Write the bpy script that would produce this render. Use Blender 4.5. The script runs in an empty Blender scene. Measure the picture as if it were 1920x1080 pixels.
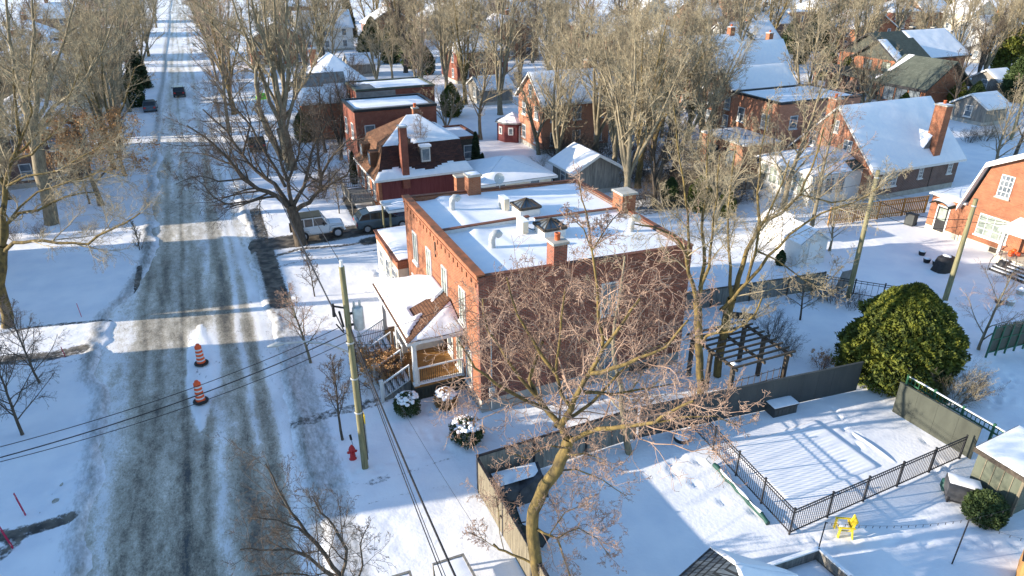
import bpy, math, random
import numpy as np
C=bpy.context.scene
R=math.radians
# ---------------- camera ----------------
F=1297.;PITCH=R(26.0);YAW=R(23.6);CH=20.5
hd=np.array([math.sin(YAW),math.cos(YAW),0]);rt=np.array([math.cos(YAW),-math.sin(YAW),0]);zz=np.array([0,0,1.])
fw=hd*math.cos(PITCH)-zz*math.sin(PITCH);up=hd*math.sin(PITCH)+zz*math.cos(PITCH)
cd=bpy.data.cameras.new('camera');cam=bpy.data.objects.new('camera',cd);C.collection.objects.link(cam);C.camera=cam
cam.location=(0,0,CH);cam.rotation_euler=(R(90)-PITCH,0,-YAW)
cd.sensor_width=36;cd.lens=F/1920*36;cd.clip_end=3000;cd.clip_start=.1
# ---------------- world, sun, exposure ----------------
SUN_EL=R(14.0);SUN_AZ=R(283.4)       # azimuth clockwise from +y
w=bpy.data.worlds.new('World');C.world=w;w.use_nodes=True
nt=w.node_tree;bg=nt.nodes['Background'];sk=nt.nodes.new('ShaderNodeTexSky');sk.sky_type='NISHITA';sk.sun_disc=False
sk.sun_elevation=SUN_EL;sk.sun_rotation=SUN_AZ;sk.air_density=1.1;sk.dust_density=.15;sk.ozone_density=3.0
nt.links.new(sk.outputs[0],bg.inputs[0]);bg.inputs[1].default_value=.15
sl=bpy.data.lights.new('sun','SUN');sl.energy=4.7;sl.angle=R(.5);sl.color=(1,.87,.71)
so=bpy.data.objects.new('sun',sl);C.collection.objects.link(so)
so.rotation_euler=(R(90)-SUN_EL,0,math.pi-SUN_AZ)
C.view_settings.view_transform='Standard';C.view_settings.look='None';C.view_settings.exposure=1.24;C.view_settings.gamma=1
C.cycles.max_bounces=5;C.cycles.diffuse_bounces=3;C.cycles.glossy_bounces=2;C.cycles.transparent_max_bounces=4
# ---------------- pixel -> world ----------------
def ray(u,v): return rt*((u-960)/F)-up*((v-540)/F)+fw
def at(u,v,z=0.):
    d=ray(u,v);return np.array([0,0,CH])+d*((z-CH)/d[2])
def onx(u,v,x):
    d=ray(u,v);return np.array([0,0,CH])+d*(x/d[0])
def ony(u,v,y):
    d=ray(u,v);return np.array([0,0,CH])+d*(y/d[1])
def tp(u,v,base,dd=0.):
    """point seen at (u,v) on the upright plane facing the viewer through base, dd metres further back"""
    d=ray(u,v);k=(base@hd+dd)/(d@hd);return np.array([0,0,CH])+d*k
def proj(p):
    q=np.array(p,float)-np.array([0,0,CH]);d=q@fw
    return 960+F*(q@rt)/d,540-F*(q@up)/d
# ---------------- noise ----------------
def _h(i,j,s):
    n=(i*374761393+j*668265263+s*974634777)&0xffffffff
    n=((n^(n>>13))*1274126177)&0xffffffff
    return ((n^(n>>16))&0xffff)/65535.
def vn(x,y,s=0):
    x=np.asarray(x,float);y=np.asarray(y,float);i=np.floor(x).astype(np.int64);j=np.floor(y).astype(np.int64);a=x-i;b=y-j
    a=a*a*(3-2*a);b=b*b*(3-2*b)
    return (_h(i,j,s)*(1-a)+_h(i+1,j,s)*a)*(1-b)+(_h(i,j+1,s)*(1-a)+_h(i+1,j+1,s)*a)*b
def fbm(x,y,s=0,o=3):
    t=0;am=.5
    for k in range(o): t=t+am*vn(x*2**k,y*2**k,s+k);am*=.5
    return t/(1-.5**o)
def sst(a,b,x):
    t=np.clip((x-a)/(b-a),0,1);return t*t*(3-2*t)
# ---------------- materials ----------------
def mat(name,col=(.5,.5,.5),rough=.7,metal=0.,spec=None):
    m=bpy.data.materials.new(name);m.use_nodes=True;b=m.node_tree.nodes['Principled BSDF']
    b.inputs['Base Color'].default_value=(*col,1);b.inputs['Roughness'].default_value=rough;b.inputs['Metallic'].default_value=metal
    if spec is not None: b.inputs['Specular IOR Level'].default_value=spec
    return m
def N(m,t,**k):
    n=m.node_tree.nodes.new(t)
    for a,v in k.items(): setattr(n,a,v)
    return n
def L(m,a,b): m.node_tree.links.new(a,b)
def noisy(name,c1,c2,scale=3,rough=.8,stretch=(1,1,1),c3=None,bump=0.,detail=6,pos=(.35,.65),metal=0.,spec=.3):
    """two or three colours mixed by fractal noise in object space"""
    m=mat(name,c1,rough,metal,spec);b=m.node_tree.nodes['Principled BSDF']
    tc=N(m,'ShaderNodeTexCoord');mp=N(m,'ShaderNodeMapping');mp.inputs['Scale'].default_value=stretch
    nz=N(m,'ShaderNodeTexNoise');nz.inputs['Scale'].default_value=scale;nz.inputs['Detail'].default_value=detail;nz.inputs['Roughness'].default_value=.65
    cr=N(m,'ShaderNodeValToRGB');e=cr.color_ramp.elements
    e[0].position=pos[0];e[0].color=(*c1,1);e[1].position=pos[1];e[1].color=(*c2,1)
    if c3: q=e.new(min(.98,pos[1]+.15));q.color=(*c3,1)
    L(m,tc.outputs['Object'],mp.inputs[0]);L(m,mp.outputs[0],nz.inputs['Vector']);L(m,nz.outputs['Fac'],cr.inputs[0]);L(m,cr.outputs[0],b.inputs['Base Color'])
    if bump:
        bp=N(m,'ShaderNodeBump');bp.inputs['Strength'].default_value=bump;bp.inputs['Distance'].default_value=.03
        L(m,nz.outputs['Fac'],bp.inputs['Height']);L(m,bp.outputs[0],b.inputs['Normal'])
    return m
def brick(name,c1,c2,mortar,bw=.22,bh=.075,ms=.012,dirt=(.6,1.0),bump=.3,rough=.85):
    m=mat(name,c1,rough,0,.2);b=m.node_tree.nodes['Principled BSDF']
    tc=N(m,'ShaderNodeTexCoord');sp=N(m,'ShaderNodeSeparateXYZ');ad=N(m,'ShaderNodeMath');ad.operation='ADD';cb=N(m,'ShaderNodeCombineXYZ')
    L(m,tc.outputs['Object'],sp.inputs[0]);L(m,sp.outputs[0],ad.inputs[0]);L(m,sp.outputs[1],ad.inputs[1]);L(m,ad.outputs[0],cb.inputs[0]);L(m,sp.outputs[2],cb.inputs[1])
    bt=N(m,'ShaderNodeTexBrick');bt.inputs['Color1'].default_value=(*c1,1);bt.inputs['Color2'].default_value=(*c2,1);bt.inputs['Mortar'].default_value=(*mortar,1)
    bt.inputs['Scale'].default_value=1;bt.inputs['Brick Width'].default_value=bw;bt.inputs['Row Height'].default_value=bh;bt.inputs['Mortar Size'].default_value=ms
    L(m,cb.outputs[0],bt.inputs['Vector'])
    nz=N(m,'ShaderNodeTexNoise');nz.inputs['Scale'].default_value=1.3;nz.inputs['Detail'].default_value=8;nz.inputs['Roughness'].default_value=.7
    L(m,tc.outputs['Object'],nz.inputs['Vector'])
    mr=N(m,'ShaderNodeMapRange');mr.inputs['From Min'].default_value=.3;mr.inputs['From Max'].default_value=.7;mr.inputs['To Min'].default_value=dirt[0];mr.inputs['To Max'].default_value=dirt[1]
    L(m,nz.outputs['Fac'],mr.inputs[0])
    mx=N(m,'ShaderNodeMix');mx.data_type='RGBA';mx.blend_type='MULTIPLY';mx.inputs[0].default_value=1
    L(m,bt.outputs['Color'],mx.inputs[6]);L(m,mr.outputs[0],mx.inputs[7]);L(m,mx.outputs[2],b.inputs['Base Color'])
    bp=N(m,'ShaderNodeBump');bp.inputs['Strength'].default_value=bump;bp.inputs['Distance'].default_value=.01
    L(m,bt.outputs['Fac'],bp.inputs['Height']);bp.invert=True;L(m,bp.outputs[0],b.inputs['Normal'])
    return m
M={}
M['snow']=noisy('snow',(.80,.82,.86),(.88,.88,.89),2.2,.55,bump=.25,spec=.3)
M['brick']=brick('orange_brick',(.31,.085,.036),(.43,.145,.062),(.34,.22,.15))
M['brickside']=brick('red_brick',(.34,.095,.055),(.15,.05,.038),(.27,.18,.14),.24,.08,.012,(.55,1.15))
M['brickred']=brick('dark_red_brick',(.24,.05,.032),(.30,.075,.045),(.24,.16,.12))
M['brickpale']=brick('pale_orange_brick',(.43,.155,.08),(.50,.20,.11),(.44,.28,.2),dirt=(.75,1.))
M['brickbrown']=brick('brown_brick',(.20,.09,.06),(.13,.07,.055),(.26,.22,.2),.3,.1,.02)
M['stucco']=noisy('cream_stucco',(.55,.49,.38),(.68,.62,.5),2,.9)
M['concrete']=noisy('concrete',(.30,.29,.26),(.46,.44,.39),1.5,.9,bump=.2)
M['white']=noisy('white_paint',(.60,.60,.58),(.70,.70,.68),4,.5)
M['glass']=noisy('window_glass',(.05,.07,.09),(.22,.25,.27),.9,.12,spec=.6)
M['curtain']=noisy('curtained_glass',(.10,.13,.12),(.36,.40,.34),1.2,.2,spec=.6)
M['shingle']=brick('brown_shingles',(.15,.075,.045),(.22,.115,.065),(.06,.035,.025),.3,.042,.005,(.6,1.15),.5)
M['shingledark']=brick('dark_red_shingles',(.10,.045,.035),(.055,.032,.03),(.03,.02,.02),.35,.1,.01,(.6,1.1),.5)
M['shinglegreen']=brick('grey_green_shingles',(.12,.135,.11),(.09,.105,.085),(.05,.055,.045),.3,.12,.01,(.7,1.1),.5)
M['shingleblue']=brick('slate_shingles',(.12,.15,.18),(.055,.07,.085),(.02,.025,.03),.28,.13,.02,(.8,1.1),.6)
M['greyroof']=noisy('grey_roofing',(.17,.17,.165),(.27,.27,.26),2,.8)
M['coping']=noisy('coping_tile',(.12,.045,.03),(.22,.09,.05),3,.7)
M['rustcoping']=noisy('weathered_coping',(.10,.055,.03),(.36,.12,.05),1.2,.7,c3=(.5,.42,.3))
M['metal']=noisy('galvanised_metal',(.42,.43,.42),(.55,.56,.55),5,.45,metal=.3)
M['black']=noisy('black_metal',(.012,.012,.014),(.03,.03,.033),6,.5)
M['green']=noisy('green_paint',(.02,.09,.05),(.04,.14,.08),6,.5)
M['darkpanel']=noisy('charcoal_panel',(.042,.048,.05),(.065,.07,.068),1.2,.6,stretch=(1,1,.2))
M['shedgreen']=noisy('pale_green_panel',(.10,.115,.085),(.15,.16,.12),1.2,.6,stretch=(1,1,.3))
M['olivepanel']=noisy('olive_panel',(.045,.05,.04),(.07,.078,.062),1.2,.6,stretch=(1,1,.3))
M['greywood']=noisy('grey_boards',(.13,.125,.115),(.30,.28,.245),3,.9,stretch=(3,3,.25))
M['paleboard']=noisy('weathered_pale_boards',(.12,.105,.075),(.24,.21,.15),3,.9,stretch=(3,3,.25))
M['cedar']=noisy('cedar_boards',(.34,.17,.055),(.5,.28,.10),3,.8,stretch=(3,3,.25))
M['deck']=noisy('varnished_deck',(.28,.14,.045),(.42,.23,.08),2,.5,stretch=(1,8,1))
M['polewood']=noisy('pole_wood',(.14,.125,.07),(.28,.26,.145),4,.9,stretch=(3,3,.3),bump=.4)
M['darkwood']=noisy('dark_wood',(.05,.04,.032),(.11,.09,.07),4,.9,stretch=(2,2,2))
M['orange']=mat('orange_plastic',(.85,.10,.015),.45)
M['rubber']=mat('black_rubber',(.02,.02,.02),.8)
M['reflect']=mat('reflective_white',(.75,.75,.73),.35)
M['redpaint']=noisy('red_paint',(.42,.02,.025),(.55,.04,.04),6,.45)
M['crimson']=mat('crimson_stake',(.42,.01,.06),.5)
M['redwood']=noisy('red_boards',(.11,.028,.03),(.17,.05,.05),3,.8,stretch=(4,4,.2))
M['yellow']=noisy('yellow_plastic',(.75,.52,.02),(.82,.62,.05),6,.5)
M['terracotta']=mat('terracotta',(.50,.12,.04),.7)
M['shrubgreen']=noisy('evergreen_leaf',(.03,.055,.018),(.07,.10,.03),4,.7)
M['cedarleaf']=noisy('golden_cedar_leaf',(.02,.038,.012),(.12,.14,.02),1.9,.7,c3=(.23,.225,.03),detail=9,pos=(.36,.56))
M['darkleaf']=noisy('dark_needles',(.02,.035,.018),(.06,.08,.03),3,.7)
M['brownleaf']=noisy('dead_oak_leaves',(.26,.13,.05),(.52,.30,.13),3,.8)
M['bark']=noisy('bark',(.12,.10,.07),(.30,.255,.17),4,.95,stretch=(3,3,.5),bump=1.,detail=10)
M['barkmoss']=noisy('mossy_bark',(.055,.045,.028),(.23,.165,.055),2.4,.95,stretch=(2,2,.9),c3=(.25,.21,.15),bump=1.,detail=10)
M['barkdark']=noisy('dark_bark',(.055,.045,.035),(.13,.105,.08),5,.95,stretch=(2,2,.5),bump=.4)
M['twig']=noisy('twig',(.17,.14,.095),(.43,.365,.245),.9,.9,pos=(.4,.6))
M['twigpink']=noisy('pinkish_twig',(.21,.135,.10),(.46,.32,.24),1.3,.9,pos=(.4,.6))
M['twigdark']=noisy('dark_twig',(.07,.055,.042),(.14,.11,.085),2,.9)
M['tarp']=noisy('grey_tarpaulin',(.04,.042,.047),(.08,.082,.09),3,.6)
M['bluetarp']=mat('blue_plastic',(.05,.25,.4),.5)
M['hose']=mat('green_canvas',(.008,.06,.05),.6)
M['carwhite']=mat('white_car_paint',(.62,.64,.66),.25)
M['carblue']=mat('steel_blue_car_paint',(.10,.14,.17),.22,.4)
M['carblack']=mat('black_car_paint',(.02,.025,.03),.25)
M['carglass']=mat('car_glass',(.015,.02,.025),.08,0,.7)
M['taillight']=mat('tail_light',(.5,.02,.02),.3)
M['headlight']=mat('head_light',(.7,.7,.7),.2)
M['chrome']=mat('alloy',(.45,.46,.48),.3,.8)
M['lime']=mat('lime_tarp',(.2,.6,.05),.6)
# ---------------- mesh helpers ----------------
def link(name,me,parent=None):
    o=bpy.data.objects.new(name,me);C.collection.objects.link(o)
    if parent is not None: o.parent=parent
    return o
def tag(o,label=None,cat=None,group=None,kind=None):
    if label: o['label']=label
    if cat: o['category']=cat
    if group: o['group']=group
    if kind: o['kind']=kind
    return o
def thing(name,label,cat,loc=(0,0,0),group=None,rz=0.):
    o=link(name,None);o.location=tuple(float(a) for a in loc);o.rotation_euler=(0,0,rz);return tag(o,label,cat,group)
def arrmesh(name,V,Fq,material,smooth=False,attrs=None):
    """V (n,3) array, Fq (m,k) array"""
    me=bpy.data.meshes.new(name);V=np.asarray(V,np.float32);Fq=np.asarray(Fq,np.int32);m,k=Fq.shape
    me.vertices.add(len(V));me.vertices.foreach_set('co',V.ravel());me.loops.add(m*k);me.loops.foreach_set('vertex_index',Fq.ravel())
    me.polygons.add(m);me.polygons.foreach_set('loop_start',np.arange(0,m*k,k,dtype=np.int32));me.polygons.foreach_set('loop_total',np.full(m,k,np.int32))
    if smooth: me.polygons.foreach_set('use_smooth',np.ones(m,bool))
    for a,v in (attrs or {}).items():
        at_=me.attributes.new(a,'FLOAT','POINT');at_.data.foreach_set('value',np.asarray(v,np.float32).ravel())
    me.materials.append(material);me.update(calc_edges=True);me.validate();return me
class MB:
    def __init__(s): s.v=[];s.f=[];s.sm=[]
    def add(s,V,Fc,sm=False):
        b=len(s.v);s.v+= [tuple(map(float,p)) for p in V];s.f+=[tuple(b+i for i in f) for f in Fc];s.sm+=[sm]*len(Fc);return s
    def box(s,x0,y0,z0,x1,y1,z1):
        return s.add([(x0,y0,z0),(x1,y0,z0),(x1,y1,z0),(x0,y1,z0),(x0,y0,z1),(x1,y0,z1),(x1,y1,z1),(x0,y1,z1)],
            [(0,3,2,1),(4,5,6,7),(0,1,5,4),(1,2,6,5),(2,3,7,6),(3,0,4,7)])
    def obox(s,c,ax,hl,hw,z0,z1):
        """box centred c=(x,y), long axis angle ax, half length, half width"""
        ca,sa=math.cos(ax),math.sin(ax);P=[]
        for z in (z0,z1):
            for a,b in ((-hl,-hw),(hl,-hw),(hl,hw),(-hl,hw)): P.append((c[0]+a*ca-b*sa,c[1]+a*sa+b*ca,z))
        return s.add(P,[(0,3,2,1),(4,5,6,7),(0,1,5,4),(1,2,6,5),(2,3,7,6),(3,0,4,7)])
    def poly(s,P,t=(0,0,-.1)):
        """slab: polygon P with thickness vector t"""
        n=len(P);t=np.array(t,float);V=[np.array(p,float) for p in P]+[np.array(p,float)+t for p in P]
        return s.add(V,[tuple(range(n)),tuple(range(2*n-1,n-1,-1))]+[(i,i+n,(i+1)%n+n,(i+1)%n) for i in range(n)])
    def bar(s,a,b,w=.05,h=None):
        """rectangular bar from a to b"""
        h=h or w;a=np.array(a,float);b=np.array(b,float);d=b-a;d/=np.linalg.norm(d)+1e-9
        u=np.cross(d,(0,0,1));
        if np.linalg.norm(u)<1e-3:u=np.array([1.,0,0])
        u/=np.linalg.norm(u);q=np.cross(u,d);P=[]
        for c in (a,b):
            for i,j in ((-1,-1),(1,-1),(1,1),(-1,1)): P.append(c+u*i*w/2+q*j*h/2)
        return s.add(P,[(0,3,2,1),(4,5,6,7),(0,1,5,4),(1,2,6,5),(2,3,7,6),(3,0,4,7)])
    def tube(s,pts,rad,k=8,cap=True):
        pts=[np.array(p,float) for p in pts];n=len(pts);rad=[rad]*n if np.isscalar(rad) else rad;V=[];u=None
        for i,p in enumerate(pts):
            d=pts[min(i+1,n-1)]-pts[max(i-1,0)];d/=np.linalg.norm(d)+1e-9
            if u is None:
                u=np.cross(d,(0,0,1))
                if np.linalg.norm(u)<1e-2:u=np.array([1.,0,0])
            u=u-d*(u@d);u/=np.linalg.norm(u)+1e-9;q=np.cross(d,u)
            for j in range(k):
                a=2*math.pi*j/k;V.append(p+(u*math.cos(a)+q*math.sin(a))*rad[i])
        Fc=[(i*k+j,i*k+(j+1)%k,(i+1)*k+(j+1)%k,(i+1)*k+j) for i in range(n-1) for j in range(k)]
        s.add(V,Fc,True)
        if cap: s.add(V[:k],[tuple(range(k))]);s.add(V[-k:],[tuple(range(k-1,-1,-1))])
        return s
    def cyl(s,x,y,z0,z1,r,r2=None,k=14): return s.tube([(x,y,z0),(x,y,z1)],[r,r if r2 is None else r2],k)
    def lathe(s,x,y,prof,k=16): 
        V=[];n=len(prof)
        for r,z in prof:
            for j in range(k): a=2*math.pi*j/k;V.append((x+r*math.cos(a),y+r*math.sin(a),z))
        s.add(V,[(i*k+j,i*k+(j+1)%k,(i+1)*k+(j+1)%k,(i+1)*k+j) for i in range(n-1) for j in range(k)],True);return s
    def mesh(s,name,m):
        me=bpy.data.meshes.new(name);me.from_pydata(s.v,[],s.f);me.materials.append(m)
        me.polygons.foreach_set('use_smooth',s.sm);me.update();return me
    def build(s,name,m,parent=None):
        o=link(name,s.mesh(name,m),parent)
        return o
def copytree(o,parent=None):
    c=o.copy();C.collection.objects.link(c)
    if parent is not None: c.parent=parent
    for ch in list(o.children): copytree(ch,c)
    return c
def snowpatch(mb,P,thick=.12,res=.3,mask=None,edge=.25,seed=1,lift=.01):
    """uneven snow blanket on the quad P (4 corners, in order); mask(s,t) <=0 leaves bare"""
    P=[np.array(p,float) for p in P];la=np.linalg.norm(P[1]-P[0]);lb=np.linalg.norm(P[3]-P[0])
    na=max(3,int(la/res));nb=max(3,int(lb/res));S,T=np.meshgrid(np.linspace(0,1,na+1),np.linspace(0,1,nb+1),indexing='ij')
    Q=(P[0]*((1-S)*(1-T))[...,None]+P[1]*(S*(1-T))[...,None]+P[2]*(S*T)[...,None]+P[3]*((1-S)*T)[...,None])
    X=Q[...,0]+Q[...,2]*.3;Y=Q[...,1]+Q[...,2]*.3
    de=np.minimum(np.minimum(S,1-S)*la,np.minimum(T,1-T)*lb)
    t=thick*(.75+.6*(fbm(X*.8,Y*.8,seed)-.4))
    t=t*np.clip(.35+de/edge,0,1)
    if mask is not None:
        mk=mask(S,T)+(fbm(X*2.2,Y*2.2,seed+5)-.5)*.22;t=np.where(mk>0,np.minimum(t,.02+mk*1.2*thick/.12),-1)
    n=np.cross(P[1]-P[0],P[3]-P[0]);n/=np.linalg.norm(n)
    if n[2]<0:n=-n
    V=Q+n*(lift+np.maximum(t,0))[...,None];idx=np.arange((na+1)*(nb+1)).reshape(na+1,nb+1)
    keep=(t[:-1,:-1]>0)|(t[1:,:-1]>0)|(t[1:,1:]>0)|(t[:-1,1:]>0)
    Fc=np.stack([idx[:-1,:-1],idx[1:,:-1],idx[1:,1:],idx[:-1,1:]],-1)[keep]
    # skirts
    b=len(mb.v);mb.v+=[tuple(p) for p in V.reshape(-1,3)];mb.f+=[tuple(int(b+i) for i in f) for f in Fc];mb.sm+=[True]*len(Fc)
    if mask is None:
        per=[(i,0) for i in range(na+1)]+[(na,j) for j in range(1,nb+1)]+[(i,nb) for i in range(na-1,-1,-1)]+[(0,j) for j in range(nb-1,0,-1)]
        top=[V[i,j] for i,j in per];bot=[Q[i,j] for i,j in per];k=len(per)
        mb.add(top+bot,[(i,(i+1)%k,(i+1)%k+k,i+k) for i in range(k)],True)
    return mb
from mathutils import Matrix
def pw(root):
    """parent helper for things modelled in world coordinates"""
    T=Matrix.Translation(-root.location)
    def f(name,mb,m,sub=None):
        o=mb.build(name,M[m] if isinstance(m,str) else m)
        if sub is not None and sub is not root: o.parent=sub
        else: o.parent=root;o.matrix_parent_inverse=T
        return o
    return f
# ================= GROUND =================
def graded(a,b,lo,hi,step,far):
    """grid lines: fine between a and b, growing outside"""
    xs=list(np.arange(a,b+1e-6,step));s=step
    while xs[-1]<hi: s=min(s*1.18,far);xs.append(xs[-1]+s)
    s=step
    while xs[0]>lo: s=min(s*1.18,far);xs.insert(0,xs[0]-s)
    return np.array(xs)
def polydist(X,Y,pts):
    d=np.full(X.shape,1e9)
    for (a,b) in zip(pts[:-1],pts[1:]):
        a=np.array(a[:2]);b=np.array(b[:2]);e=b-a;l=e@e+1e-9
        t=np.clip(((X-a[0])*e[0]+(Y-a[1])*e[1])/l,0,1);d=np.minimum(d,np.hypot(X-a[0]-t*e[0],Y-a[1]-t*e[1]))
    return d
def px(*p): return [at(*q)[:2] for q in p]
# bare / dirty strokes: (points in world, half width, strength)
ST=[]
def stroke(pts,wd,s): ST.append((pts,wd,s))
stroke(px((497,505),(560,490),(640,478),(745,462)),.22,.62);stroke(px((505,483),(560,466),(640,460),(740,445)),.3,.8);stroke(px((690,452),(745,440)),.9,1.)
stroke([(1.2,53.3),(5,53.2),(9,53.4),(15,53.3)],1.5,1.25)                 # driveway under the cars
stroke([(10.2,55.5),(10.4,62.0)],.5,1.0);stroke([(2.2,42.3),(2.2,53.4)],.75,1.15);stroke([(2.3,54.0),(2.4,62.0)],.6,.85)
stroke(px((600,910),(700,905),(860,852)),.14,.55);stroke(px((630,960),(740,930),(860,905)),.14,.5);stroke(px((700,905),(720,897)),.3,.6)
stroke([(1.2,29.0),(3.0,29.2),(5.6,29.3)],.5,.68);
# driveway on the left of the road
stroke(px((0,625),(60,612),(200,600),(260,590)),.25,.75);stroke(px((0,675),(90,668),(150,655)),.7,.85);stroke(px((60,640),(120,648),(230,628)),.3,.5);stroke(px((30,700),(110,680),(200,665)),.28,.55)
stroke(px((230,590),(255,560),(262,500)),.25,.9);stroke(px((0,1005),(45,995),(130,970)),.42,.95);stroke(px((0,1040),(30,1010)),.4,.8)
stroke(px((0,1000),(60,990)),.3,.8)
for yy in (80.,97.,113.): stroke([(-16,yy),(-6,yy-.5)],.6,.6)
for yy in (92.,110.): stroke([(1,yy),(8,yy+.5)],.6,.6)
# snow-free bed along the back hedge, garden beds
stroke(px((1180,400),(1260,385),(1340,375)),1.2,.7)
FP=[]   # footprints
def foot(pts,step=.7,side=.13,n0=0,sc=1.,jit=.12,seed=1):
    rg=random.Random(seed)
    for a,b in zip(pts[:-1],pts[1:]):
        a=np.array(a[:2]);b=np.array(b[:2]);l=np.linalg.norm(b-a);d=(b-a)/(l+1e-9);n=np.array([-d[1],d[0]])
        for i in range(int(l/step)):
            p=a+d*(i+.5)*step+n*(side if i%2 else -side)+np.array([rg.uniform(-jit,jit),rg.uniform(-jit,jit)]);FP.append((p[0],p[1],math.atan2(d[1],d[0]),sc))
foot(px((1425,978),(1370,948),(1312,922),(1275,900),(1245,885),(1255,865)),.75,.16,seed=2)
foot(px((1255,865),(1300,858),(1325,866)),.4,.15,seed=3)
foot(px((1510,1003),(1590,1012),(1660,1008),(1720,1010),(1755,1005)),.55,.14,seed=4);foot(px((1660,1018),(1720,1022),(1790,1020),(1870,1020)),.5,.16,seed=5)
foot(px((1490,1012),(1560,1018),(1600,1055)),.6,.14,seed=6);foot(px((1750,870),(1752,850),(1738,835),(1712,816),(1690,800)),.7,.14,seed=7)
foot(px((1760,900),(1775,880),(1765,862)),.4,.16,seed=8);foot(px((1790,1018),(1850,1005),(1910,1030)),.5,.15,seed=9)
foot(px((175,730),(158,780),(155,850),(150,930)),.5,.12,seed=10);foot(px((150,870),(110,915),(75,965)),.5,.1,seed=11);foot(px((105,930),(140,955)),.4,.1,seed=12)
foot(px((610,800),(625,850),(640,905),(600,960)),.5,.14,seed=13);foot(px((640,905),(700,880),(800,850),(870,840),(940,830)),.5,.12,seed=14)
foot(px((780,740),(800,785),(850,800),(910,790)),.5,.14,seed=15);foot(px((770,800),(835,830),(880,835)),.5,.14,seed=16)
foot(px((700,520),(720,500),(715,470),(720,450)),.45,.15,seed=17);foot(px((590,660),(640,650),(700,640)),.5,.15,seed=18)
foot(px((600,640),(640,655),(690,665)),.45,.16,seed=19);foot(px((740,545),(700,500)),.5,.14,seed=20)
foot(px((1905,700),(1850,760),(1915,745)),.5,.14,seed=21);foot(px((1560,760),(1620,850)),.7,.14,seed=22)
RX0,RX1=-6.9,1.15   # road edges
def bareness(X,Y):
    b=np.zeros(X.shape)
    for pts,wd,s in ST:
        d=polydist(X,Y,pts);b=np.maximum(b,s*(1-sst(wd*.5,wd*1.35,d)))
    return b
def gz(X,Y):
    X=np.asarray(X,float);Y=np.asarray(Y,float)
    und=.13*(fbm(X*.28,Y*.28,3)-.5)+.055*(fbm(X*1.3,Y*1.1,9)-.5)+.02*(vn(X*3.7,Y*3.7,5)-.5)
    # pool yard is a smooth flat terrace
    yard=sst(7.5,8.2,X)*(1-sst(28.,28.6,X))*(1-sst(20.8,21.3,Y))
    und=und*(1-.75*yard)
    # plough banks along the kerbs
    wob=.35*(vn(Y*.35,0*Y,31)-.5);wob2=.3*(vn(Y*.3,0*Y,32)-.5)
    e0=RX0-1.1*sst(35,38,Y)*(1-sst(43,48,Y))+1.25*sst(45,52,Y)+wob;e1=RX1+wob2
    bank=.10*np.exp(-((X-e0+.55)/.4)**2)+.08*np.exp(-((X-e1-.4)/.3)**2);bank*=(.1+2.2*fbm(X*1.6,Y*1.3,41)**1.5)*(1-sst(60,95,Y))
    
    z=und+bank
    ins=sst(-.45,.45,X-e0+1.5*(fbm(X*1.3,Y*.55,51,4)-.5))*(1-sst(-.45,.45,X-e1+1.3*(fbm(X*1.5,Y*.6,52,4)-.5)))
    z=z*(1-ins)-.22*ins
    b=bareness(X,Y);edge=np.exp(-((X-e0+.5)/.55)**2)+np.exp(-((X-e1-.45)/.5)**2)
    sl_=np.clip(edge*(.35+.9*fbm(X*.9,Y*.3,57)),0,1)
    for pts,wd,st_ in (([(1.7,8),(2.0,26),(2.1,33),(2.2,42)],.75,.75),([(2.3,54),(2.6,90)],.7,.6)): sl_=np.maximum(sl_,st_*(1-sst(wd*.5,wd*1.5,polydist(X,Y,pts))))
    b=b+0*sl_;gz.slush=sl_
    z=z-.05*np.clip(b,0,1)*(1-ins)
    return z,b,ins
MS=M['snowground']=mat('snow_ground',(.84,.85,.87),.6,0,.25)
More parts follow.
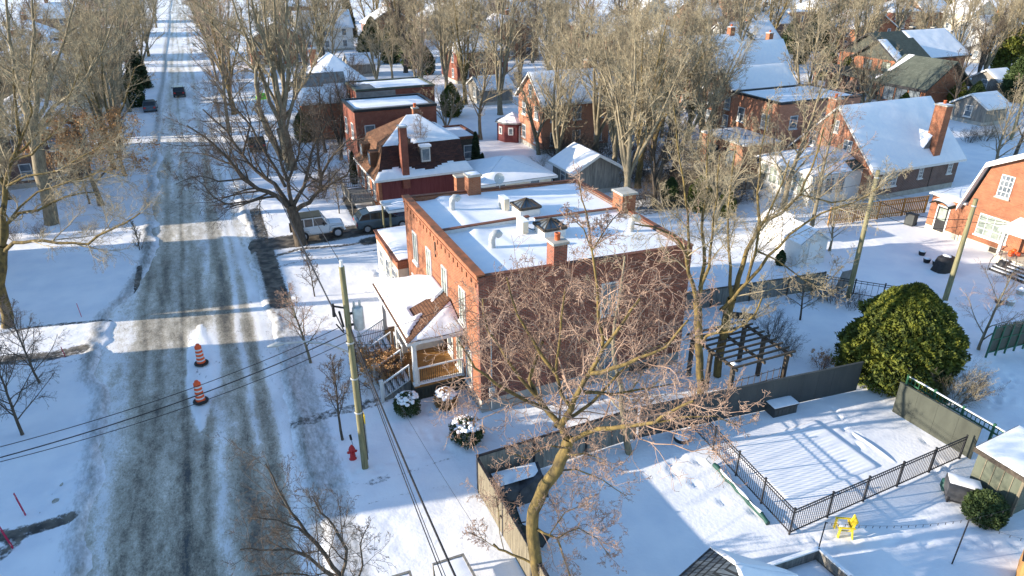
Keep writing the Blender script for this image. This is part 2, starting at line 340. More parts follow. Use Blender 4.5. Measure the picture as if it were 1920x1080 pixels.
def _snowmat():
    m=MS;b=m.node_tree.nodes['Principled BSDF'];tc=N(m,'ShaderNodeTexCoord')
    at1=N(m,'ShaderNodeAttribute');at1.attribute_name='bare'
    nz=N(m,'ShaderNodeTexNoise');nz.inputs['Scale'].default_value=4.2;nz.inputs['Detail'].default_value=10;nz.inputs['Roughness'].default_value=.75;L(m,tc.outputs['Object'],nz.inputs['Vector'])
    mp=N(m,'ShaderNodeMapping');mp.inputs['Scale'].default_value=(1,1,1);L(m,tc.outputs['Object'],mp.inputs[0])
    # bare = attr*1.0 + noise -> threshold
    ad=N(m,'ShaderNodeMath');ad.operation='MULTIPLY_ADD';L(m,at1.outputs['Fac'],ad.inputs[0]);ad.inputs[1].default_value=.62;L(m,nz.outputs['Fac'],ad.inputs[2])
    mr=N(m,'ShaderNodeMapRange');mr.interpolation_type='SMOOTHSTEP';mr.inputs['From Min'].default_value=.80;mr.inputs['From Max'].default_value=1.02;L(m,ad.outputs[0],mr.inputs[0])
    n2=N(m,'ShaderNodeTexNoise');n2.inputs['Scale'].default_value=1.6;n2.inputs['Detail'].default_value=9;L(m,tc.outputs['Object'],n2.inputs['Vector'])
    cr=N(m,'ShaderNodeValToRGB');e=cr.color_ramp.elements;e[0].position=.4;e[0].color=(.045,.043,.04,1);e[1].position=.68;e[1].color=(.2,.175,.14,1);L(m,n2.outputs['Fac'],cr.inputs[0])
    n3=N(m,'ShaderNodeTexNoise');n3.inputs['Scale'].default_value=.5;n3.inputs['Detail'].default_value=7;L(m,tc.outputs['Object'],n3.inputs['Vector'])
    c3=N(m,'ShaderNodeValToRGB');e=c3.color_ramp.elements;e[0].position=.35;e[0].color=(.76,.78,.82,1);e[1].position=.6;e[1].color=(.87,.87,.88,1);L(m,n3.outputs['Fac'],c3.inputs[0])
    mx=N(m,'ShaderNodeMix');mx.data_type='RGBA';L(m,mr.outputs[0],mx.inputs[0]);
    a2=N(m,'ShaderNodeAttribute');a2.attribute_name='slush';n7=N(m,'ShaderNodeTexNoise');n7.inputs['Scale'].default_value=3.;n7.inputs['Detail'].default_value=10;n7.inputs['Roughness'].default_value=.8;mp.inputs['Scale'].default_value=(1.6,.6,1);L(m,mp.outputs[0],n7.inputs['Vector'])
    s7=N(m,'ShaderNodeMath');s7.operation='MULTIPLY_ADD';L(m,a2.outputs['Fac'],s7.inputs[0]);s7.inputs[1].default_value=.45;L(m,n7.outputs['Fac'],s7.inputs[2])
    r7=N(m,'ShaderNodeMapRange');r7.inputs['From Min'].default_value=.62;r7.inputs['From Max'].default_value=1.;L(m,s7.outputs[0],r7.inputs[0])
    m7=N(m,'ShaderNodeMix');m7.data_type='RGBA';L(m,r7.outputs[0],m7.inputs[0]);L(m,c3.outputs[0],m7.inputs[6]);m7.inputs[7].default_value=(.24,.235,.21,1);L(m,m7.outputs[2],mx.inputs[6]);L(m,cr.outputs[0],mx.inputs[7]);L(m,mx.outputs[2],b.inputs['Base Color'])
    n4=N(m,'ShaderNodeTexNoise');n4.inputs['Scale'].default_value=6;n4.inputs['Detail'].default_value=5;L(m,tc.outputs['Object'],n4.inputs['Vector'])
    bp=N(m,'ShaderNodeBump');bp.inputs['Strength'].default_value=.35;bp.inputs['Distance'].default_value=.04;L(m,n4.outputs['Fac'],bp.inputs['Height']);L(m,bp.outputs[0],b.inputs['Normal'])
_snowmat()
def build_ground():
    xs=graded(-16,47,-420,700,.15,25);ys=graded(8.5,62,-60,1100,.15,25)
    X,Y=np.meshgrid(xs,ys,indexing='ij');z,b,ins=gz(X,Y)
    far=sst(70,120,Y)+sst(60,120,np.abs(X));z=np.where((far>0)&(ins<.5),z+.4*np.clip(far,0,1)*(fbm(X*.06,Y*.06,77)-.5)*.5,z)
    for fx,fy,a,sc in FP:
        i0,i1=np.searchsorted(xs,[fx-.5,fx+.5]);j0,j1=np.searchsorted(ys,[fy-.5,fy+.5])
        dx=X[i0:i1,j0:j1]-fx;dy=Y[i0:i1,j0:j1]-fy;u=(dx*math.cos(a)+dy*math.sin(a))/.24;v=(-dx*math.sin(a)+dy*math.cos(a))/.15
        r=u*u+v*v;z[i0:i1,j0:j1]+=-.085*sc*np.exp(-r*1.1)+.016*np.exp(-((np.sqrt(r)-1.6)/.5)**2)
    n,m=X.shape;idx=np.arange(n*m).reshape(n,m);Fc=np.stack([idx[:-1,:-1],idx[1:,:-1],idx[1:,1:],idx[:-1,1:]],-1).reshape(-1,4)
    me=arrmesh('snow_ground',np.stack([X,Y,z],-1).reshape(-1,3),Fc,MS,True,{'bare':b,'slush':gz.slush})
    tag(link('snow_ground',me),kind='structure')
build_ground()
# ---- road sheet ----
def _roadmat():
    m=M['road']=mat('icy_road',(.3,.3,.3),.55,0,.35);b=m.node_tree.nodes['Principled BSDF'];tc=N(m,'ShaderNodeTexCoord')
    a1=N(m,'ShaderNodeAttribute');a1.attribute_name='snowy'
    def nz(sc,st,det=8,ro=.7):
        mp=N(m,'ShaderNodeMapping');mp.inputs['Scale'].default_value=st;L(m,tc.outputs['Object'],mp.inputs[0])
        n=N(m,'ShaderNodeTexNoise');n.inputs['Scale'].default_value=sc;n.inputs['Detail'].default_value=det;n.inputs['Roughness'].default_value=ro;L(m,mp.outputs[0],n.inputs['Vector']);return n
    n1=nz(1.7,(1,.22,1),9,.8);n2=nz(2.4,(1,.6,1),10,.85);n3=nz(16,(1,.55,1),8,.85)
    s=N(m,'ShaderNodeMath');s.operation='MULTIPLY_ADD';L(m,n1.outputs['Fac'],s.inputs[0]);s.inputs[1].default_value=.62;L(m,a1.outputs['Fac'],s.inputs[2])
    s2=N(m,'ShaderNodeMath');s2.operation='MULTIPLY_ADD';L(m,n2.outputs['Fac'],s2.inputs[0]);s2.inputs[1].default_value=.95;L(m,s.outputs[0],s2.inputs[2])
    s3=N(m,'ShaderNodeMath');s3.operation='MULTIPLY_ADD';L(m,n3.outputs['Fac'],s3.inputs[0]);s3.inputs[1].default_value=.85;L(m,s2.outputs[0],s3.inputs[2])
    cr=N(m,'ShaderNodeValToRGB');e=cr.color_ramp.elements;e[0].position=.0;e[0].color=(.045,.05,.052,1);e[1].position=1;e[1].color=(.86,.87,.88,1)
    for p,c in ((.18,(.18,.155,.115)),(.36,(.36,.325,.255)),(.56,(.55,.51,.43)),(.72,(.76,.75,.73))): q=e.new(p);q.color=(*c,1)
    mr=N(m,'ShaderNodeMapRange');mr.inputs['From Min'].default_value=1.2;mr.inputs['From Max'].default_value=2.0;L(m,s3.outputs[0],mr.inputs[0]);L(m,mr.outputs[0],cr.inputs[0])
    n5=nz(3.2,(1,.45,1),7,.75);mk=N(m,'ShaderNodeMapRange');mk.inputs['From Min'].default_value=.60;mk.inputs['From Max'].default_value=.67;mk.inputs['To Min'].default_value=1.;mk.inputs['To Max'].default_value=.42;L(m,n5.outputs['Fac'],mk.inputs[0])
    n6=nz(.35,(1,.4,1),5,.6);m6=N(m,'ShaderNodeMapRange');m6.inputs['From Min'].default_value=.35;m6.inputs['From Max'].default_value=.65;m6.inputs['To Min'].default_value=.8;m6.inputs['To Max'].default_value=1.2;L(m,n6.outputs['Fac'],m6.inputs[0])
    mm=N(m,'ShaderNodeMath');mm.operation='MULTIPLY';L(m,mk.outputs[0],mm.inputs[0]);L(m,m6.outputs[0],mm.inputs[1])
    mc=N(m,'ShaderNodeMix');mc.data_type='RGBA';mc.blend_type='MULTIPLY';mc.inputs[0].default_value=1;L(m,cr.outputs[0],mc.inputs[6]);L(m,mm.outputs[0],mc.inputs[7]);L(m,mc.outputs[2],b.inputs['Base Color'])
    bp=N(m,'ShaderNodeBump');bp.inputs['Strength'].default_value=.5;bp.inputs['Distance'].default_value=.05;L(m,s3.outputs[0],bp.inputs['Height']);L(m,bp.outputs[0],b.inputs['Normal'])
    rr=N(m,'ShaderNodeMapRange');rr.inputs['To Min'].default_value=.35;rr.inputs['To Max'].default_value=.7;L(m,mr.outputs[0],rr.inputs[0]);L(m,rr.outputs[0],b.inputs['Roughness'])
_roadmat()
def build_road():
    xs=np.arange(-9.2,2.3,.15);ys=np.concatenate([np.arange(-20,10,1.),np.arange(10,64,.25),np.arange(64,160,1.),np.arange(160,900,5.)])
    X,Y=np.meshgrid(xs,ys,indexing='ij')
    def g(c,w_,k=0.,am=.6): return np.exp(-((X-c-am*(fbm(Y*.05+k,Y*0,61+int(k))-.5)*2)/w_)**2)
    s=.41+.20*g(-6.5,.35,1)+.48*g(.55,.28,2)+.34*g(-.35,.2,3,.5)*sst(24,30,Y)+.2*g(-2.0,.3,4)-.17*g(-4.8,.3,5)-.22*g(-3.6,.16,6)-.15*g(-5.9,.22,7)-.2*g(-1.1,.35,8)-.12*g(-2.6,.2,9)-.1*g(.1,.25,10)
    # tapered snow island that carries the two barrels
    cx=-2.75+.02*(Y-37);hw=.62*sst(29.8,35.,Y)*(1-sst(37.5,42.3,Y));isl=sst(.22,-.12,np.abs(X-cx-.1*(fbm(Y*.6,Y*0,71)-.5))-hw)*(hw>.03)
    s=s+.85*isl+.22*np.exp(-((np.abs(X-cx)-hw-.25)/.18)**2)*(hw>.1)*(Y>34)
    far=sst(58,95,Y);s=s+.22*far*(.3+1.3*fbm(X*.5,Y*.05,81))
    s=s+.42*(fbm(X*.8,Y*.16,91,4)-.5)-.09*(1-sst(24,40,Y))+.16*np.exp(-((X+7.5)/.5)**2)+.15*np.exp(-((X-1.)/.35)**2)
    for k in range(7):
        a=.12*(k-3);d_=np.abs((X+3.2)-(Y-40)*a*.35-(k-3)*.3);s=s-.16*np.exp(-(d_/.16)**2)*sst(33,37,Y)*(1-sst(47,56,Y))*(isl<.2)*fbm(X,Y*.4,k)
    z=-.10+.015*(s-.4)+.05*isl
    n,m=X.shape;idx=np.arange(n*m).reshape(n,m);Fc=np.stack([idx[:-1,:-1],idx[1:,:-1],idx[1:,1:],idx[:-1,1:]],-1).reshape(-1,4)
    tag(link('road',arrmesh('road',np.stack([X,Y,z],-1).reshape(-1,3),Fc,M['road'],True,{'snowy':s})),kind='structure')
build_road()
def gh(x,y):
    return float(gz(np.array([x]),np.array([y]))[0][0])
# ================= BUILDING PARTS =================
class Face:
    """vertical wall face: s along the wall, z up, o outwards"""
    def __init__(f,side,c): f.side=side;f.c=c
    def p(f,s,z,o=0.):
        return {'-x':(f.c-o,s,z),'+x':(f.c+o,s,z),'-y':(s,f.c-o,z),'+y':(s,f.c+o,z)}[f.side]
    def box(f,mb,s0,s1,z0,z1,o0,o1):
        a=f.p(s0,z0,o0);b=f.p(s1,z1,o1);lo=[min(a[i],b[i]) for i in range(3)];hi=[max(a[i],b[i]) for i in range(3)]
        mb.box(*lo,*hi)
def window(P,parent,f,s,z0,z1,wd,nx=1,nz=2,fm='white',glass='glass',sill='white',fr=.07,snow=False,o=.0,mat_glass=None,trim=None):
    mb=MB();a,b=s-wd/2,s+wd/2
    f.box(mb,a,a+fr,z0,z1,o-.02,o+.06);f.box(mb,b-fr,b,z0,z1,o-.02,o+.06);f.box(mb,a+fr,b-fr,z1-fr,z1,o-.02,o+.06);f.box(mb,a+fr,b-fr,z0,z0+fr,o-.02,o+.06)
    for i in range(1,nx): x=a+(b-a)*i/nx;f.box(mb,x-.022,x+.022,z0+fr,z1-fr,o+.0,o+.045)
    for i in range(1,nz): x=z0+(z1-z0)*i/nz;f.box(mb,a+fr,b-fr,x-.025,x+.025,o+.0,o+.05)
    w_=P('window',mb,fm,parent)
    g=MB();f.box(g,a+fr*.6,b-fr*.6,z0+fr*.6,z1-fr*.6,o-.015,o+.015);P('pane',g,glass,w_)
    if sill:
        q=MB();f.box(q,a-.08,b+.08,z0-.11,z0-.002,o-.02,o+.14);P('sill',q,sill,w_)
    if snow:
        q=MB();f.box(q,a-.07,b+.07,z0,z0+.05,o+.061,o+.13);P('sill_snow',q,'snow',w_)
    return w_
def chimney(P,x,y,z0,z1,wx=.7,wy=.7,m='brick',pots=1,snow=True,parent=None,cap='concrete'):
    mb=MB();mb.box(x-wx/2,y-wy/2,z0,x+wx/2,y+wy/2,z1);c=P('chimney',mb,m,parent)
    q=MB();q.box(x-wx/2-.07,y-wy/2-.07,z1+.002,x+wx/2+.07,y+wy/2+.07,z1+.12);P('cap',q,cap,c)
    for i in range(pots):
        q=MB();xx=x+(i-(pots-1)/2)*.35;q.lathe(xx,y,[(.13,z1+.12),(.14,z1+.4),(.15,z1+.4),(.15,z1+.46),(.10,z1+.46),(.10,z1+.3)],10);P('chimney_pot',q,'terracotta',c)
    if snow:
        q=MB();snowpatch(q,[(x-wx/2,y-wy/2,z1+.12),(x+wx/2,y-wy/2,z1+.12),(x+wx/2,y+wy/2,z1+.12),(x-wx/2,y+wy/2,z1+.12)],.07,.15,lambda S,T:.3-np.hypot(S-.6,T-.6)*.6,.2);P('cap_snow',q,'snow',c)
    return c
# ---------------- main duplex ----------------
def main_building():
    X0,X1,Y0,Y1=9.8,21.5,26.2,38.5
    r=thing('brick_duplex','two-storey orange brick duplex with flat snowy roof, skylights and white front porch','building',(X0,Y0,0));P=pw(r)
    def rz(x): return 7.18-(x-X0)/(X1-X0)*.32      # roof deck
    # walls: front, near side, far side, back (each a slab)
    mb=MB();mb.box(X0,Y0+.28,.75,X0+.28,Y1-.28,7.42);P('wall',mb,'brick')
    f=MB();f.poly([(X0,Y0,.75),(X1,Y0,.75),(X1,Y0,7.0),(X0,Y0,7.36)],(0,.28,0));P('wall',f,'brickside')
    f=MB();f.poly([(X0,Y1,.75),(X1,Y1,.75),(X1,Y1,7.0),(X0,Y1,7.36)],(0,-.28,0));P('wall',f,'brick')
    f=MB();f.box(X1-.28,Y0+.28,.75,X1,Y1-.28,6.98);P('wall',f,'brickbrown')
    # corner sliver of the front brick turned round the corner
    fb=MB();fb.box(X0+.04,Y0+.04,-.3,X1-.04,Y1-.04,.748);P('foundation',fb,'concrete')
    # corbelled brick courses along the front parapet
    c=MB();F0=Face('-x',X0)
    F0.box(c,Y0+.0,Y1,7.08,7.16,.0,.05);F0.box(c,Y0,Y1,7.25,7.42,0.,.07)
    y=Y0+.25
    while y<Y1-.3: F0.box(c,y,y+.11,6.78,7.079,0,.05);y+=.62
    F0.box(c,(Y0+Y1)/2-.12,(Y0+Y1)/2+.12,6.1,6.3,0,.04)
    P('cornice',c,'brick')
    c=MB();F0.box(c,Y0-.02,Y1+.02,7.422,7.50,-.34,.10);P('coping',c,'rustcoping')
    c=MB();F0.box(c,(Y0+Y1)/2+.1,(Y0+Y1)/2+.2,5.9,6.75,.0,.06);P('downspout',c,'darkwood')
    c=MB()
    c.poly([(X0+.34,Y0-.04,7.425),(X1+.03,Y0-.04,7.06),(X1+.03,Y0+.22,7.06),(X0+.34,Y0+.22,7.425)],(0,0,-.055))
    c.poly([(X0+.34,Y1-.22,7.425),(X1+.03,Y1-.22,7.06),(X1+.03,Y1+.04,7.06),(X0+.34,Y1+.04,7.425)],(0,0,-.055))
    c.box(X1-.25,Y0+.22,6.985,X1+.03,Y1-.22,7.05);P('coping',c,'coping')
    d=MB();d.poly([(X0+.28,Y0+.28,rz(X0)-.12),(X1-.28,Y0+.28,rz(X1)-.12),(X1-.28,Y1-.28,rz(X1)-.12),(X0+.28,Y1-.28,rz(X0)-.12)],(0,0,-.2));rf=P('roof',d,'greyroof')
    # snow blanket with a drift along the front parapet
    YM=32.55
    for a,b in ((Y0+.29,YM-.08),(YM+.08,Y1-.29)):
        n,m=44,26;S,T=np.meshgrid(np.linspace(0,1,n),np.linspace(0,1,m),indexing='ij');Xs=X0+.29+S*(X1-X0-.58);Ys=a+T*(b-a)
        z=7.2-(Xs-X0)/(X1-X0)*.36+.07*(fbm(Xs*.5,Ys*.5,7)-.5)-.04
        edge=1.35+.9*(vn(Ys*.33+3,Ys*0,8)-.5)*1.6-.4*np.exp(-((T-.0)/.1)**2)
        z+=-.05*np.exp(-((Xs-X0-edge*.6)/.5)**2)+.05*np.exp(-((Xs-X0-edge-.5)/.4)**2)
        z+=.10*np.exp(-((T-1)/.08)**2)*(Xs>X0+2)-.0*S
        idx=np.arange(n*m).reshape(n,m);Fc=np.stack([idx[:-1,:-1],idx[1:,:-1],idx[1:,1:],idx[:-1,1:]],-1).reshape(-1,4)
        q=MB();q.add(np.stack([Xs,Ys,z],-1).reshape(-1,3),Fc.tolist(),True);P('roof_snow',q,'snow',rf)
    # party wall across the roof
    f=MB();f.poly([(X0+.3,YM-.09,7.3),(15.2,YM-.09,7.32),(15.2,YM-.09,6.9),(X0+.3,YM-.09,6.9)],(0,.18,0));f.poly([(15.6,YM-.09,7.16),(X1-.3,YM-.09,7.02),(X1-.3,YM-.09,6.7),(15.6,YM-.09,6.7)],(0,.18,0));pwl=P('party_wall',f,'white')
    f=MB();f.poly([(X0+.3,YM-.13,7.36),(15.25,YM-.13,7.40),(15.25,YM+.13,7.40),(X0+.3,YM+.13,7.36)],(0,0,-.05));f.poly([(15.6,YM-.13,7.22),(X1-.3,YM-.13,7.08),(X1-.3,YM+.13,7.08),(15.6,YM+.13,7.22)],(0,0,-.05));P('coping',f,'coping',pwl)
    # chimneys
    chimney(P,21.3,32.5,6.4,7.95,.9,1.05,'brick',0,False);chimney(P,14.1,38.25,6.8,8.25,.8,.7,'brick',0)
    chimney(P,13.9,26.55,6.6,8.3,.7,.75,'brickside',1,False)
    # turbine hoods (curved vents)
    for vx,vy in ((11.95,35.95),(11.95,29.85),(19.9,29.5)):
        q=MB();z0=rz(vx);pr=[];
        q.tube([(vx,vy,z0-.1),(vx,vy,z0+.42),(vx+.05,vy,z0+.6),(vx+.17,vy,z0+.7),(vx+.32,vy,z0+.68),(vx+.42,vy,z0+.56)],[.17,.17,.185,.2,.2,.19],12);P('roof_vent',q,'metal')
    # air conditioners on the roof
    for ax,ay in ((14.85,35.15),(14.3,31.35)):
        z0=rz(ax);q=MB();q.box(ax-.16,ay-.42,z0+.02,ax+.16,ay+.42,z0+.66);a=P('air_conditioner',q,'stucco')
        q=MB()
        for k in range(7): q.box(ax-.185,ay-.34,z0+.1+.075*k,ax-.161,ay+.30,z0+.13+.075*k)
        P('grille',q,'metal',a);q=MB();q.box(ax-.18,ay-.44,z0+.662,ax+.18,ay+.44,z0+.71);P('cap_snow',q,'snow',a)
        q=MB();q.tube([(ax+.16,ay-.2,z0+.3),(ax+.5,ay-.25,z0+.08),(ax+.9,ay-.2,z0+.1),(ax+1.1,ay-.5,z0+.3)],.025,6);P('pipe',q,'black',a)
    # pyramid skylights
    for ax,ay in ((15.75,34.1),(15.55,30.6)):
        z0=rz(ax)-.05;q=MB();q.box(ax-.62,ay-.62,z0-.1,ax+.62,ay+.62,z0+.38);s_=P('skylight',q,'white')
        q=MB();h=.66
        for k in range(4):
            a,b=math.pi/4+k*math.pi/2,math.pi/4+(k+1)*math.pi/2;A=np.array([ax+h*1.414*math.cos(a),ay+h*1.414*math.sin(a),z0+.5]);B=np.array([ax+h*1.414*math.cos(b),ay+h*1.414*math.sin(b),z0+.5]);T=np.array([ax,ay,z0+.92])
            q.bar(A,B,.09,.12);q.bar(A,T,.05);q.bar(A*.67+B*.33,T,.03);q.bar(A*.33+B*.67,T,.03)
        P('glazing_bars',q,'darkwood',s_)
        q=MB();h=.62;q.add([(ax-h,ay-h,z0+.47),(ax+h,ay-h,z0+.47),(ax+h,ay+h,z0+.47),(ax-h,ay+h,z0+.47),(ax,ay,z0+.88)],[(0,1,4),(1,2,4),(2,3,4),(3,0,4)]);P('pane',q,'glass',s_)
    # satellite dish
    q=MB();dx,dy=15.9,38.3;q.tube([(dx,dy,7.0),(dx,dy,7.75)],.025,6);q.tube([(dx-.35,dy-.2,7.45),(dx,dy,7.75)],.015,5);ds=P('satellite_dish',q,'metal')
    q=MB();V=[];c0=np.array([dx-.06,dy-.1,7.85]);nr=np.array([-.45,-.8,.35]);nr/=np.linalg.norm(nr);u_=np.cross(nr,(0,0,1));u_/=np.linalg.norm(u_);v_=np.cross(u_,nr)
    for k in range(3):
        for j in range(16): a=j*math.pi/8;rr=(.02,.17,.32)[k];V.append(c0+u_*rr*math.cos(a)+v_*rr*1.1*math.sin(a)+nr*(rr*rr*.7))
    q.add(V,[(k*16+j,k*16+(j+1)%16,(k+1)*16+(j+1)%16,(k+1)*16+j) for k in range(2) for j in range(16)],True);P('reflector',q,'metal',ds)
    # windows on the front
    for s in (36.45,33.8,31.1,28.4): window(P,r,F0,s,3.98,5.88,.86,2,1,snow=False,glass='curtain')
    for s in (37.2,35.4): window(P,r,F0,s,.95,2.85,.86,2,1,glass='curtain')
    window(P,r,F0,27.7,.95,2.9,.86,2,1,glass='curtain');window(P,r,F0,29.05,.95,2.9,.95,2,1,glass='curtain')
    q=MB();F0.box(q,30.15,31.05,.8,2.95,-.01,.05);dr=P('door',q,'white');q=MB();F0.box(q,30.3,30.9,1.5,2.8,.052,.07);P('pane',q,'glass',dr);q=MB();F0.box(q,30.2,30.25,1.75,1.9,.052,.1);P('handle',q,'black',dr)
    q=MB();F0.box(q,33.3,34.2,.8,2.95,-.01,.05);dr=P('door',q,'darkwood');q=MB();F0.box(q,33.45,34.05,1.6,2.8,.052,.07);P('pane',q,'glass',dr)
    # near side windows, meter and conduit
    F1=Face('-y',Y0)
    for s in (16.7,): window(P,r,F1,s,4.1,5.85,.95,2,1);window(P,r,F1,s,.75,2.5,.95,2,1)
    q=MB();q.tube([(10.34,26.14,.2),(10.34,26.14,4.4),(10.34,26.22,4.6)],.035,8);q.tube([(10.34,26.14,4.4),(10.34,25.9,4.55)],.03,6);P('conduit',q,'metal')
    q=MB();q.box(10.2,26.0,.95,10.48,26.19,1.45);q.lathe(10.34,26.0,[(.0,1.0),(.1,1.0),(.1,1.25),(0,1.25)],10);P('meter_box',q,'metal')
    q=MB();F1.box(q,18.3,20.0,.2,.6,0,.05);P('basement_window',q,'darkwood')
    F2=Face('+x',X1)
    for s in (28.5,31,34.5,37): window(P,r,F2,s,3.9,5.4,1.,2,1);window(P,r,F2,s,1.1,2.7,1.,2,1)
    # small balcony behind, dark wall above it
    # ---------- porch ----------
    px0,px1,py0,py1=7.15,9.79,28.55,35.1
    q=MB();q.box(px0,py0,.72,px1,py1,.82);dk=P('porch_deck',q,'deck')
    q=MB();q.box(px0+.02,py0+.02,-.1,px1,py0+.06,.66);
    for k in range(13): x=px0+.15+k*.19;q.box(x,py0-.015,.05,x+.09,py0+.019,.6)
    q.box(px0,py0-.02,.60,px1,py0+.1,.718);q.box(px0,py0+.101,-.1,px0+.06,py1-.06,.716);q.box(px0+.061,py1-.1,-.1,px1,py1-.02,.716);P('skirting',q,'olivepanel')
    q=MB()
    snowpatch(q,[(px0,py0,.82),(px1,py0,.82),(px1,py0+.55,.82),(px0,py0+.55,.82)],.1,.14,lambda S,T:.32-T*.6,.1,3);P('deck_snow',q,'snow',dk)
    for y in (py0+.12,31.95,py1-.12):
        q=MB();q.box(px0+.02,y-.1,.821,px0+.22,y+.1,3.3);q.box(px0-.02,y-.14,3.14,px0+.26,y+.14,3.3);q.box(px0-.02,y-.14,.822,px0+.26,y+.14,.95);P('porch_column',q,'white')
    q=MB();q.box(px0-.02,py0-.06,3.302,px0+.26,py1+.06,3.56);q.box(px0+.261,py0-.06,3.302,px1,py0+.2,3.56);q.box(px0+.261,py1-.2,3.302,px1,py1+.06,3.56);P('beam',q,'white')
    # privacy screen dividing the porch
    q=MB();q.box(px0+.27,31.9,.821,px1,31.98,2.6)
    q.box(px0+.27,31.885,1.69,px1,31.899,1.72);q.box(8.6,31.885,.83,8.63,31.899,2.6);P('privacy_screen',q,'white')
    # hip roof of the porch
    e0,e1=px0-.3,X0;f0,f1=py0-.32,py1+.32;ez,tz=3.58,4.42;ins=2.1
    A=(e0,f0,ez);B=(e0,f1,ez);Cc=(e1,f1,ez+.0);D=(e1,f0,ez);T1=(X0-.02,f0+ins,tz);T2=(X0-.02,f1-ins,tz)
    q=MB();q.add([A,B,Cc,D,T1,T2],[(0,4,5,1),(0,3,4),(1,5,2),(0,1,2,3)]);pr=P('porch_roof',q,'shingle')
    q=MB();q.box(e0-.03,f0-.03,ez-.16,e0,f1+.03,ez+.02);q.box(e0,f0-.03,ez-.16,e1-.08,f0,ez+.02);q.box(e0,f1,ez-.16,e1-.08,f1+.03,ez+.02);P('fascia',q,'white',pr)
    q=MB()
    def mk(S,T):   # front slope, S along the eave from near to far, T up
        w1=np.maximum(S-.40+T*.0,0)*2.0-.0; hole=.24-np.hypot((S-.28-.05*T)*1.6,(T-.48)*.55)
        return np.where((S<.05+.29*T),-.35,.4)-np.clip(hole,0,1)*5.+np.where((T<.34)&(T>.1)&(S>.06),.5,0)*0-np.where(T<.07,.8,0)+np.where((S>.10)&(S<.5)&(T>.13)&(T<.30)&(S>.09+.3*T),1.5,0)
    snowpatch(q,[A,B,T2,T1],.12,.13,mk,.2,12);snowpatch(q,[A,D,(X0-.03,f0+.02,ez+.02),T1],.01,.5,lambda S,T:-1+0*S)
    # near hip: full triangle
    def tri(a,b,c,seed,inset=.06):
        a,b,c=map(lambda t:np.array(t,float),(a,b,c));g=(a+b+c)/3;a,b,c=[g+(t-g)*(1-inset) for t in (a,b,c)];k=9;V=[];idm={}
        nrm=np.cross(b-a,c-a);nrm/=np.linalg.norm(nrm);nrm=nrm if nrm[2]>0 else -nrm
        for i in range(k+1):
            for j in range(k+1-i):
                u,v=i/k,j/k;m=min(u,v,1-u-v);idm[i,j]=len(V);V.append(a+(b-a)*u+(c-a)*v+nrm*(.015+.12*min(1,m*9)*(.8+.3*math.sin(i*1.7+seed)*math.cos(j*1.3))))
        Fc=[(idm[i,j],idm[i+1,j],idm[i,j+1]) for i in range(k) for j in range(k-i)]+[(idm[i+1,j],idm[i+1,j+1],idm[i,j+1]) for i in range(k-1) for j in range(k-1-i)]
        q.add(V,Fc,True)
    tri(A,D,T1,1);tri(B,Cc,T2,2)
    P('roof_snow',q,'snow',pr)
    q=MB();q.bar(np.array(A)+(0,0,.03),np.array(T1)+(0,0,.03),.16,.05);P('hip_ridge',q,'shingle',pr)
    # railings
    def rail(a,b,posts=0,bal=.11,name='railing',h=.95,slope=True):
        a=np.array(a,float);b=np.array(b,float);q=MB();q.bar(a+(0,0,h),b+(0,0,h),.065,.05);q.bar(a+(0,0,.1),b+(0,0,.1),.05,.05);q.bar(a+(b-a)*.01+(0,0,.08),a+(b-a)*.01+(0,0,h),.05);q.bar(b+(a-b)*.01+(0,0,.08),b+(a-b)*.01+(0,0,h),.05);o=P(name,q,'white');n=int(np.linalg.norm(b-a)/bal);q=MB()
        for k in range(1,n): c=a+(b-a)*k/n;q.bar(c+(0,0,.12),c+(0,0,h-.03),.018)
        P('baluster',q,'black',o);q=MB();q.bar(a+(0,0,h+.04),b+(0,0,h+.04),.055,.03);P('rail_snow',q,'snow',o)
    rail((px0+.25,py0+.1,.82),(px1-.05,py0+.1,.82));rail((px0+.1,py0+.25,.82),(px0+.1,29.05,.82))
    rail((px0+.1,31.0,.82),(px0+.1,31.82,.82));rail((px0+.1,32.1,.82),(px0+.1,32.7,.82))
    for y0,y1 in ((29.2,30.8),(32.85,34.5)):
        q=MB();
        for k in range(5):
            zt=.72-.145*k;q.box(px0-.02-.28*(k+1),y0+.02,-.1,px0-.021-.28*k,y1-.02,zt)
        st=P('front_stairs',q,'greywood');q=MB()
        for k in range(5): zt=.72-.145*k;snowpatch(q,[(px0-.28*(k+1),y0+.1,zt),(px0-.03-.28*k,y0+.1,zt),(px0-.03-.28*k,y1-.1,zt),(px0-.28*(k+1),y1-.1,zt)],.08,.1,lambda S,T:.3+.1*np.cos(T*9+k),.1,k)
        P('stair_snow',q,'snow',st)
        for y in (y0,y1):
            rail((px0-.05,y,.78),(px0-1.45,y,.05),name='stair_railing')
            q=MB();q.box(px0-1.6,y-.07,-.15,px0-1.46,y+.07,1.15);q.box(px0-1.63,y-.1,1.151,px0-1.43,y+.1,1.2);P('newel_post',q,'white')
main_building()
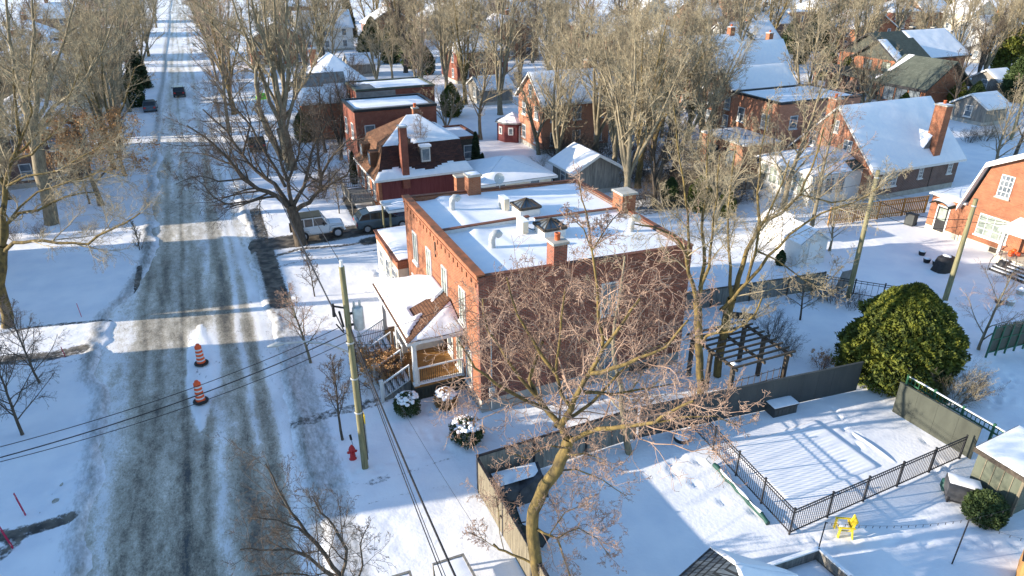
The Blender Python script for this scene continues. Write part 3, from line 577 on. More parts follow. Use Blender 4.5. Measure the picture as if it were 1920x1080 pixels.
# ---------------- side annex beyond the duplex ----------------
def annex():
    X0,X1,Y0,Y1=9.15,13.0,38.56,44.2
    r=thing('side_annex','low cream-walled annex with flat snowy roof attached beyond the brick duplex','annex',(X0,Y0,0));P=pw(r);F0=Face('-x',X0)
    q=MB();q.box(X0,Y0,.4,X1,Y1,2.75);P('wall',q,'stucco');q=MB();q.box(X0+.03,Y0+.03,-.2,X1-.03,Y1-.03,.398);P('foundation',q,'concrete')
    q=MB();q.box(X0-.02,Y0-.02,2.752,X1+.2,Y1+.1,3.25);P('parapet',q,'brick');q=MB();q.box(X0-.12,Y0,3.252,X1+.25,Y1+.2,3.33);rf=P('roof',q,'coping')
    q=MB();snowpatch(q,[(X0+.1,Y0+.05,3.33),(X1,Y0+.05,3.33),(X1,Y1,3.33),(X0+.1,Y1,3.33)],.16,.4);P('roof_snow',q,'snow',rf)
    for s in (39.5,41.2,42.9): window(P,r,F0,s,1.2,2.4,1.0,2,2)
annex()
def carport():
    X0,X1,Y0,Y1=11.3,16.2,49.3,52.0
    r=thing('carport','open carport with thin flat snowy roof on timber posts over the blue estate car','carport',(X0,Y0,0));P=pw(r)
    q=MB();q.box(X0,Y0,2.55,X1,Y1,2.72);rf=P('roof',q,'white');q=MB();snowpatch(q,[(X0+.15,Y0+.15,2.72),(X1-.15,Y0+.15,2.72),(X1-.15,Y1-.15,2.72),(X0+.15,Y1-.15,2.72)],.13,.5,lambda S,T:.5-.5*(S<.2)*(T>.3)+0*T);P('roof_snow',q,'snow',rf)
    for x,y in ((X0+.15,Y0+.15),(X0+.15,Y1-.15),(X1-.15,Y0+.15),(X1-.15,Y1-.15)):
        q=MB();q.cyl(x,y,-.1,2.549,.08);P('post',q,'polewood')
    b=thing('planter_box','small orange timber planter beside the carport post','planter',(11.7,50.2,0));q=MB();q.box(-.4,-.25,-.05,.4,.25,.35);q.build('box',M['cedar'],b);q=MB();q.box(-.36,-.21,.351,.36,.21,.4);q.build('snow_cap',M['snow'],b)
carport()
# ================= OTHER HOUSES =================
def wins(P,r,x0,y0,x1,y1,h,nf=3,ns=4,storeys=2,z0=.9,wd=1.0,fm='white',glass='glass',nx=1,nz=2,faces='-x-y',ht=1.45):
    sh=(h-.3)/storeys
    for k in range(storeys):
        z=z0+k*sh
        if '-x' in faces:
            for i in range(nf): window(P,r,Face('-x',x0),y0+(y1-y0)*(i+.5)/nf,z,z+ht,wd,nx,nz,fm,glass)
        if '-y' in faces:
            for i in range(ns): window(P,r,Face('-y',y0),x0+(x1-x0)*(i+.5)/ns,z,z+ht,wd,nx,nz,fm,glass)
def flat_roof(P,x0,y0,x1,y1,h,cop='coping',ov=.05,ct=.12,snow=1.,seed=0,roofm='greyroof',mask=None,par=.35):
    q=MB();q.box(x0-ov,y0-ov,h,x1+ov,y1+ov,h+ct*.3);rf=P('roof',q,roofm)
    q=MB();t=.22;q.box(x0-ov-.03,y0-ov-.03,h+.01,x0+t,y1+ov+.03,h+ct+.12);q.box(x0+t,y0-ov-.03,h+.01,x1+ov+.03,y0+t,h+ct+.12);q.box(x0+t,y1-t,h+.01,x1+ov+.03,y1+ov+.03,h+ct+.12);q.box(x1-t,y0+t,h+.01,x1+ov+.03,y1-t,h+ct+.12);P('coping',q,cop,rf)
    q=MB();a=t+.03;z=h+ct*.3
    snowpatch(q,[(x0+a,y0+a,z),(x1-a,y0+a,z),(x1-a,y1-a,z),(x0+a,y1-a,z)],.15,.45,mask,.4,seed);P('roof_snow',q,'snow',rf)
    return rf
def gable_roof(P,x0,y0,x1,y1,h,rz,axis='x',ov=.35,m='greyroof',wallm='brick',snowm=(None,None),seed=0,fascia='white',th=.14,jerk=False):
    """gable with its ridge along axis; snowm = snow masks of the low-coordinate and the high-coordinate slope (False: bare)"""
    def T(a,b,z): return (a,b,z) if axis=='x' else (b,a,z)
    a0,a1,b0,b1=(x0,x1,y0,y1) if axis=='x' else (y0,y1,x0,x1);bm=(b0+b1)/2;sl=(rz-h)/(bm-b0);e=h-ov*sl
    for a,dd in ((a0,.2),(a1,-.2)): g=MB();g.poly([T(a,b0,h),T(a,b1,h),T(a,bm,rz-.02)],T(dd,0,0));P('gable',g,wallm)
    q=MB();A0,A1=a0-ov,a1+ov
    q.poly([T(A0,b0-ov,e+th),T(A1,b0-ov,e+th),T(A1,bm,rz+th),T(A0,bm,rz+th)],(0,0,-th));q.poly([T(A0,bm,rz+th),T(A1,bm,rz+th),T(A1,b1+ov,e+th),T(A0,b1+ov,e+th)],(0,0,-th));rf=P('roof',q,m)
    q=MB()
    for a in (A0-.03,A1):
        q.poly([T(a,b0-ov,e-.06),T(a,bm,rz-.06),T(a,bm,rz+th+.02),T(a,b0-ov,e+th+.02)],T(.03,0,0));q.poly([T(a,bm,rz-.06),T(a,b1+ov,e-.06),T(a,b1+ov,e+th+.02),T(a,bm,rz+th+.02)],T(.03,0,0))
    for b in (b0-ov-.03,b1+ov): q.poly([T(A0,b,e-.05),T(A1,b,e-.05),T(A1,b,e+th+.01),T(A0,b,e+th+.01)],T(0,.03,0))
    P('fascia',q,fascia,rf)
    for i,(bb,mk) in enumerate(((b0-ov,snowm[0]),(b1+ov,snowm[1]))):
        if mk is False: continue
        q=MB();snowpatch(q,[T(A0+.05,bb,e+th),T(A1-.05,bb,e+th),T(A1-.05,bm,rz+th),T(A0+.05,bm,rz+th)],.13,.45 if mk is None else .28,mk,.3,seed+i);P('roof_snow',q,'snow',rf)
    return rf
def hip_roof(P,x0,y0,x1,y1,h,rz,ov=.35,m='greyroof',snow=True,seed=0,fascia='white',cover=.6):
    X0,X1,Y0,Y1=x0-ov,x1+ov,y0-ov,y1+ov;k=min(X1-X0,Y1-Y0)/2
    if X1-X0>=Y1-Y0: R0,R1=(X0+k,(Y0+Y1)/2,rz),(X1-k,(Y0+Y1)/2,rz);Fs=[((X0,Y0),(X1,Y0),R1,R0),((X1,Y1),(X0,Y1),R0,R1),((X0,Y1),(X0,Y0),R0,R0),((X1,Y0),(X1,Y1),R1,R1)]
    else: R0,R1=((X0+X1)/2,Y0+k,rz),((X0+X1)/2,Y1-k,rz);Fs=[((X0,Y1),(X0,Y0),R0,R1),((X1,Y0),(X1,Y1),R1,R0),((X0,Y0),(X1,Y0),R0,R0),((X1,Y1),(X0,Y1),R1,R1)]
    q=MB();z=h+.1
    for a,b,c,d in Fs:
        V=[(*a,z),(*b,z),c,d];q.add(V,[(0,1,2,3)] if c!=d else [(0,1,2)])
    q.add([(X0,Y0,z),(X1,Y0,z),(X1,Y1,z),(X0,Y1,z)],[(0,3,2,1)]);rf=P('roof',q,m)
    q=MB();q.box(X0-.03,Y0-.03,h-.08,X0,Y1+.03,z);q.box(X1,Y0-.03,h-.08,X1+.03,Y1+.03,z);q.box(X0,Y0-.03,h-.08,X1,Y0,z);q.box(X0,Y1,h-.08,X1,Y1+.03,z);q.box(X0,Y0,h-.06,X1,Y1,h-.03);P('fascia',q,fascia,rf)
    if snow:
        q=MB()
        for i,(a,b,c,d) in enumerate(Fs):
            if snow=='some' and i==2: continue
            snowpatch(q,[(*a,z),(*b,z),c,d],.12,.5,lambda S,T:cover-.25*T*0+.0*S,.3,seed+i)
        P('roof_snow',q,'snow',rf)
    return rf
def walls(P,x0,y0,x1,y1,h,m='brick',base=.5,bm='concrete'):
    q=MB();q.box(x0,y0,base,x1,y1,h);w_=P('wall',q,m)
    q=MB();q.box(x0+.03,y0+.03,-.3,x1-.03,y1-.03,base-.002);P('foundation',q,bm);return w_
# --- mansard house ---
def mansard():
    x0,x1,y0,y1=12.3,20.5,56.7,64.2
    r=thing('mansard_house','dark red house with brown shingled mansard roof and one tall red chimney','house',(x0,y0,0));P=pw(r)
    q=MB();q.box(x0,y0,.3,x0+.3,y1,2.9);q.box(x0+.3,y1-.3,.3,x1,y1,2.9);q.box(x1-.3,y0,.3,x1,y1-.3,2.9);P('wall',q,'brick')
    q=MB();q.box(x0+.3,y0,.3,x1-.3,y0+.25,2.9)
    for k in range(38): x=x0+.32+k*.2;q.box(x,y0-.02,.3,x+.02,y0-.001,2.9)
    P('board_wall',q,'redwood');q=MB();q.box(x0+.03,y0+.03,-.3,x1-.03,y1-.03,.298);P('foundation',q,'concrete')
    E=[(x0-.35,y0-.35,2.95),(x1+.35,y0-.35,2.95),(x1+.35,y1+.35,2.95),(x0-.35,y1+.35,2.95)]
    K=[(x0+.85,y0+.95,5.5),(x1-.35,y0+.95,5.5),(x1-.35,y1-.8,5.5),(x0+.85,y1-.8,5.5)]
    T1=(16.2,y0+3.9,7.35);T2=(17.2,y0+3.9,7.35)
    mid=[tuple(np.array(E[i])*.62+np.array(K[i])*.38+np.array([(.22 if i in(0,3) else -.22),(.22 if i<2 else -.22),-.12])) for i in range(4)]
    q=MB()
    for i in range(4): j=(i+1)%4;q.add([E[i],E[j],mid[j],mid[i]],[(0,1,2,3)]);q.add([mid[i],mid[j],K[j],K[i]],[(0,1,2,3)])
    q.add(E,[(0,3,2,1)]);ro=P('mansard_roof',q,'shingledark')
    q=MB();q.add([K[0],K[1],T2,T1],[(0,1,2,3)]);q.add([K[2],K[3],T1,T2],[(0,1,2,3)]);q.add([K[3],K[0],T1],[(0,1,2)]);q.add([K[1],K[2],T2],[(0,1,2)]);rt_=P('upper_roof',q,'shingle')
    # brown front slope
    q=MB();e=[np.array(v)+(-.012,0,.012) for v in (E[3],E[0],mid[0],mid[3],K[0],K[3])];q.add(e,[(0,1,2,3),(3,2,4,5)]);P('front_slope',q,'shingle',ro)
    q=MB();q.box(x0-.4,y0-.4,2.83,x1+.4,y0-.35,3.0);q.box(x0-.4,y0-.349,2.83,x0-.35,y1+.4,3.0);P('gutter',q,'white',ro)
    q=MB();snowpatch(q,[K[0],K[1],T2,T1],.13,.22,lambda S,T:.42-.9*np.exp(-((S-.28)/.13)**2-(T/.3)**2)-.5*np.clip(np.abs(S-.5)-.47,0,1)*10-.0,.1,4);snowpatch(q,[K[1],K[2],T2,T2],.1,.4,lambda S,T:.2-T*.6,.1,5);P('roof_snow',q,'snow',rt_)
    q=MB();snowpatch(q,[E[0],E[1],mid[1],mid[0]],.12,.16,lambda S,T:.42-T*.62+.25*np.sin(S*9)*.5,.1,6);P('eave_snow',q,'snow',ro)
    c=chimney(P,14.75,56.75,2.,7.25,.6,.7,'brickred',0)
    chimney(P,17.2,61.2,6.6,7.75,.45,.45,'brick',1,False)
    q=MB();q.box(16.35,56.95,4.0,17.15,58.6,5.3);dm=P('dormer',q,'metal');q=MB();q.box(16.45,56.93,4.15,17.05,56.949,5.1);P('pane',q,'glass',dm);q=MB();q.box(16.25,56.85,5.302,17.25,58.4,5.46);P('snow_cap',q,'snow',dm)
    F0=Face('-x',x0)
    for s in (58.2,60.4,62.6): window(P,r,F0,s,.9,2.3,1.1,2,2)
    for s in (58.8,62.0):
        q=MB();q.box(x0-.1,s-.55,3.7,x0+1.2,s+.55,4.95);dm=P('dormer',q,'shingle');q=MB();q.box(x0-.13,s-.4,3.85,x0-.102,s+.4,4.8);P('pane',q,'glass',dm)
    d=thing('vine_chimney','short brick chimney with snow cap in front of the red board wall','chimney',(18.8,54.2,0));
    q=MB();q.box(-.4,-.35,0,.4,.35,3.2);q.build('stack',M['brick'],d);q=MB();q.box(-.48,-.43,3.202,.48,.43,3.32);q.build('cap',M['concrete'],d)
mansard()
# --- front deck of the mansard house ---
def wooddeck(name,label,x0,x1,y0,y1,h,stairs='-x'):
    r=thing(name,label,'deck',(x0,y0,0));P=pw(r);q=MB();q.box(x0,y0,h-.1,x1,y1,h);P('platform',q,'greywood')
    for a,b in (((x0,y0),(x1,y0)),((x0,y0),(x0,y1)),((x0,y1),(x1,y1))):
        q=MB();q.bar((*a,h+.9),(*b,h+.9),.08);q.bar((*a,h+.12),(*b,h+.12),.06);n=int(math.dist(a,b)/.16)
        for k in range(n+1): t=k/max(n,1);x=a[0]+(b[0]-a[0])*t;y=a[1]+(b[1]-a[1])*t;q.bar((x,y,h+.1),(x,y,h+.9),.04)
        P('railing',q,'greywood')
    for x in (x0+.1,x1-.1):
        for y in (y0+.1,y1-.1): q=MB();q.box(x-.05,y-.05,-.1,x+.05,y+.05,h-.101);P('post',q,'greywood')
wooddeck('front_deck','small grey timber deck with railings at the street side of the mansard house',10.0,12.0,57.4,61.5,1.0)
# --- flat brick houses up the street ---
def flathouse(name,label,x0,x1,y0,y1,h,m,nf=3,ns=4,storeys=2,seed=0,cop='coping',mask=None,wm='white',ch=(),glass='glass',faces='-x-y'):
    r=thing(name,label,'house',(x0,y0,0));P=pw(r);walls(P,x0,y0,x1,y1,h,m);flat_roof(P,x0,y0,x1,y1,h,cop,seed=seed,mask=mask)
    wins(P,r,x0,y0,x1,y1,h,nf,ns,storeys,fm=wm,glass=glass,faces=faces)
    for c in ch: chimney(P,c[0],c[1],h-.3,h+c[2],.8,.7,m,1)
    return r,P
flathouse('flat_roof_house','long dark red brick house with low flat roof just behind the mansard house',12.6,20.6,65.6,71.5,6.9,'brickred',2,3,2,3,'black',lambda S,T:.5*np.ones_like(S)-.7*(T<.3))
r_,P_=flathouse('rear_annex','low ivy-covered brick annex with snowy roof behind the long red brick house',20.7,25.5,67.0,72.5,3.0,'darkwood',1,2,1,4)
r_,P_=flathouse('grey_red_house','brick house with grey left half, red right half and a green-edged flat roof',15.8,25.0,80.0,86.0,6.2,'brickred',2,0,2,5,'shinglegreen',lambda S,T:.35-.6*(S<.3)+.3*T)
q=MB();q.box(15.75,79.94,2.9,20.3,79.998,6.15);P_('grey_cladding',q,'greyroof');
for s in (18.9,21.3): window(P_,r_,Face('-y',79.93 if s<20 else 80.0),s,3.9,5.1,1.1,2,1,'darkwood')
def hiphouse(name,label,x0,x1,y0,y1,h,rz,m,roofm='greyroof',nf=3,ns=3,storeys=2,seed=0,snow=True,cover=.6,ch=(),cat='house',faces='-x-y'):
    r=thing(name,label,cat,(x0,y0,0));P=pw(r);walls(P,x0,y0,x1,y1,h,m);hip_roof(P,x0,y0,x1,y1,h,rz,.4,roofm,snow,seed,cover=cover);wins(P,r,x0,y0,x1,y1,h,nf,ns,storeys,faces=faces)
    for c in ch: chimney(P,c[0],c[1],h,c[2],.8,.7,m if 'brick' in m else 'brick',1)
    return r,P
def gabhouse(name,label,x0,x1,y0,y1,h,rz,axis,m,roofm='greyroof',nf=2,ns=3,storeys=2,seed=0,snow=(None,None),ch=(),fascia='white',cat='house',gm=None,faces='-x-y',ov=.35):
    r=thing(name,label,cat,(x0,y0,0));P=pw(r);walls(P,x0,y0,x1,y1,h,m);gable_roof(P,x0,y0,x1,y1,h,rz,axis,ov,roofm,gm or m,snow,seed,fascia);wins(P,r,x0,y0,x1,y1,h,nf,ns,storeys,faces=faces)
    if axis=='x' and rz-h>2.4: window(P,r,Face('-x',x0),(y0+y1)/2,h+.2,h+1.5,.9,1,2)
    for c in ch: chimney(P,c[0],c[1],c[3] if len(c)>3 else h,c[2],.8,.8,'brick',1)
    return r,P
r_,P_=hiphouse('hip_roof_house','pale house with grey hipped roof, white snow lines and a brick chimney by the street',11.5,19.5,86.5,97.5,5.2,8.9,'stucco','greyroof',3,3,2,7,True,.24,((13.5,93.5,9.4),))
gable_roof(P_,10.2,84.5,15.5,88.5,4.8,7.4,'x',.3,'greyroof','stucco',(lambda S,T:.25-T*.5,lambda S,T:.3+0*T),8)
q=MB();q.box(10.2,84.5,.3,15.5,86.4,4.8);P_('wing',q,'brick')
p=at(905,347,2.4);r_,P_=hiphouse('rear_garage','low garage with broad snowy hipped roof right behind the duplex satellite dish',p[0],p[0]+6.6,p[1],p[1]+6.5,2.4,3.7,'stucco','greyroof',1,2,1,55,True,.8,(),'garage')
# --- octagonal red garden shed ---
def octshed():
    c=at(958,268);r=thing('octagonal_shed','little eight-sided red garden shed with white door and grey pointed roof','shed',(c[0]+.9,c[1]+1.6,0),rz=.25)
    n=8;R0=1.9;V=lambda R_,z,k:(R_*math.cos(math.pi/8+k*math.pi/4),R_*math.sin(math.pi/8+k*math.pi/4),z)
    q=MB();q.add([V(R0,-.1,k) for k in range(8)]+[V(R0,2.25,k) for k in range(8)],[(k,(k+1)%8,(k+1)%8+8,k+8) for k in range(8)]);q.build('wall',M['redwood'],r)
    q=MB();q.add([V(R0+.3,2.2,k) for k in range(8)]+[(0,0,3.25)],[(k,(k+1)%8,8) for k in range(8)]);rf=q.build('roof',M['greyroof'],r)
    q=MB();q.add([V(R0+.1,2.33,k) for k in range(3,8)]+[(0,0,3.3)],[(k,k+1,5) for k in range(4)]);q.build('roof_snow',M['snow'],rf)
    for a,n_,w_,z0,z1 in ((-math.pi/2,'door',.42,0,1.95),(math.pi,'window',.3,.9,1.8),(-math.pi*.75,'window',.3,.9,1.8)):
        d=np.array([math.cos(a),math.sin(a)]);t=np.array([-d[1],d[0]]);ap=R0*math.cos(math.pi/8)
        def slab(m_,ww,o0,o1,za,zb): 
            P4=[(*(d*(ap+o0)+t*s),z) for s,z in ((-ww,za),(ww,za),(ww,zb),(-ww,zb))];m_.poly(P4,(*(d*(o1-o0)),0));return m_
        o=slab(MB(),w_,.0,.06,z0,z1).build(n_,M['white'],r);slab(MB(),w_*.6,.062,.075,z0+(z1-z0)*.45 if n_=='door' else z0+.1,z1-.15).build('pane',M['glass'],o)
octshed()
# --- houses right of centre ---
gabhouse('tall_gable_house','narrow orange brick house with steep snowy gable among the bare trees',33.6,42.0,68.4,75.0,5.6,8.3,'x','brickpale','greyroof',2,3,2,11,(lambda S,T:.5+0*S,None),((41,72,9.2),))
gabhouse('dormer_house','tall brick house with pale grey gable roof and an orange dormer',62,72,80,88,5.6,9.6,'x','brickpale','greyroof',3,3,2,12,(lambda S,T:.4-T*.3,None),((71,84,10.6),))
q=MB();q.box(63.2,81,6.2,65.8,83.4,7.9);P_=pw(bpy.data.objects['dormer_house']);P_('dormer',q,'brickpale')
r_,P_=gabhouse('green_roof_house','brick cottage with green and snowy gable roof and white trim beyond the pale brick house',76,84,84,91,3.8,8.0,'x','brick','shinglegreen',2,2,1,13,(None,lambda S,T:.3-.8*(S<.4)),((82,88,9.0),))
gabhouse('slate_gable_house','house with blue-grey snowy gable roof tucked behind the pale brick house',58.5,68,66.5,73,4.6,7.6,'x','brick','greyroof',2,3,2,14,(lambda S,T:.3-.15*T,lambda S,T:.3+0*T),())
# pale brick flat house with terrace wing
r_,P_=flathouse('pale_brick_house','pale orange brick house with snowy flat roof and a low wing carrying a roof terrace','house' and 52.0,62.8,52.8,60.0,6.8,'brickpale',2,3,2,15,'black',None,'white',(),'glass','-x')
wl=MB();wl.box(47.4,52.0,.3,51.99,58.4,3.35);P_('wing',wl,'brickpale');q=MB();q.box(47.25,51.85,3.352,51.97,58.55,3.5);tr=P_('terrace',q,'white')
q=MB();snowpatch(q,[(47.4,52,3.5),(51.9,52,3.5),(51.9,58.4,3.5),(47.4,58.4,3.5)],.07,.3);P_('terrace_snow',q,'snow',tr)
q=MB();q.bar((47.35,51.95,4.4),(51.9,51.95,4.4),.04);q.bar((47.35,51.95,4.4),(47.35,55.4,4.4),.04)
for x in np.arange(47.35,52,.9): q.bar((x,51.95,3.5),(x,51.95,4.4),.045)
for y in np.arange(52.8,55.5,.85): q.bar((47.35,y,3.5),(47.35,y,4.4),.045)
P_('terrace_railing',q,'black')
for s in (53.8,56.4): window(P_,r_,Face('-x',47.4),s,.6,2.6,1.5,2,1,'black')
window(P_,r_,Face('-y',52.0),49.6,1.6,2.4,1.1,1,1,'black')
for s in (54,58): window(P_,r_,Face('-y',52.8),s,4.3,5.6,1.,1,2)
for s in (54.6,57.9):
    pass
# --- steep-roofed brick house with sunroom ---
def tudor():
    x0,x1,y0,y1,h,rz_=53.4,64.6,41.9,51.6,3.05,7.6
    r=thing('steep_roof_house','brown brick house with big steep snow-covered roof, tall leaning-shadow chimney and white sunroom','house',(x0,y0,0));P=pw(r)
    r['label']='brown brick house with a broad steep snow-covered roof, tall side chimney and white front sunroom'
    walls(P,x0,y0,x1,y1,h,'brickbrown');gable_roof(P,x0,y0,x1,y1,h,rz_,'x',.4,'greyroof','brickpale',(None,None),21)
    q=MB();q.poly([(x0-.03,y0,.5),(x0-.03,y1,.5),(x0-.03,y1,h),(x0-.03,y0,h)],(.02,0,0));P('front_brick',q,'brickpale')
    F0=Face('-x',x0);window(P,r,F0,49.3,3.5,4.9,.95,2,3);window(P,r,F0,45.2,3.5,4.9,.95,2,3);window(P,r,F0,47.0,5.3,6.4,.8,2,2)
    F1=Face('-y',y0);window(P,r,F1,59.6,1.5,2.5,.55,2,3);window(P,r,F1,63.5,1.5,2.5,.6,2,3);window(P,r,F1,55.6,1.2,2.5,1.9,4,3)
    q=MB();q.box(61.0,41.86,.5,61.06,41.898,3.0);P('wall_joint',q,'darkwood')
    chimney(P,x0+.1,47.7,.5,8.2,.8,.9,'brick',1,False);c=chimney(P,61.3,42.55,.5,7.9,.85,1.15,'brick',1)
    q=MB();q.poly([(60.2,42.6,4.0),(61.9,42.6,4.0),(61.05,42.6,5.3)],(0,2.4,0));dm=P('dormer',q,'greyroof');q=MB();snowpatch(q,[(60.1,42.6,4.05),(60.1,45.0,4.6),(61.05,45.0,5.5),(61.05,42.6,5.4)],.1,.25,None,.1,3);snowpatch(q,[(62.0,42.6,4.05),(62.0,45.0,4.6),(61.05,45.0,5.5),(61.05,42.6,5.4)],.1,.25,None,.1,3);P('dormer_snow',q,'snow',dm)
    # sunroom
    a0,a1,b0,b1=47.4,x0-.05,43.0,49.6
    q=MB();q.box(a0,b0,0,a1,b1,2.9);s_=P('sunroom',q,'white')
    q=MB();V=[(a0-.4,b0-.4,2.92),(a1,b0-.4,2.92),(a1,b1+.4,2.92),(a0-.4,b1+.4,2.92),(a0+2.2,b0+2.3,3.9),(a1,b0+2.3,3.9),(a1,b1-2.3,3.9),(a0+2.2,b1-2.3,3.9)]
    q.add(V,[(0,1,5,4),(3,0,4,7),(2,3,7,6),(4,5,6,7),(0,3,2,1)]);sr=P('sunroom_roof',q,'shinglegreen')
    q=MB();snowpatch(q,[V[0],V[1],V[5],V[4]],.13,.35,lambda S,T:.35-.9*(S>.72)*(T<.55),.2,1);snowpatch(q,[V[3],V[0],V[4],V[7]],.13,.35,None,.2,2);snowpatch(q,[V[4],V[5],V[6],V[7]],.13,.35,None,.2,2);snowpatch(q,[V[2],V[3],V[7],V[6]],.13,.35,None,.2,2);P('sunroom_snow',q,'snow',sr)
    for s in (44.0,45.2,46.4,47.6,48.8): window(P,s_,Face('-x',a0),s,.9,2.5,1.05,2,2,'white','curtain',None)
    for s in (48.2,49.5,50.8): window(P,s_,Face('-y',b0),s,.9,2.5,1.1,2,2,'white','glass',None)
tudor()
# --- modern brick house with slate-green roofs ---
def modern():
    r=thing('modern_brick_house','large orange brick house with dark grey-green gables and a glazed garden room','house',(94,68,0));P=pw(r)
    walls(P,98.6,78.4,115,89,5.5,'brick');gable_roof(P,98.6,78.4,115,89,5.5,8.7,'x',.6,'shinglegreen','olivepanel',(lambda S,T:.6-1.6*(S<.42),False),31,'black')
    q=MB();q.box(96.5,76.0,3.2,103,84.0,5.5);P('upper_storey',q,'brick')
    gable_roof(P,96.5,76.0,103,84.0,5.5,8.1,'x',.6,'shinglegreen','olivepanel',(lambda S,T:1-4.*S,False),32,'black')
    q=MB();q.box(96.6,76.2,.2,104,88,3.199);P('porch_block',q,'brick')
    q=MB();q.poly([(93.4,75.9,2.9),(93.4,89.5,2.9),(96.6,89.5,3.7),(96.6,75.9,3.7)],(0,0,-.15));pr=P('porch_roof',q,'shinglegreen')
    for y in (77.0,79.2,81.2,83.4,86.0,88.8): q=MB();q.box(93.7,y-.3,-.1,94.3,y+.3,2.76);P('porch_pillar',q,'brick')
    q=MB();snowpatch(q,[(93.5,77.2,2.92),(93.5,79,2.92),(95.8,79,3.5),(95.8,77.2,3.5)],.1,.3,lambda S,T:.3-T*.3,.2,2);P('roof_snow',q,'snow',pr)
    q=MB();q.box(93.2,67.9,.2,101.2,75.6,2.9);P('garden_room',q,'brick')
    q=MB();q.poly([(92.4,67.3,2.95),(97.4,67.3,6.6),(97.4,75.9,6.6),(92.4,75.9,2.95)],(0,0,-.22));q.poly([(97.4,67.3,6.6),(102.4,67.3,2.95),(102.4,75.9,2.95),(97.4,75.9,6.6)],(0,0,-.22));gr=P('garden_room_roof',q,'shinglegreen')
    for y in (67.9,75.4): q=MB();q.poly([(93.2,y,2.9),(101.2,y,2.9),(97.2,y,6.1)],(0,.2,0));P('gable',q,'brick')
    q=MB();snowpatch(q,[(97.4,75.2,6.62),(94.4,75.85,4.4),(94.4,75.3,4.4),(97.4,74.2,6.62)],.1,.25);P('roof_snow',q,'snow',gr)
    q=MB();q.poly([(92.35,67.25,2.65),(92.35,75.95,2.65),(92.35,75.95,3.0),(92.35,67.25,3.0)],(-.06,0,0));P('gutter',q,'black',gr)
    F0=Face('-x',96.5);window(P,r,F0,77.9,3.75,5.2,1.6,2,1,'black','curtain',None);window(P,r,F0,81.3,3.75,5.2,1.6,2,1,'black','glass',None)
    F2=Face('-x',93.2)
    for s in (69.6,71.7,73.8): window(P,r,F2,s,.5,2.6,1.9,2,1,'black','glass',None)
    F3=Face('-x',96.6)
    for s in (78.2,80.2,82.3,84.8,87): window(P,r,F3,s,.4,2.6,1.5,1,1,'black','glass',None)
    window(P,r,Face('-x',98.6),86.4,3.8,5.2,.9,1,1,'black')
    chimney(P,108.5,84.3,7.6,9.2,.6,.6,'black',0,False);chimney(P,114,84.6,7,8.9,.6,.6,'black',0,False)
modern()
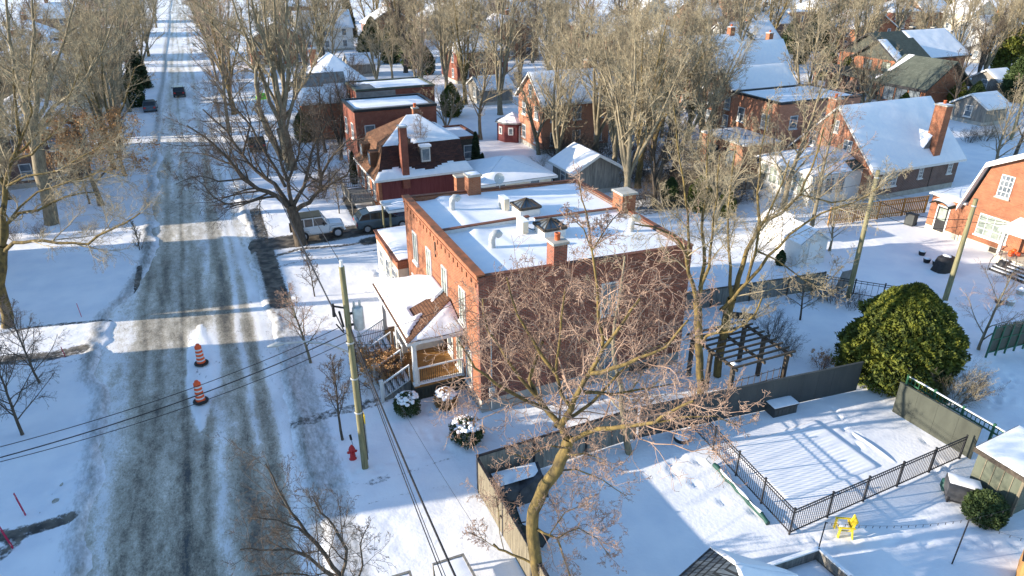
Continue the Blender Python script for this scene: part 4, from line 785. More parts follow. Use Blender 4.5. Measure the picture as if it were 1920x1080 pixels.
# --- gambrel house at the right edge ---
def gambrel():
    X,y0,y1=52.3,22.6,32.3
    r=thing('gambrel_house','orange brick house with white-trimmed gambrel roof and multi-pane windows at the right edge','house',(X,y0,0));P=pw(r);X1=62
    pr=[(y1,.5),(y0,.5),(y0,3.05),(y0+.95,6.3),((y0+y1)/2,8.4),(y1-.95,6.3),(y1,3.05)]
    q=MB();q.poly([(X,a,b) for a,b in pr],(X1-X,0,0));P('wall',q,'brick');q=MB();q.box(X+.02,y0+.03,-.3,X1,y1-.03,.498);P('foundation',q,'stucco')
    rp=[(y0-.45,2.75),(y0+.75,6.5),((y0+y1)/2,8.65),(y1-.75,6.5),(y1+.45,2.75)]
    q=MB();n=len(rp)
    for i in range(n-1): q.poly([(X-.5,*rp[i]),(X1+.3,*rp[i]),(X1+.3,*rp[i+1]),(X-.5,*rp[i+1])],(0,0,-.16))
    rf=P('roof',q,'greyroof');q=MB()
    for i in range(n-1): q.poly([(X-.56,rp[i][0],rp[i][1]+.05),(X-.56,rp[i+1][0],rp[i+1][1]+.05),(X-.56,rp[i+1][0],rp[i+1][1]-.34),(X-.56,rp[i][0],rp[i][1]-.34)],(.055,0,0));q.poly([(X-.505,rp[i][0],rp[i][1]-.17),(X-.505,rp[i+1][0],rp[i+1][1]-.17),(X-.005,rp[i+1][0],rp[i+1][1]-.17),(X-.005,rp[i][0],rp[i][1]-.17)],(0,0,-.04))
    P('fascia',q,'white',rf)
    q=MB()
    for i in (1,2,): snowpatch(q,[(X-.45,*rp[i]),(X1,*rp[i]),(X1,*rp[i+1]),(X-.45,*rp[i+1])],.12,.5,None,.2,i)
    P('roof_snow',q,'snow',rf)
    F0=Face('-x',X);window(P,r,F0,30.0,4.25,5.9,.95,3,4,'white','glass','concrete');window(P,r,F0,29.95,1.05,2.7,2.4,4,3,'white','curtain')
    window(P,r,F0,25.2,4.25,5.9,.95,3,4,'white','glass','concrete')
    q=MB();q.box(X-.05,31.1,.498,X-.001,32.2,.5);
    # side wing with door
    a0,a1=32.31,35.2
    q=MB();q.box(X,a0,.45,X+5.5,a1,2.95);w_=P('wing',q,'brick');q=MB();q.box(X-.04,a0,-.2,X+5.4,a1-.03,.448);P('wing_foundation',q,'stucco')
    q=MB();q.box(X-.25,a0,2.952,X+5.6,a1+.2,3.1);wr=P('wing_roof',q,'white');q=MB();snowpatch(q,[(X-.15,a0+.5,3.1),(X+5.5,a0+.5,3.1),(X+5.5,a1+.1,3.1),(X-.15,a1+.1,3.1)],.13,.4);P('wing_snow',q,'snow',wr)
    Fw=Face('-x',X);q=MB();Fw.box(q,33.55,34.45,.2,2.2,-.01,.05);d=P('door',q,'black');q=MB();Fw.box(q,33.68,34.32,1.15,2.1,.052,.07);P('pane',q,'curtain',d);q=MB();Fw.box(q,33.45,33.548,.2,2.3,-.01,.07);Fw.box(q,34.452,34.55,.2,2.3,-.01,.07);Fw.box(q,33.548,34.452,2.2,2.3,-.01,.07);P('door_frame',q,'white',d)
    # arched canopy
    q=MB();V=[]
    for i in range(9):
        a=math.pi*i/8;V+= [(X,34.0-.85*math.cos(a),2.38+.5*math.sin(a)),(X-.85,34.0-.85*math.cos(a),2.38+.38*math.sin(a))]
    q.add(V,[(2*i,2*i+1,2*i+3,2*i+2) for i in range(8)]);cn=P('door_canopy',q,'shinglegreen')
    q=MB();V2=[(v[0]-.0,v[1],v[2]+.09) for v in V[:]];q.add([V2[i] for i in range(2,16)],[(2*i,2*i+1,2*i+3,2*i+2) for i in range(6)],True);P('canopy_snow',q,'snow',cn)
    # porch
    p0,p1=24.6,28.2;q=MB();q.box(X-1.9,p0,.2,X-.001,p1,.78);pc=P('porch_floor',q,'stucco')
    for y in (p0+.12,p1-.12): q=MB();q.box(X-1.85,y-.09,.781,X-1.67,y+.09,2.7);P('porch_post',q,'white')
    q=MB();q.poly([(X-2.1,p0-.2,2.72),(X-2.1,p1+.2,2.72),(X,p1+.2,3.25),(X,p0-.2,3.25)],(0,0,-.14));pr_=P('porch_roof',q,'white');q=MB();snowpatch(q,[(X-2.05,p0-.15,2.73),(X-2.05,p1+.15,2.73),(X-.02,p1+.15,3.25),(X-.02,p0-.15,3.25)],.1,.25);P('roof_snow',q,'snow',pr_)
    q=MB();Fw.box(q,25.9,26.8,.8,2.55,-.01,.06);P('door',q,'green')
    for k in range(4): q=MB();q.box(X-1.92-.3*(k+1),p0+.3,-.1,X-1.921-.3*k,p1-.6,.62-.15*k);st=P('step',q,'black');q=MB();q.box(X-1.92-.3*(k+1)+.06,p0+.35,.621-.15*k,X-1.95-.3*k,p1-.65,.66-.15*k);P('snow_cover',q,'snow',st)
    for y in (p0+.32,p1-.62):
        q=MB();q.tube([(X-1.8,y,1.6),(X-2.2,y,1.55),(X-3.1,y,.95),(X-3.25,y,.8),(X-3.25,y,.0)],.025,6);q.tube([(X-2.2,y,1.55),(X-2.2,y,.5)],.02,5);P('handrail',q,'black')
    q=MB();Fw.box(q,28.35,29.75,.12,.45,.0,.06);P('basement_window',q,'darkwood')
    b=thing('pumpkin','orange pumpkins stacked on the porch floor of the gambrel house','pumpkins',(X-.9,27.7,.78));q=MB()
    for x,y,z,rr in ((0,0,.16,.2),(.1,-.4,.16,.19),(-.35,-.2,.14,.17),(-.1,-.2,.42,.15)): q.lathe(x,y,[(0,z-rr*.75),(rr*.8,z-rr*.6),(rr,z),(rr*.8,z+rr*.6),(0,z+rr*.7)],10)
    q.build('fruit',M['orange'],b)
gambrel()
# ================= YARD, FENCES, STREET FURNITURE =================
def boardfence(name,label,a,b,h,m,capm='black',bw=.14,post=2.4,th=.025,gap=.0,posts=True,z=0.,cap=True,pw_=.09,group=None):
    a=np.array([*a,z],float);b=np.array([*b,z],float);l=np.linalg.norm(b-a);d=(b-a)/l;nn=np.array([-d[1],d[0],0]);rg=random.Random(int(l*100))
    r=thing(name,label,'fence',a,group);P=pw(r);q=MB();n=int(l/bw)
    if gap==0: q.poly([a+(0,0,.03),b+(0,0,.03),b+(0,0,h-.02),a+(0,0,h-.02)],nn*th*.6)
    for k in range(n):
        s0=a+d*(k*bw+gap/2+.004);s1=a+d*((k+1)*bw-gap/2-.004);o=rg.uniform(0,.006);q.poly([s0-nn*(.006+o)+(0,0,.04),s1-nn*(.006+o)+(0,0,.04),s1-nn*(.006+o)+(0,0,h-.03+rg.uniform(-.01,.01)*(1 if gap==0 else 3)),s0-nn*(.006+o)+(0,0,h-.03)],nn*(th+.012+o))
    for zz_ in (.35,h-.4) if gap else (): q.bar(a+(0,0,zz_)+nn*.05,b+(0,0,zz_)+nn*.05,.05,.08)
    P('boards',q,m)
    if cap: q=MB();q.bar(a+(0,0,h+.0),b+(0,0,h+.0),.11,.05);P('top_rail',q,capm);q=MB();q.bar(a+(0,0,h+.04),b+(0,0,h+.04),.07,.03);
    if posts:
        k=0.
        while k<=l+.01: q=MB();p=a+d*min(k,l);q.box(p[0]-pw_/2,p[1]-pw_/2,-.15,p[0]+pw_/2,p[1]+pw_/2,h+.06);P('post',q,capm);k+=l/max(1,round(l/post))
    return r
boardfence('board_fence','grey weathered board fence with dark top rail between the front lawn and the covered furniture',(7.75,21.3),(15.6,21.5),1.75,'greywood')
boardfence('board_fence','pale board fence with dark posts running down to the bottom edge beside the driveway',(7.7,13.2),(7.7,21.1),1.75,'paleboard')
boardfence('panel_fence','long charcoal panel fence behind the covered pool',(15.8,21.45),(28.3,20.25),1.75,'darkpanel','darkpanel',.9,6,.02,0,False)
boardfence('panel_fence','olive-grey panel screen leaning along the right side of the pool yard',(28.45,18.2),(28.6,14.2),1.75,'olivepanel','olivepanel',1.0,6,.02,0,False)
boardfence('picket_fence','honey-coloured cedar picket fence between the yards left of the gambrel house',(45.6,38.9),(55.6,37.8),1.55,'cedar','cedar',.2,2.4,.02,.07,True)
boardfence('board_fence','low dark grey board fence across the neighbour yard behind the pergola',(24.5,31.2),(35.8,29.9),1.3,'greywood','darkwood',.18,2.6,.02,0,True)
boardfence('picket_fence','thin grey picket fence crossing the snowy yard before the red garden shed',(22.0,57.0),(33.5,58.0),1.1,'darkwood','darkwood',.22,2.8,.02,.1,True)
boardfence('board_fence','weathered wooden fence below the pale brick house with the terrace',(40.0,50.6),(48.5,48.4),1.5,'greywood','darkwood',.2,2.6,.02,.03,True)
# black metal pool fence
def ironfence(name,label,pts,h=1.3,bal=.115,post=1.9,gap_post=True):
    r=thing(name,label,'fence',(*pts[0],0));P=pw(r)
    for i,(a,b) in enumerate(zip(pts[:-1],pts[1:])):
        a=np.array([*a,0.]);b=np.array([*b,0.]);l=np.linalg.norm(b-a);ns=max(1,round(l/post))
        for s in range(ns):
            p0=a+(b-a)*s/ns;p1=a+(b-a)*(s+1)/ns;q=MB();q.bar(p0+(0,0,h-.05),p1+(0,0,h-.05),.035,.04);q.bar(p0+(0,0,h-.2),p1+(0,0,h-.2),.03,.035);q.bar(p0+(0,0,.12),p1+(0,0,.12),.035,.04)
            n=max(2,int(np.linalg.norm(p1-p0)/bal))
            for k in range(1,n): c=p0+(p1-p0)*k/n;q.bar(c+(0,0,.06),c+(0,0,h-.05),.018)
            P('rail_panel',q,'black')
            q=MB();q.box(p0[0]-.03,p0[1]-.03,-.1,p0[0]+.03,p0[1]+.03,h+.04);q.box(p0[0]-.04,p0[1]-.04,h+.041,p0[0]+.04,p0[1]+.04,h+.07);P('post',q,'black')
    q=MB();p0=b;q.box(p0[0]-.03,p0[1]-.03,-.1,p0[0]+.03,p0[1]+.03,h+.04);P('post',q,'black')
ironfence('pool_fence','black metal pool fence with slim upright bars turning a corner round the snowy pool',[(18.6,21.1),(17.95,14.05),(28.2,14.45)])
ironfence('garden_fence','short dark metal garden fence among weeds at the foot of the middle utility pole',[(35.9,29.8),(39.5,26.0)],1.1,.3,1.8)
# pool cover: corrugated tarpaulin under snow
def pool():
    r=thing('covered_pool','rectangular pool closed with a ribbed winter cover under thin snow','pool',(22.5,17,0));P=pw(r)
    a,b,c,d=at(1385,838)[:2],at(1472,945)[:2],at(1660,905)[:2],at(1560,785)[:2]
    x0,x1,y0,y1=19.0,24.6,15.4,19.3;n,m=112,40;S,T=np.meshgrid(np.linspace(0,1,n),np.linspace(0,1,m),indexing='ij');X=x0+S*(x1-x0);Y=y0+T*(y1-y0)
    z=.045+.022*np.sin(Y*2*math.pi/.2)*sst(.95,.6,S)+.03*(fbm(X,Y*.5,3)-.5);e=np.minimum(np.minimum(S,1-S)*(x1-x0),np.minimum(T,1-T)*(y1-y0));z=z*sst(0,.25,e)-.06*(1-sst(0,.15,e))
    idx=np.arange(n*m).reshape(n,m);Fc=np.stack([idx[:-1,:-1],idx[1:,:-1],idx[1:,1:],idx[:-1,1:]],-1).reshape(-1,4);q=MB()
    # finer rows across for the ribs
    Y2=np.linspace(y0,y1,240);X2=np.linspace(x0,x1,30);A,B=np.meshgrid(X2,Y2,indexing='ij');S=(A-x0)/(x1-x0);T=(B-y0)/(y1-y0);e=np.minimum(np.minimum(S,1-S)*(x1-x0),np.minimum(T,1-T)*(y1-y0))
    z=(.075+.009*np.sin(B*2*math.pi/.2)*sst(.98,.75,S)+.03*(fbm(A,B*.5,3)-.5))*sst(-.05,.25,e)-.06*(1-sst(0,.15,e));n,m=A.shape;idx=np.arange(n*m).reshape(n,m);Fc=np.stack([idx[:-1,:-1],idx[1:,:-1],idx[1:,1:],idx[:-1,1:]],-1).reshape(-1,4)
    q.add(np.stack([A,B,z],-1).reshape(-1,3),Fc.tolist(),True);P('ribbed_cover',q,'snow')
    q=MB()   # long snow drift on the cover's far part
    p0,p1=at(1592,806)[:2],at(1682,870)[:2]
    for k in range(1): 
        d_=(p1-p0);l=np.linalg.norm(d_);d_/=l;nn=np.array([-d_[1],d_[0]]);V=[];n_=20
        for i in range(n_+1):
            c=p0+d_*l*i/n_
            for j in range(7): o=(j-3)/3*.28;V.append((c[0]+nn[0]*o,c[1]+nn[1]*o,.0+.11*math.exp(-(o/.10)**2)*math.sin(math.pi*i/n_)**.5-.02))
        q.add(V,[(i*7+j,(i+1)*7+j,(i+1)*7+j+1,i*7+j+1) for i in range(n_) for j in range(6)],True)
    P('snow_drift',q,'snow')
pool()
def simple(name,label,cat,loc,parts,rz=0.,group=None):
    r=thing(name,label,cat,loc,group,rz)
    for pn,mb,m in parts: mb.build(pn,M[m],r)
    return r
p=at(1468,775);q=MB();q.box(-.68,-.35,-.05,.68,.35,.5);
for k in range(6): q.box(-.66+k*.23,-.365,.02,-.5+k*.23,-.351,.42)
lid=MB();lid.box(-.72,-.39,.502,.72,.39,.56);sn=MB();snowpatch(sn,[(-.72,-.39,.56),(.72,-.39,.56),(.72,.39,.56),(-.72,.39,.56)],.08,.15)
simple('deck_box','charcoal plastic deck box with a snow-capped lid in front of the charcoal fence','storage box',(p[0],p[1]+.2,0),[('box',q,'darkpanel'),('lid',lid,'black'),('snow_cap',sn,'snow')],-.08)
p=at(1278,824);q=MB();q.lathe(0,0,[(.0,0),(.36,0),(.38,.18),(.36,.2)],20);s_=MB();s_.lathe(0,0,[(.37,.18),(.34,.27),(.2,.32),(.0,.33)],20)
simple('round_stool','low round tub with a smooth snow cap beside the end of the pool fence','tub',(p[0],p[1],0),[('tub',q,'black'),('snow_cap',s_,'snow')])
# green pool cover tube along the fence
q=MB();a,b=at(1338,875),at(1440,985);pts=[a+(b-a)*t+np.array([.02*math.sin(t*23),0,.12+.02*math.sin(t*17)]) for t in np.linspace(0,1,16)];q.tube(pts,[.10+.02*math.sin(i*2.1) for i in range(16)],8)
r=thing('rolled_cover','long rolled green pool cover lying along the outside of the pool fence','pool cover',a);pw(r)('roll',q,'hose');q=MB();q.tube([p_+(0,0,.09) for p_ in pts[2:14]],[.05+.03*math.sin(i*1.3) for i in range(12)],6);pw(r)('snow_cap',q,'snow')
q=MB();q.tube([a+(-.1,.1,.1),a+(-.25,.3,.25),a+(0,.4,.3),a+(.1,.2,.2)],.04,6);pw(r)('strap',q,'metal')
# yellow plastic chair, seen from behind-left
def ychair():
    p=at(1583,1003);r=thing('plastic_chair','bright yellow plastic armchair with snow on its seat beside the pool fence','chair',(p[0],p[1]+.1,0),rz=-.55);r.scale=(.82,.82,.82)
    q=MB();q.poly([(-.28,-.27,.40),(.28,-.27,.43),(.28,.27,.43),(-.28,.27,.40)],(0,0,-.04));q.build('seat',M['yellow'],r)
    q=MB()
    for k in range(5): y=-.25+k*.105;q.poly([(.26,y,.42),(.26,y+.085,.42),(.42,y+.085,.95),(.42,y,.95)],(.03,0,.01))
    q.poly([(.40,-.27,.88),(.40,.27,.88),(.43,.27,1.0),(.43,-.27,1.0)],(.04,0,0));q.poly([(.27,-.27,.43),(.27,.27,.43),(.30,.27,.52),(.30,-.27,.52)],(.04,0,0));q.build('backrest',M['yellow'],r)
    for s in (-1,1):
        q=MB();q.poly([(-.34,s*.33-.05,.64),(.38,s*.33-.05,.66),(.38,s*.33+.05,.66),(-.34,s*.33+.05,.64)],(0,0,-.035));q.build('armrest',M['yellow'],r)
        q=MB();q.bar((-.30,s*.31,-.05),(-.27,s*.31,.61),.15,.05);q.build('leg',M['yellow'],r);q=MB();q.bar((.36,s*.31,-.05),(.26,s*.31,.61),.15,.05);q.build('leg',M['yellow'],r)
    q=MB();snowpatch(q,[(-.26,-.25,.43),(.24,-.25,.43),(.24,.25,.43),(-.26,.25,.43)],.16,.08,None,.1,3);q.build('seat_snow',M['snow'],r)
ychair()
# shed, grill, shrub at right
def shed():
    p0=at(1805,930);a=at(1890,962);x0,y0=27.0,11.3
    r=thing('garden_shed','green-grey panel shed with snow on its dark-edged roof by the pool fence','shed',(x0,y0,0));P=pw(r)
    q=MB();q.poly([(26.6,13.0,0),(26.85,11.25,0),(29.4,11.3,0),(29.2,13.1,0)],(0,0,-.1))
    q.add([(26.6,13.0,0),(26.85,11.25,0),(29.4,11.3,0),(29.2,13.1,0),(26.6,13.0,2.0),(26.85,11.25,1.85),(29.4,11.3,1.95),(29.2,13.1,2.1)],[(0,1,5,4),(1,2,6,5),(2,3,7,6),(3,0,4,7)]);P('wall',q,'shedgreen')
    q=MB()
    for t in (.2,.4,.6,.8): x=26.6+.25*t;y=13-1.75*t;q.bar((x-.012,y,.0),(x-.012,y,1.9),.03)
    q.bar((26.84,11.24,0),(26.84,11.24,1.86),.1);P('wall_seam',q,'paleboard')
    q=MB();q.poly([(26.4,13.15,2.22),(26.65,11.05,2.05),(29.6,11.1,2.15),(29.4,13.3,2.3)],(0,0,-.2));rf=P('roof',q,'darkwood')
    q=MB();snowpatch(q,[(26.45,13.1,2.22),(26.7,11.1,2.05),(29.55,11.15,2.15),(29.35,13.25,2.3)],.13,.25);P('roof_snow',q,'snow',rf)
shed()
p=at(1800,945)
q=MB();q.poly([(-.55,-.3,.35),(.55,-.35,.3),(.6,.35,.3),(-.5,.35,.35)],(0,0,-.3));q.poly([(-.62,-.36,.95),(.6,-.38,.85),(.62,.36,.85),(-.6,.38,.95)],(0,0,-.62));s_=MB();snowpatch(s_,[(-.6,-.3,.96),(.58,-.34,.87),(.6,.3,.87),(-.58,.34,.97)],.12,.15)
lg=MB();lg.bar((-.5,-.3,-.05),(-.5,-.3,.4),.06);lg.bar((.5,-.3,-.05),(.5,-.3,.4),.06);lg.bar((-.5,-.3,.1),(.5,-.3,.1),.05)
simple('covered_grill','barbecue under a dark brown cover with snow on top beside the green-grey shed','grill',(p[0]+.2,p[1]+.2,0),[('cover',q,'tarp'),('snow_cap',s_,'snow'),('frame',lg,'black')],-.75)
q=MB();rg=random.Random(5);a=at(1768,925)
pts=[(a[0]+rg.uniform(-.1,.1)+i*.08,a[1]+.1*math.sin(i),.1+.35*math.sin(i/7*math.pi)) for i in range(8)];q.tube(pts,[.1,.2,.27,.25,.28,.2,.16,.08],8);r=thing('green_bag','crumpled dark green bag slumped against the covered barbecue','bag',a);pw(r)('bag',q,'hose')
# grey tarp covered furniture inside board fence
def tarp():
    p=at(968,925)+np.array([.1,0,0]);r=thing('covered_table','patio furniture under a sagging grey tarpaulin with snow, in the corner of the board fence','furniture',(p[0],p[1],0))
    q=MB();n=15;V=[];rg=random.Random(3);W=1.15;D=.55
    tops=[(-W,-D,.95),(-.2,-D*1.05,.62),(W*.75,-D*.9,1.05),(W,D,.85),(0,D*1.1,.9),(-W,D,.95)];bots=[(-W*1.05,-D*1.25,-.05),(-.3,-D*1.35,-.05),(W*.9,-D*1.3,-.05),(W*1.15,D*1.1,-.05),(0,D*1.2,-.05),(-W*1.1,D*1.1,-.05)]
    k=6;q.add(tops+bots+[(0,0,.8)],[(i,(i+1)%k,(i+1)%k+k,i+k) for i in range(k)]+[(i,(i+1)%k,12) for i in range(k)])
    for a_,b_ in ((0,6),(2,8),(1,7)): q.bar(np.array(tops[a_])+(0,-.01,.01),np.array(bots[b_-6])+(0,-.03,0),.05)
    q.build('tarpaulin',M['tarp'],r)
    q=MB();snowpatch(q,[(-W*.9,-D*.6,.9),(W*.7,-D*.6,.9),(W*.85,D*.9,.88),(-W*.9,D*.9,.94)],.14,.2,lambda S,T:.3-1.2*np.exp(-((S-.35)/.08)**2-((T-.2)/.15)**2),.2,9);q.build('snow_cap',M['snow'],r)
tarp()
p=at(935,955)
def loungechair(p,rz,label):
    r=thing('folding_lounger',label,'lounger',(p[0],p[1],0),rz=rz)
    q=MB();F4=[(-.9,-.3,.35),(.3,-.3,.35),(.9,-.3,.95)];
    for s in (-.3,.3): q.tube([(-.9,s,.3),(.3,s,.3),(.95,s,.95)],.025,6);q.tube([(-.6,s,.3),(-.7,s,-.05)],.02,5);q.tube([(.3,s,.3),(.4,s,-.05)],.02,5)
    q.tube([(-.9,-.3,.3),(-.9,.3,.3)],.025,6);q.tube([(.95,-.3,.95),(.95,.3,.95)],.025,6);q.build('frame',M['black'],r)
    q=MB();q.poly([(-.88,-.28,.31),(.3,-.28,.31),(.3,.28,.31),(-.88,.28,.31)],(0,0,-.015));q.poly([(.3,-.28,.31),(.93,-.28,.94),(.93,.28,.94),(.3,.28,.31)],(0,.0,-.015));q.build('sling',M['olivepanel'],r)
loungechair(np.array([8.25,18.9,0]),-1.75,'dark folded garden lounger leaning against the pale board fence')
loungechair(at(985,1010),2.2,'dark folding lounger half buried in snow behind the big mossy trunk')
# pergola
def pergola():
    x0,x1,y0,y1,h=21.2,24.6,21.75,24.9,2.3
    r=thing('pergola','brown timber pergola with cross rafters and dead vines behind the charcoal fence','pergola',(x0,y0,0));P=pw(r)
    for x in (x0,x1):
        for y in (y0,(y0+y1)/2+.1,y1): q=MB();q.box(x-.09,y-.09,-.1,x+.09,y+.09,h-.02);P('post',q,'darkwood')
    q=MB()
    for x in (x0,(x0+x1)/2,x1): q.box(x-.04,y0-.3,h-.02,x+.04,y1+.3,h+.13)
    P('beam',q,'darkwood')
    for k in range(9): y=y0-.2+k*(y1-y0+.4)/8;q=MB();q.box(x0-.3,y-.03,h+.131,x1+.3,y+.03,h+.24);P('rafter',q,'darkwood')
    q=MB()
    for x in np.arange(x0+.3,x1,.4): q.bar((x,y0,0),(x,y0,1.6),.025)
    for z in (.5,1.,1.5): q.bar((x0,y0,z),(x1,y0,z),.025)
    P('trellis',q,'darkwood')
    q=MB();snowpatch(q,[(x0-.12,y0-.12,h+.25),(x0+.12,y0-.12,h+.25),(x0+.12,y0+.12,h+.25),(x0-.12,y0+.12,h+.25)],.1,.1);P('snow_cap',q,'snow')
pergola()
# raised bed and garden bits behind
p=at(1405,600);q=MB();q.box(-.85,-.6,-.1,.85,.6,.42);s_=MB();snowpatch(s_,[(-.83,-.58,.42),(.83,-.58,.42),(.83,.58,.42),(-.83,.58,.42)],.09,.2);simple('raised_bed','dark timber raised garden bed topped with snow beneath the low dark fence','raised bed',(p[0],p[1]+.8,0),[('frame',q,'darkwood'),('snow_cap',s_,'snow')],-.6)
q=MB();q.poly([(0,0,0),(1.1,-.1,0),(1.1,-.4,1.5),(0,-.3,1.5)],(0,.05,0));p=at(1565,545);simple('wire_panel','pale slatted panel leaning among weeds left of the middle utility pole','panel',p,[('panel',q,'greyroof')],.1)
# white sheds (tool sheds)
def wshed(label,x,y,w_,d,h,rz_,seed):
    r=thing('tool_shed',label,'shed',(x,y,0),'white tool sheds in the neighbour yard');P=pw(r);q=MB();q.box(x,y,-.1,x+w_,y+d,h);P('wall',q,'white');gable_roof(P,x,y,x+w_,y+d,h,rz_,'y',.15,'greyroof','white',(None,None),seed,th=.06)
    q=MB();F0=Face('-y',y);F0.box(q,x+w_*.3,x+w_*.7,0,h-.1,.0,.04);P('door',q,'reflect')
wshed('near white tool shed with snowy gable roof standing left of the middle utility pole',36.9,33.3,2.5,2.3,1.9,2.7,41)
wshed('far white tool shed with snowy roof partly behind the near one and the yellowish branches',38.6,37.2,2.4,2.2,1.5,2.2,42)
# black covered barbecue and bins near gambrel house
def drape(label,p,w_,h,m='black',name='covered_barbecue',cat='barbecue'):
    r=thing(name,label,cat,(p[0],p[1],0));q=MB();k=8;pr=[(1.15,-.05),(1.0,.25),(.92,.7),(.8,.95),(.45,1.05),(0,1.07)];V=[]
    for a_,z in pr:
        for j in range(k*2): t=math.pi*j/k;V.append((a_*w_*.62*math.copysign(abs(math.cos(t))**.6,math.cos(t))*(1+.05*math.sin(j*2.3)),a_*w_*.4*math.copysign(abs(math.sin(t))**.6,math.sin(t))*(1+.06*math.cos(j*1.7)),z*h))
    n=2*k;q.add(V,[(i*n+j,i*n+(j+1)%n,(i+1)*n+(j+1)%n,(i+1)*n+j) for i in range(len(pr)-1) for j in range(n)],True);q.build('cover',M[m],r)
    q=MB();q.lathe(0,0,[(w_*.25,h*1.0),(w_*.2,h*1.09),(0,h*1.1)],10);q.build('snow_cap',M['snow'],r)
drape('black covered barbecue standing alone on the snow between the two right-hand poles',at(1768,506),1.25,1.05)
drape('dark covered box at the foot of the porch steps by the gambrel house',at(1885,505)+(-.3,0,0),.9,.75,name='covered_box',cat='box')
q=MB();q.box(-.35,-.35,-.05,.35,.35,.95);lid=MB();lid.poly([(-.4,-.4,1.0),(.4,-.4,.92),(.4,.4,.92),(-.4,.4,1.0)],(0,0,-.06));w_=MB();w_.cyl(.3,-.3,-.02,.2,.1);simple('wheeled_bin','dark wheeled bin tucked between the cedar picket fence and the gambrel house',"bin",(52.0,36.3,0),[('body',q,'darkpanel'),('lid',lid,'black'),('wheel',w_,'rubber')],.2)
# snow-covered pots on the gambrel lawn
for i,(u,v,lab) in enumerate(((1728,478,'snow-capped grey garden stone left of the black barbecue'),(1737,492,'small black pot poking out of the snow below the barbecue'),(1754,497,'round snow-capped stone right of the small black pot'),(1855,427,'pale snow-capped urn in front of the basement window'),(1893,572,'snow-topped stone nearest the right edge below the porch steps'),(1872,568,'black pot beside the snow-topped stones below the porch steps'),(1912,552,'rounded snow-topped stone at the right edge below the porch steps'))):
    p=at(u,v);r=thing('garden_pot' if 'pot' in lab or 'urn' in lab else 'garden_stone',lab,'pot' if 'pot' in lab or 'urn' in lab else 'stone',p,'small things in the gambrel house lawn');q=MB();blk='black' in lab;q.lathe(0,0,[(.18,-.1),(.24,.15),(.26,.3),(.2,.34),(.0,.34)],9);q.build('body',M['black' if blk else 'concrete'],r);q=MB();q.lathe(0,0,[(.25,.29),(.24,.38),(.12,.5 if not blk else .4),(0,.52 if not blk else .4)],9);q.build('snow_cap',M['snow'],r)
# green gate panels at right
def gatepanel():
    a,b=np.array([37.6,19.75,0]),np.array([41.2,19.5,0]);r=thing('metal_gate','dark green metal screen with grey panels at the right edge beyond the cedar bush','gate',a);P=pw(r)
    for k in range(6): p=a+(b-a)*k/5;q=MB();q.box(p[0]-.04,p[1]-.04,-.1,p[0]+.04,p[1]+.04,2.0 if k<3 else 2.15);P('post',q,'green')
    q=MB();q.bar(a+(0,0,1.85),b+(0,0,1.95),.05);q.bar(a+(0,0,.3),b+(0,0,.3),.05);q.bar(a+(0,0,1.1),b+(0,0,1.1),.04)
    for k in range(22): p=a+(b-a)*k/22;q.bar(p+(0,0,1.85),p+(0,0,2.05),.03)
    P('rail',q,'green');q=MB();q.poly([a+(.05,0.02,.3),b+(-.05,.02,.3),b+(-.05,.02,1.85),a+(.05,.02,1.8)],(0,.015,0));P('panel',q,'olivepanel')
gatepanel()
def greenrail():
    a,b=np.array([29.6,18.6,0]),np.array([29.6,12.8,0]);r=thing('green_railing','low green wooden railing with small crosspieces behind the olive panel screen','railing',a);P=pw(r)
    for k in range(5): p=a+(b-a)*k/4;q=MB();q.box(p[0]-.05,p[1]-.05,-.1,p[0]+.05,p[1]+.05,1.65);P('post',q,'green')
    q=MB()
    for z in (1.2,1.5): q.bar(a+(0,0,z),b+(0,0,z),.06)
    for k in range(28): p=a+(b-a)*k/28;q.bar(p+(0,0,1.2),p+(0,0,1.5),.03)
    P('rail',q,'green');q=MB();q.bar(a+(0,0,1.55),b+(0,0,1.55),.07,.04);P('rail_snow',q,'snow')
greenrail()
# gazebo roof at the bottom edge
def gazebo():
    cx,cy=13.55,11.55;r=thing('gazebo','hip-roofed gazebo with slate shingles showing on one side and snow on the other, bottom edge','gazebo',(cx,cy,0));P=pw(r);w_=1.75;ez,tz=2.3,3.15
    E=[(cx-w_,cy-w_,ez),(cx+w_,cy-w_,ez),(cx+w_,cy+w_,ez),(cx-w_,cy+w_,ez)];T=(cx,cy,tz)
    E=[(13.0+.05,13.1,ez),(10.6,12.6-.3,ez),(12.2,9.6,ez),(14.9,11.0,ez)];T=(12.75,11.6,3.1)
    q=MB();q.add(E+[T],[(0,1,4),(1,2,4),(2,3,4),(3,0,4),(3,2,1,0)]);rf=P('roof',q,'shingleblue')
    q=MB();snowpatch(q,[E[3],E[0],T,T],.12,.2,None,.1,1);snowpatch(q,[E[2],E[3],T,T],.12,.2,None,.1,2);P('roof_snow',q,'snow',rf)
    for e in E: x=e[0]*.88+T[0]*.12;y=e[1]*.88+T[1]*.12;q=MB();q.box(x-.06,y-.06,-.1,x+.06,y+.06,ez-.01);P('post',q,'darkwood')
gazebo()
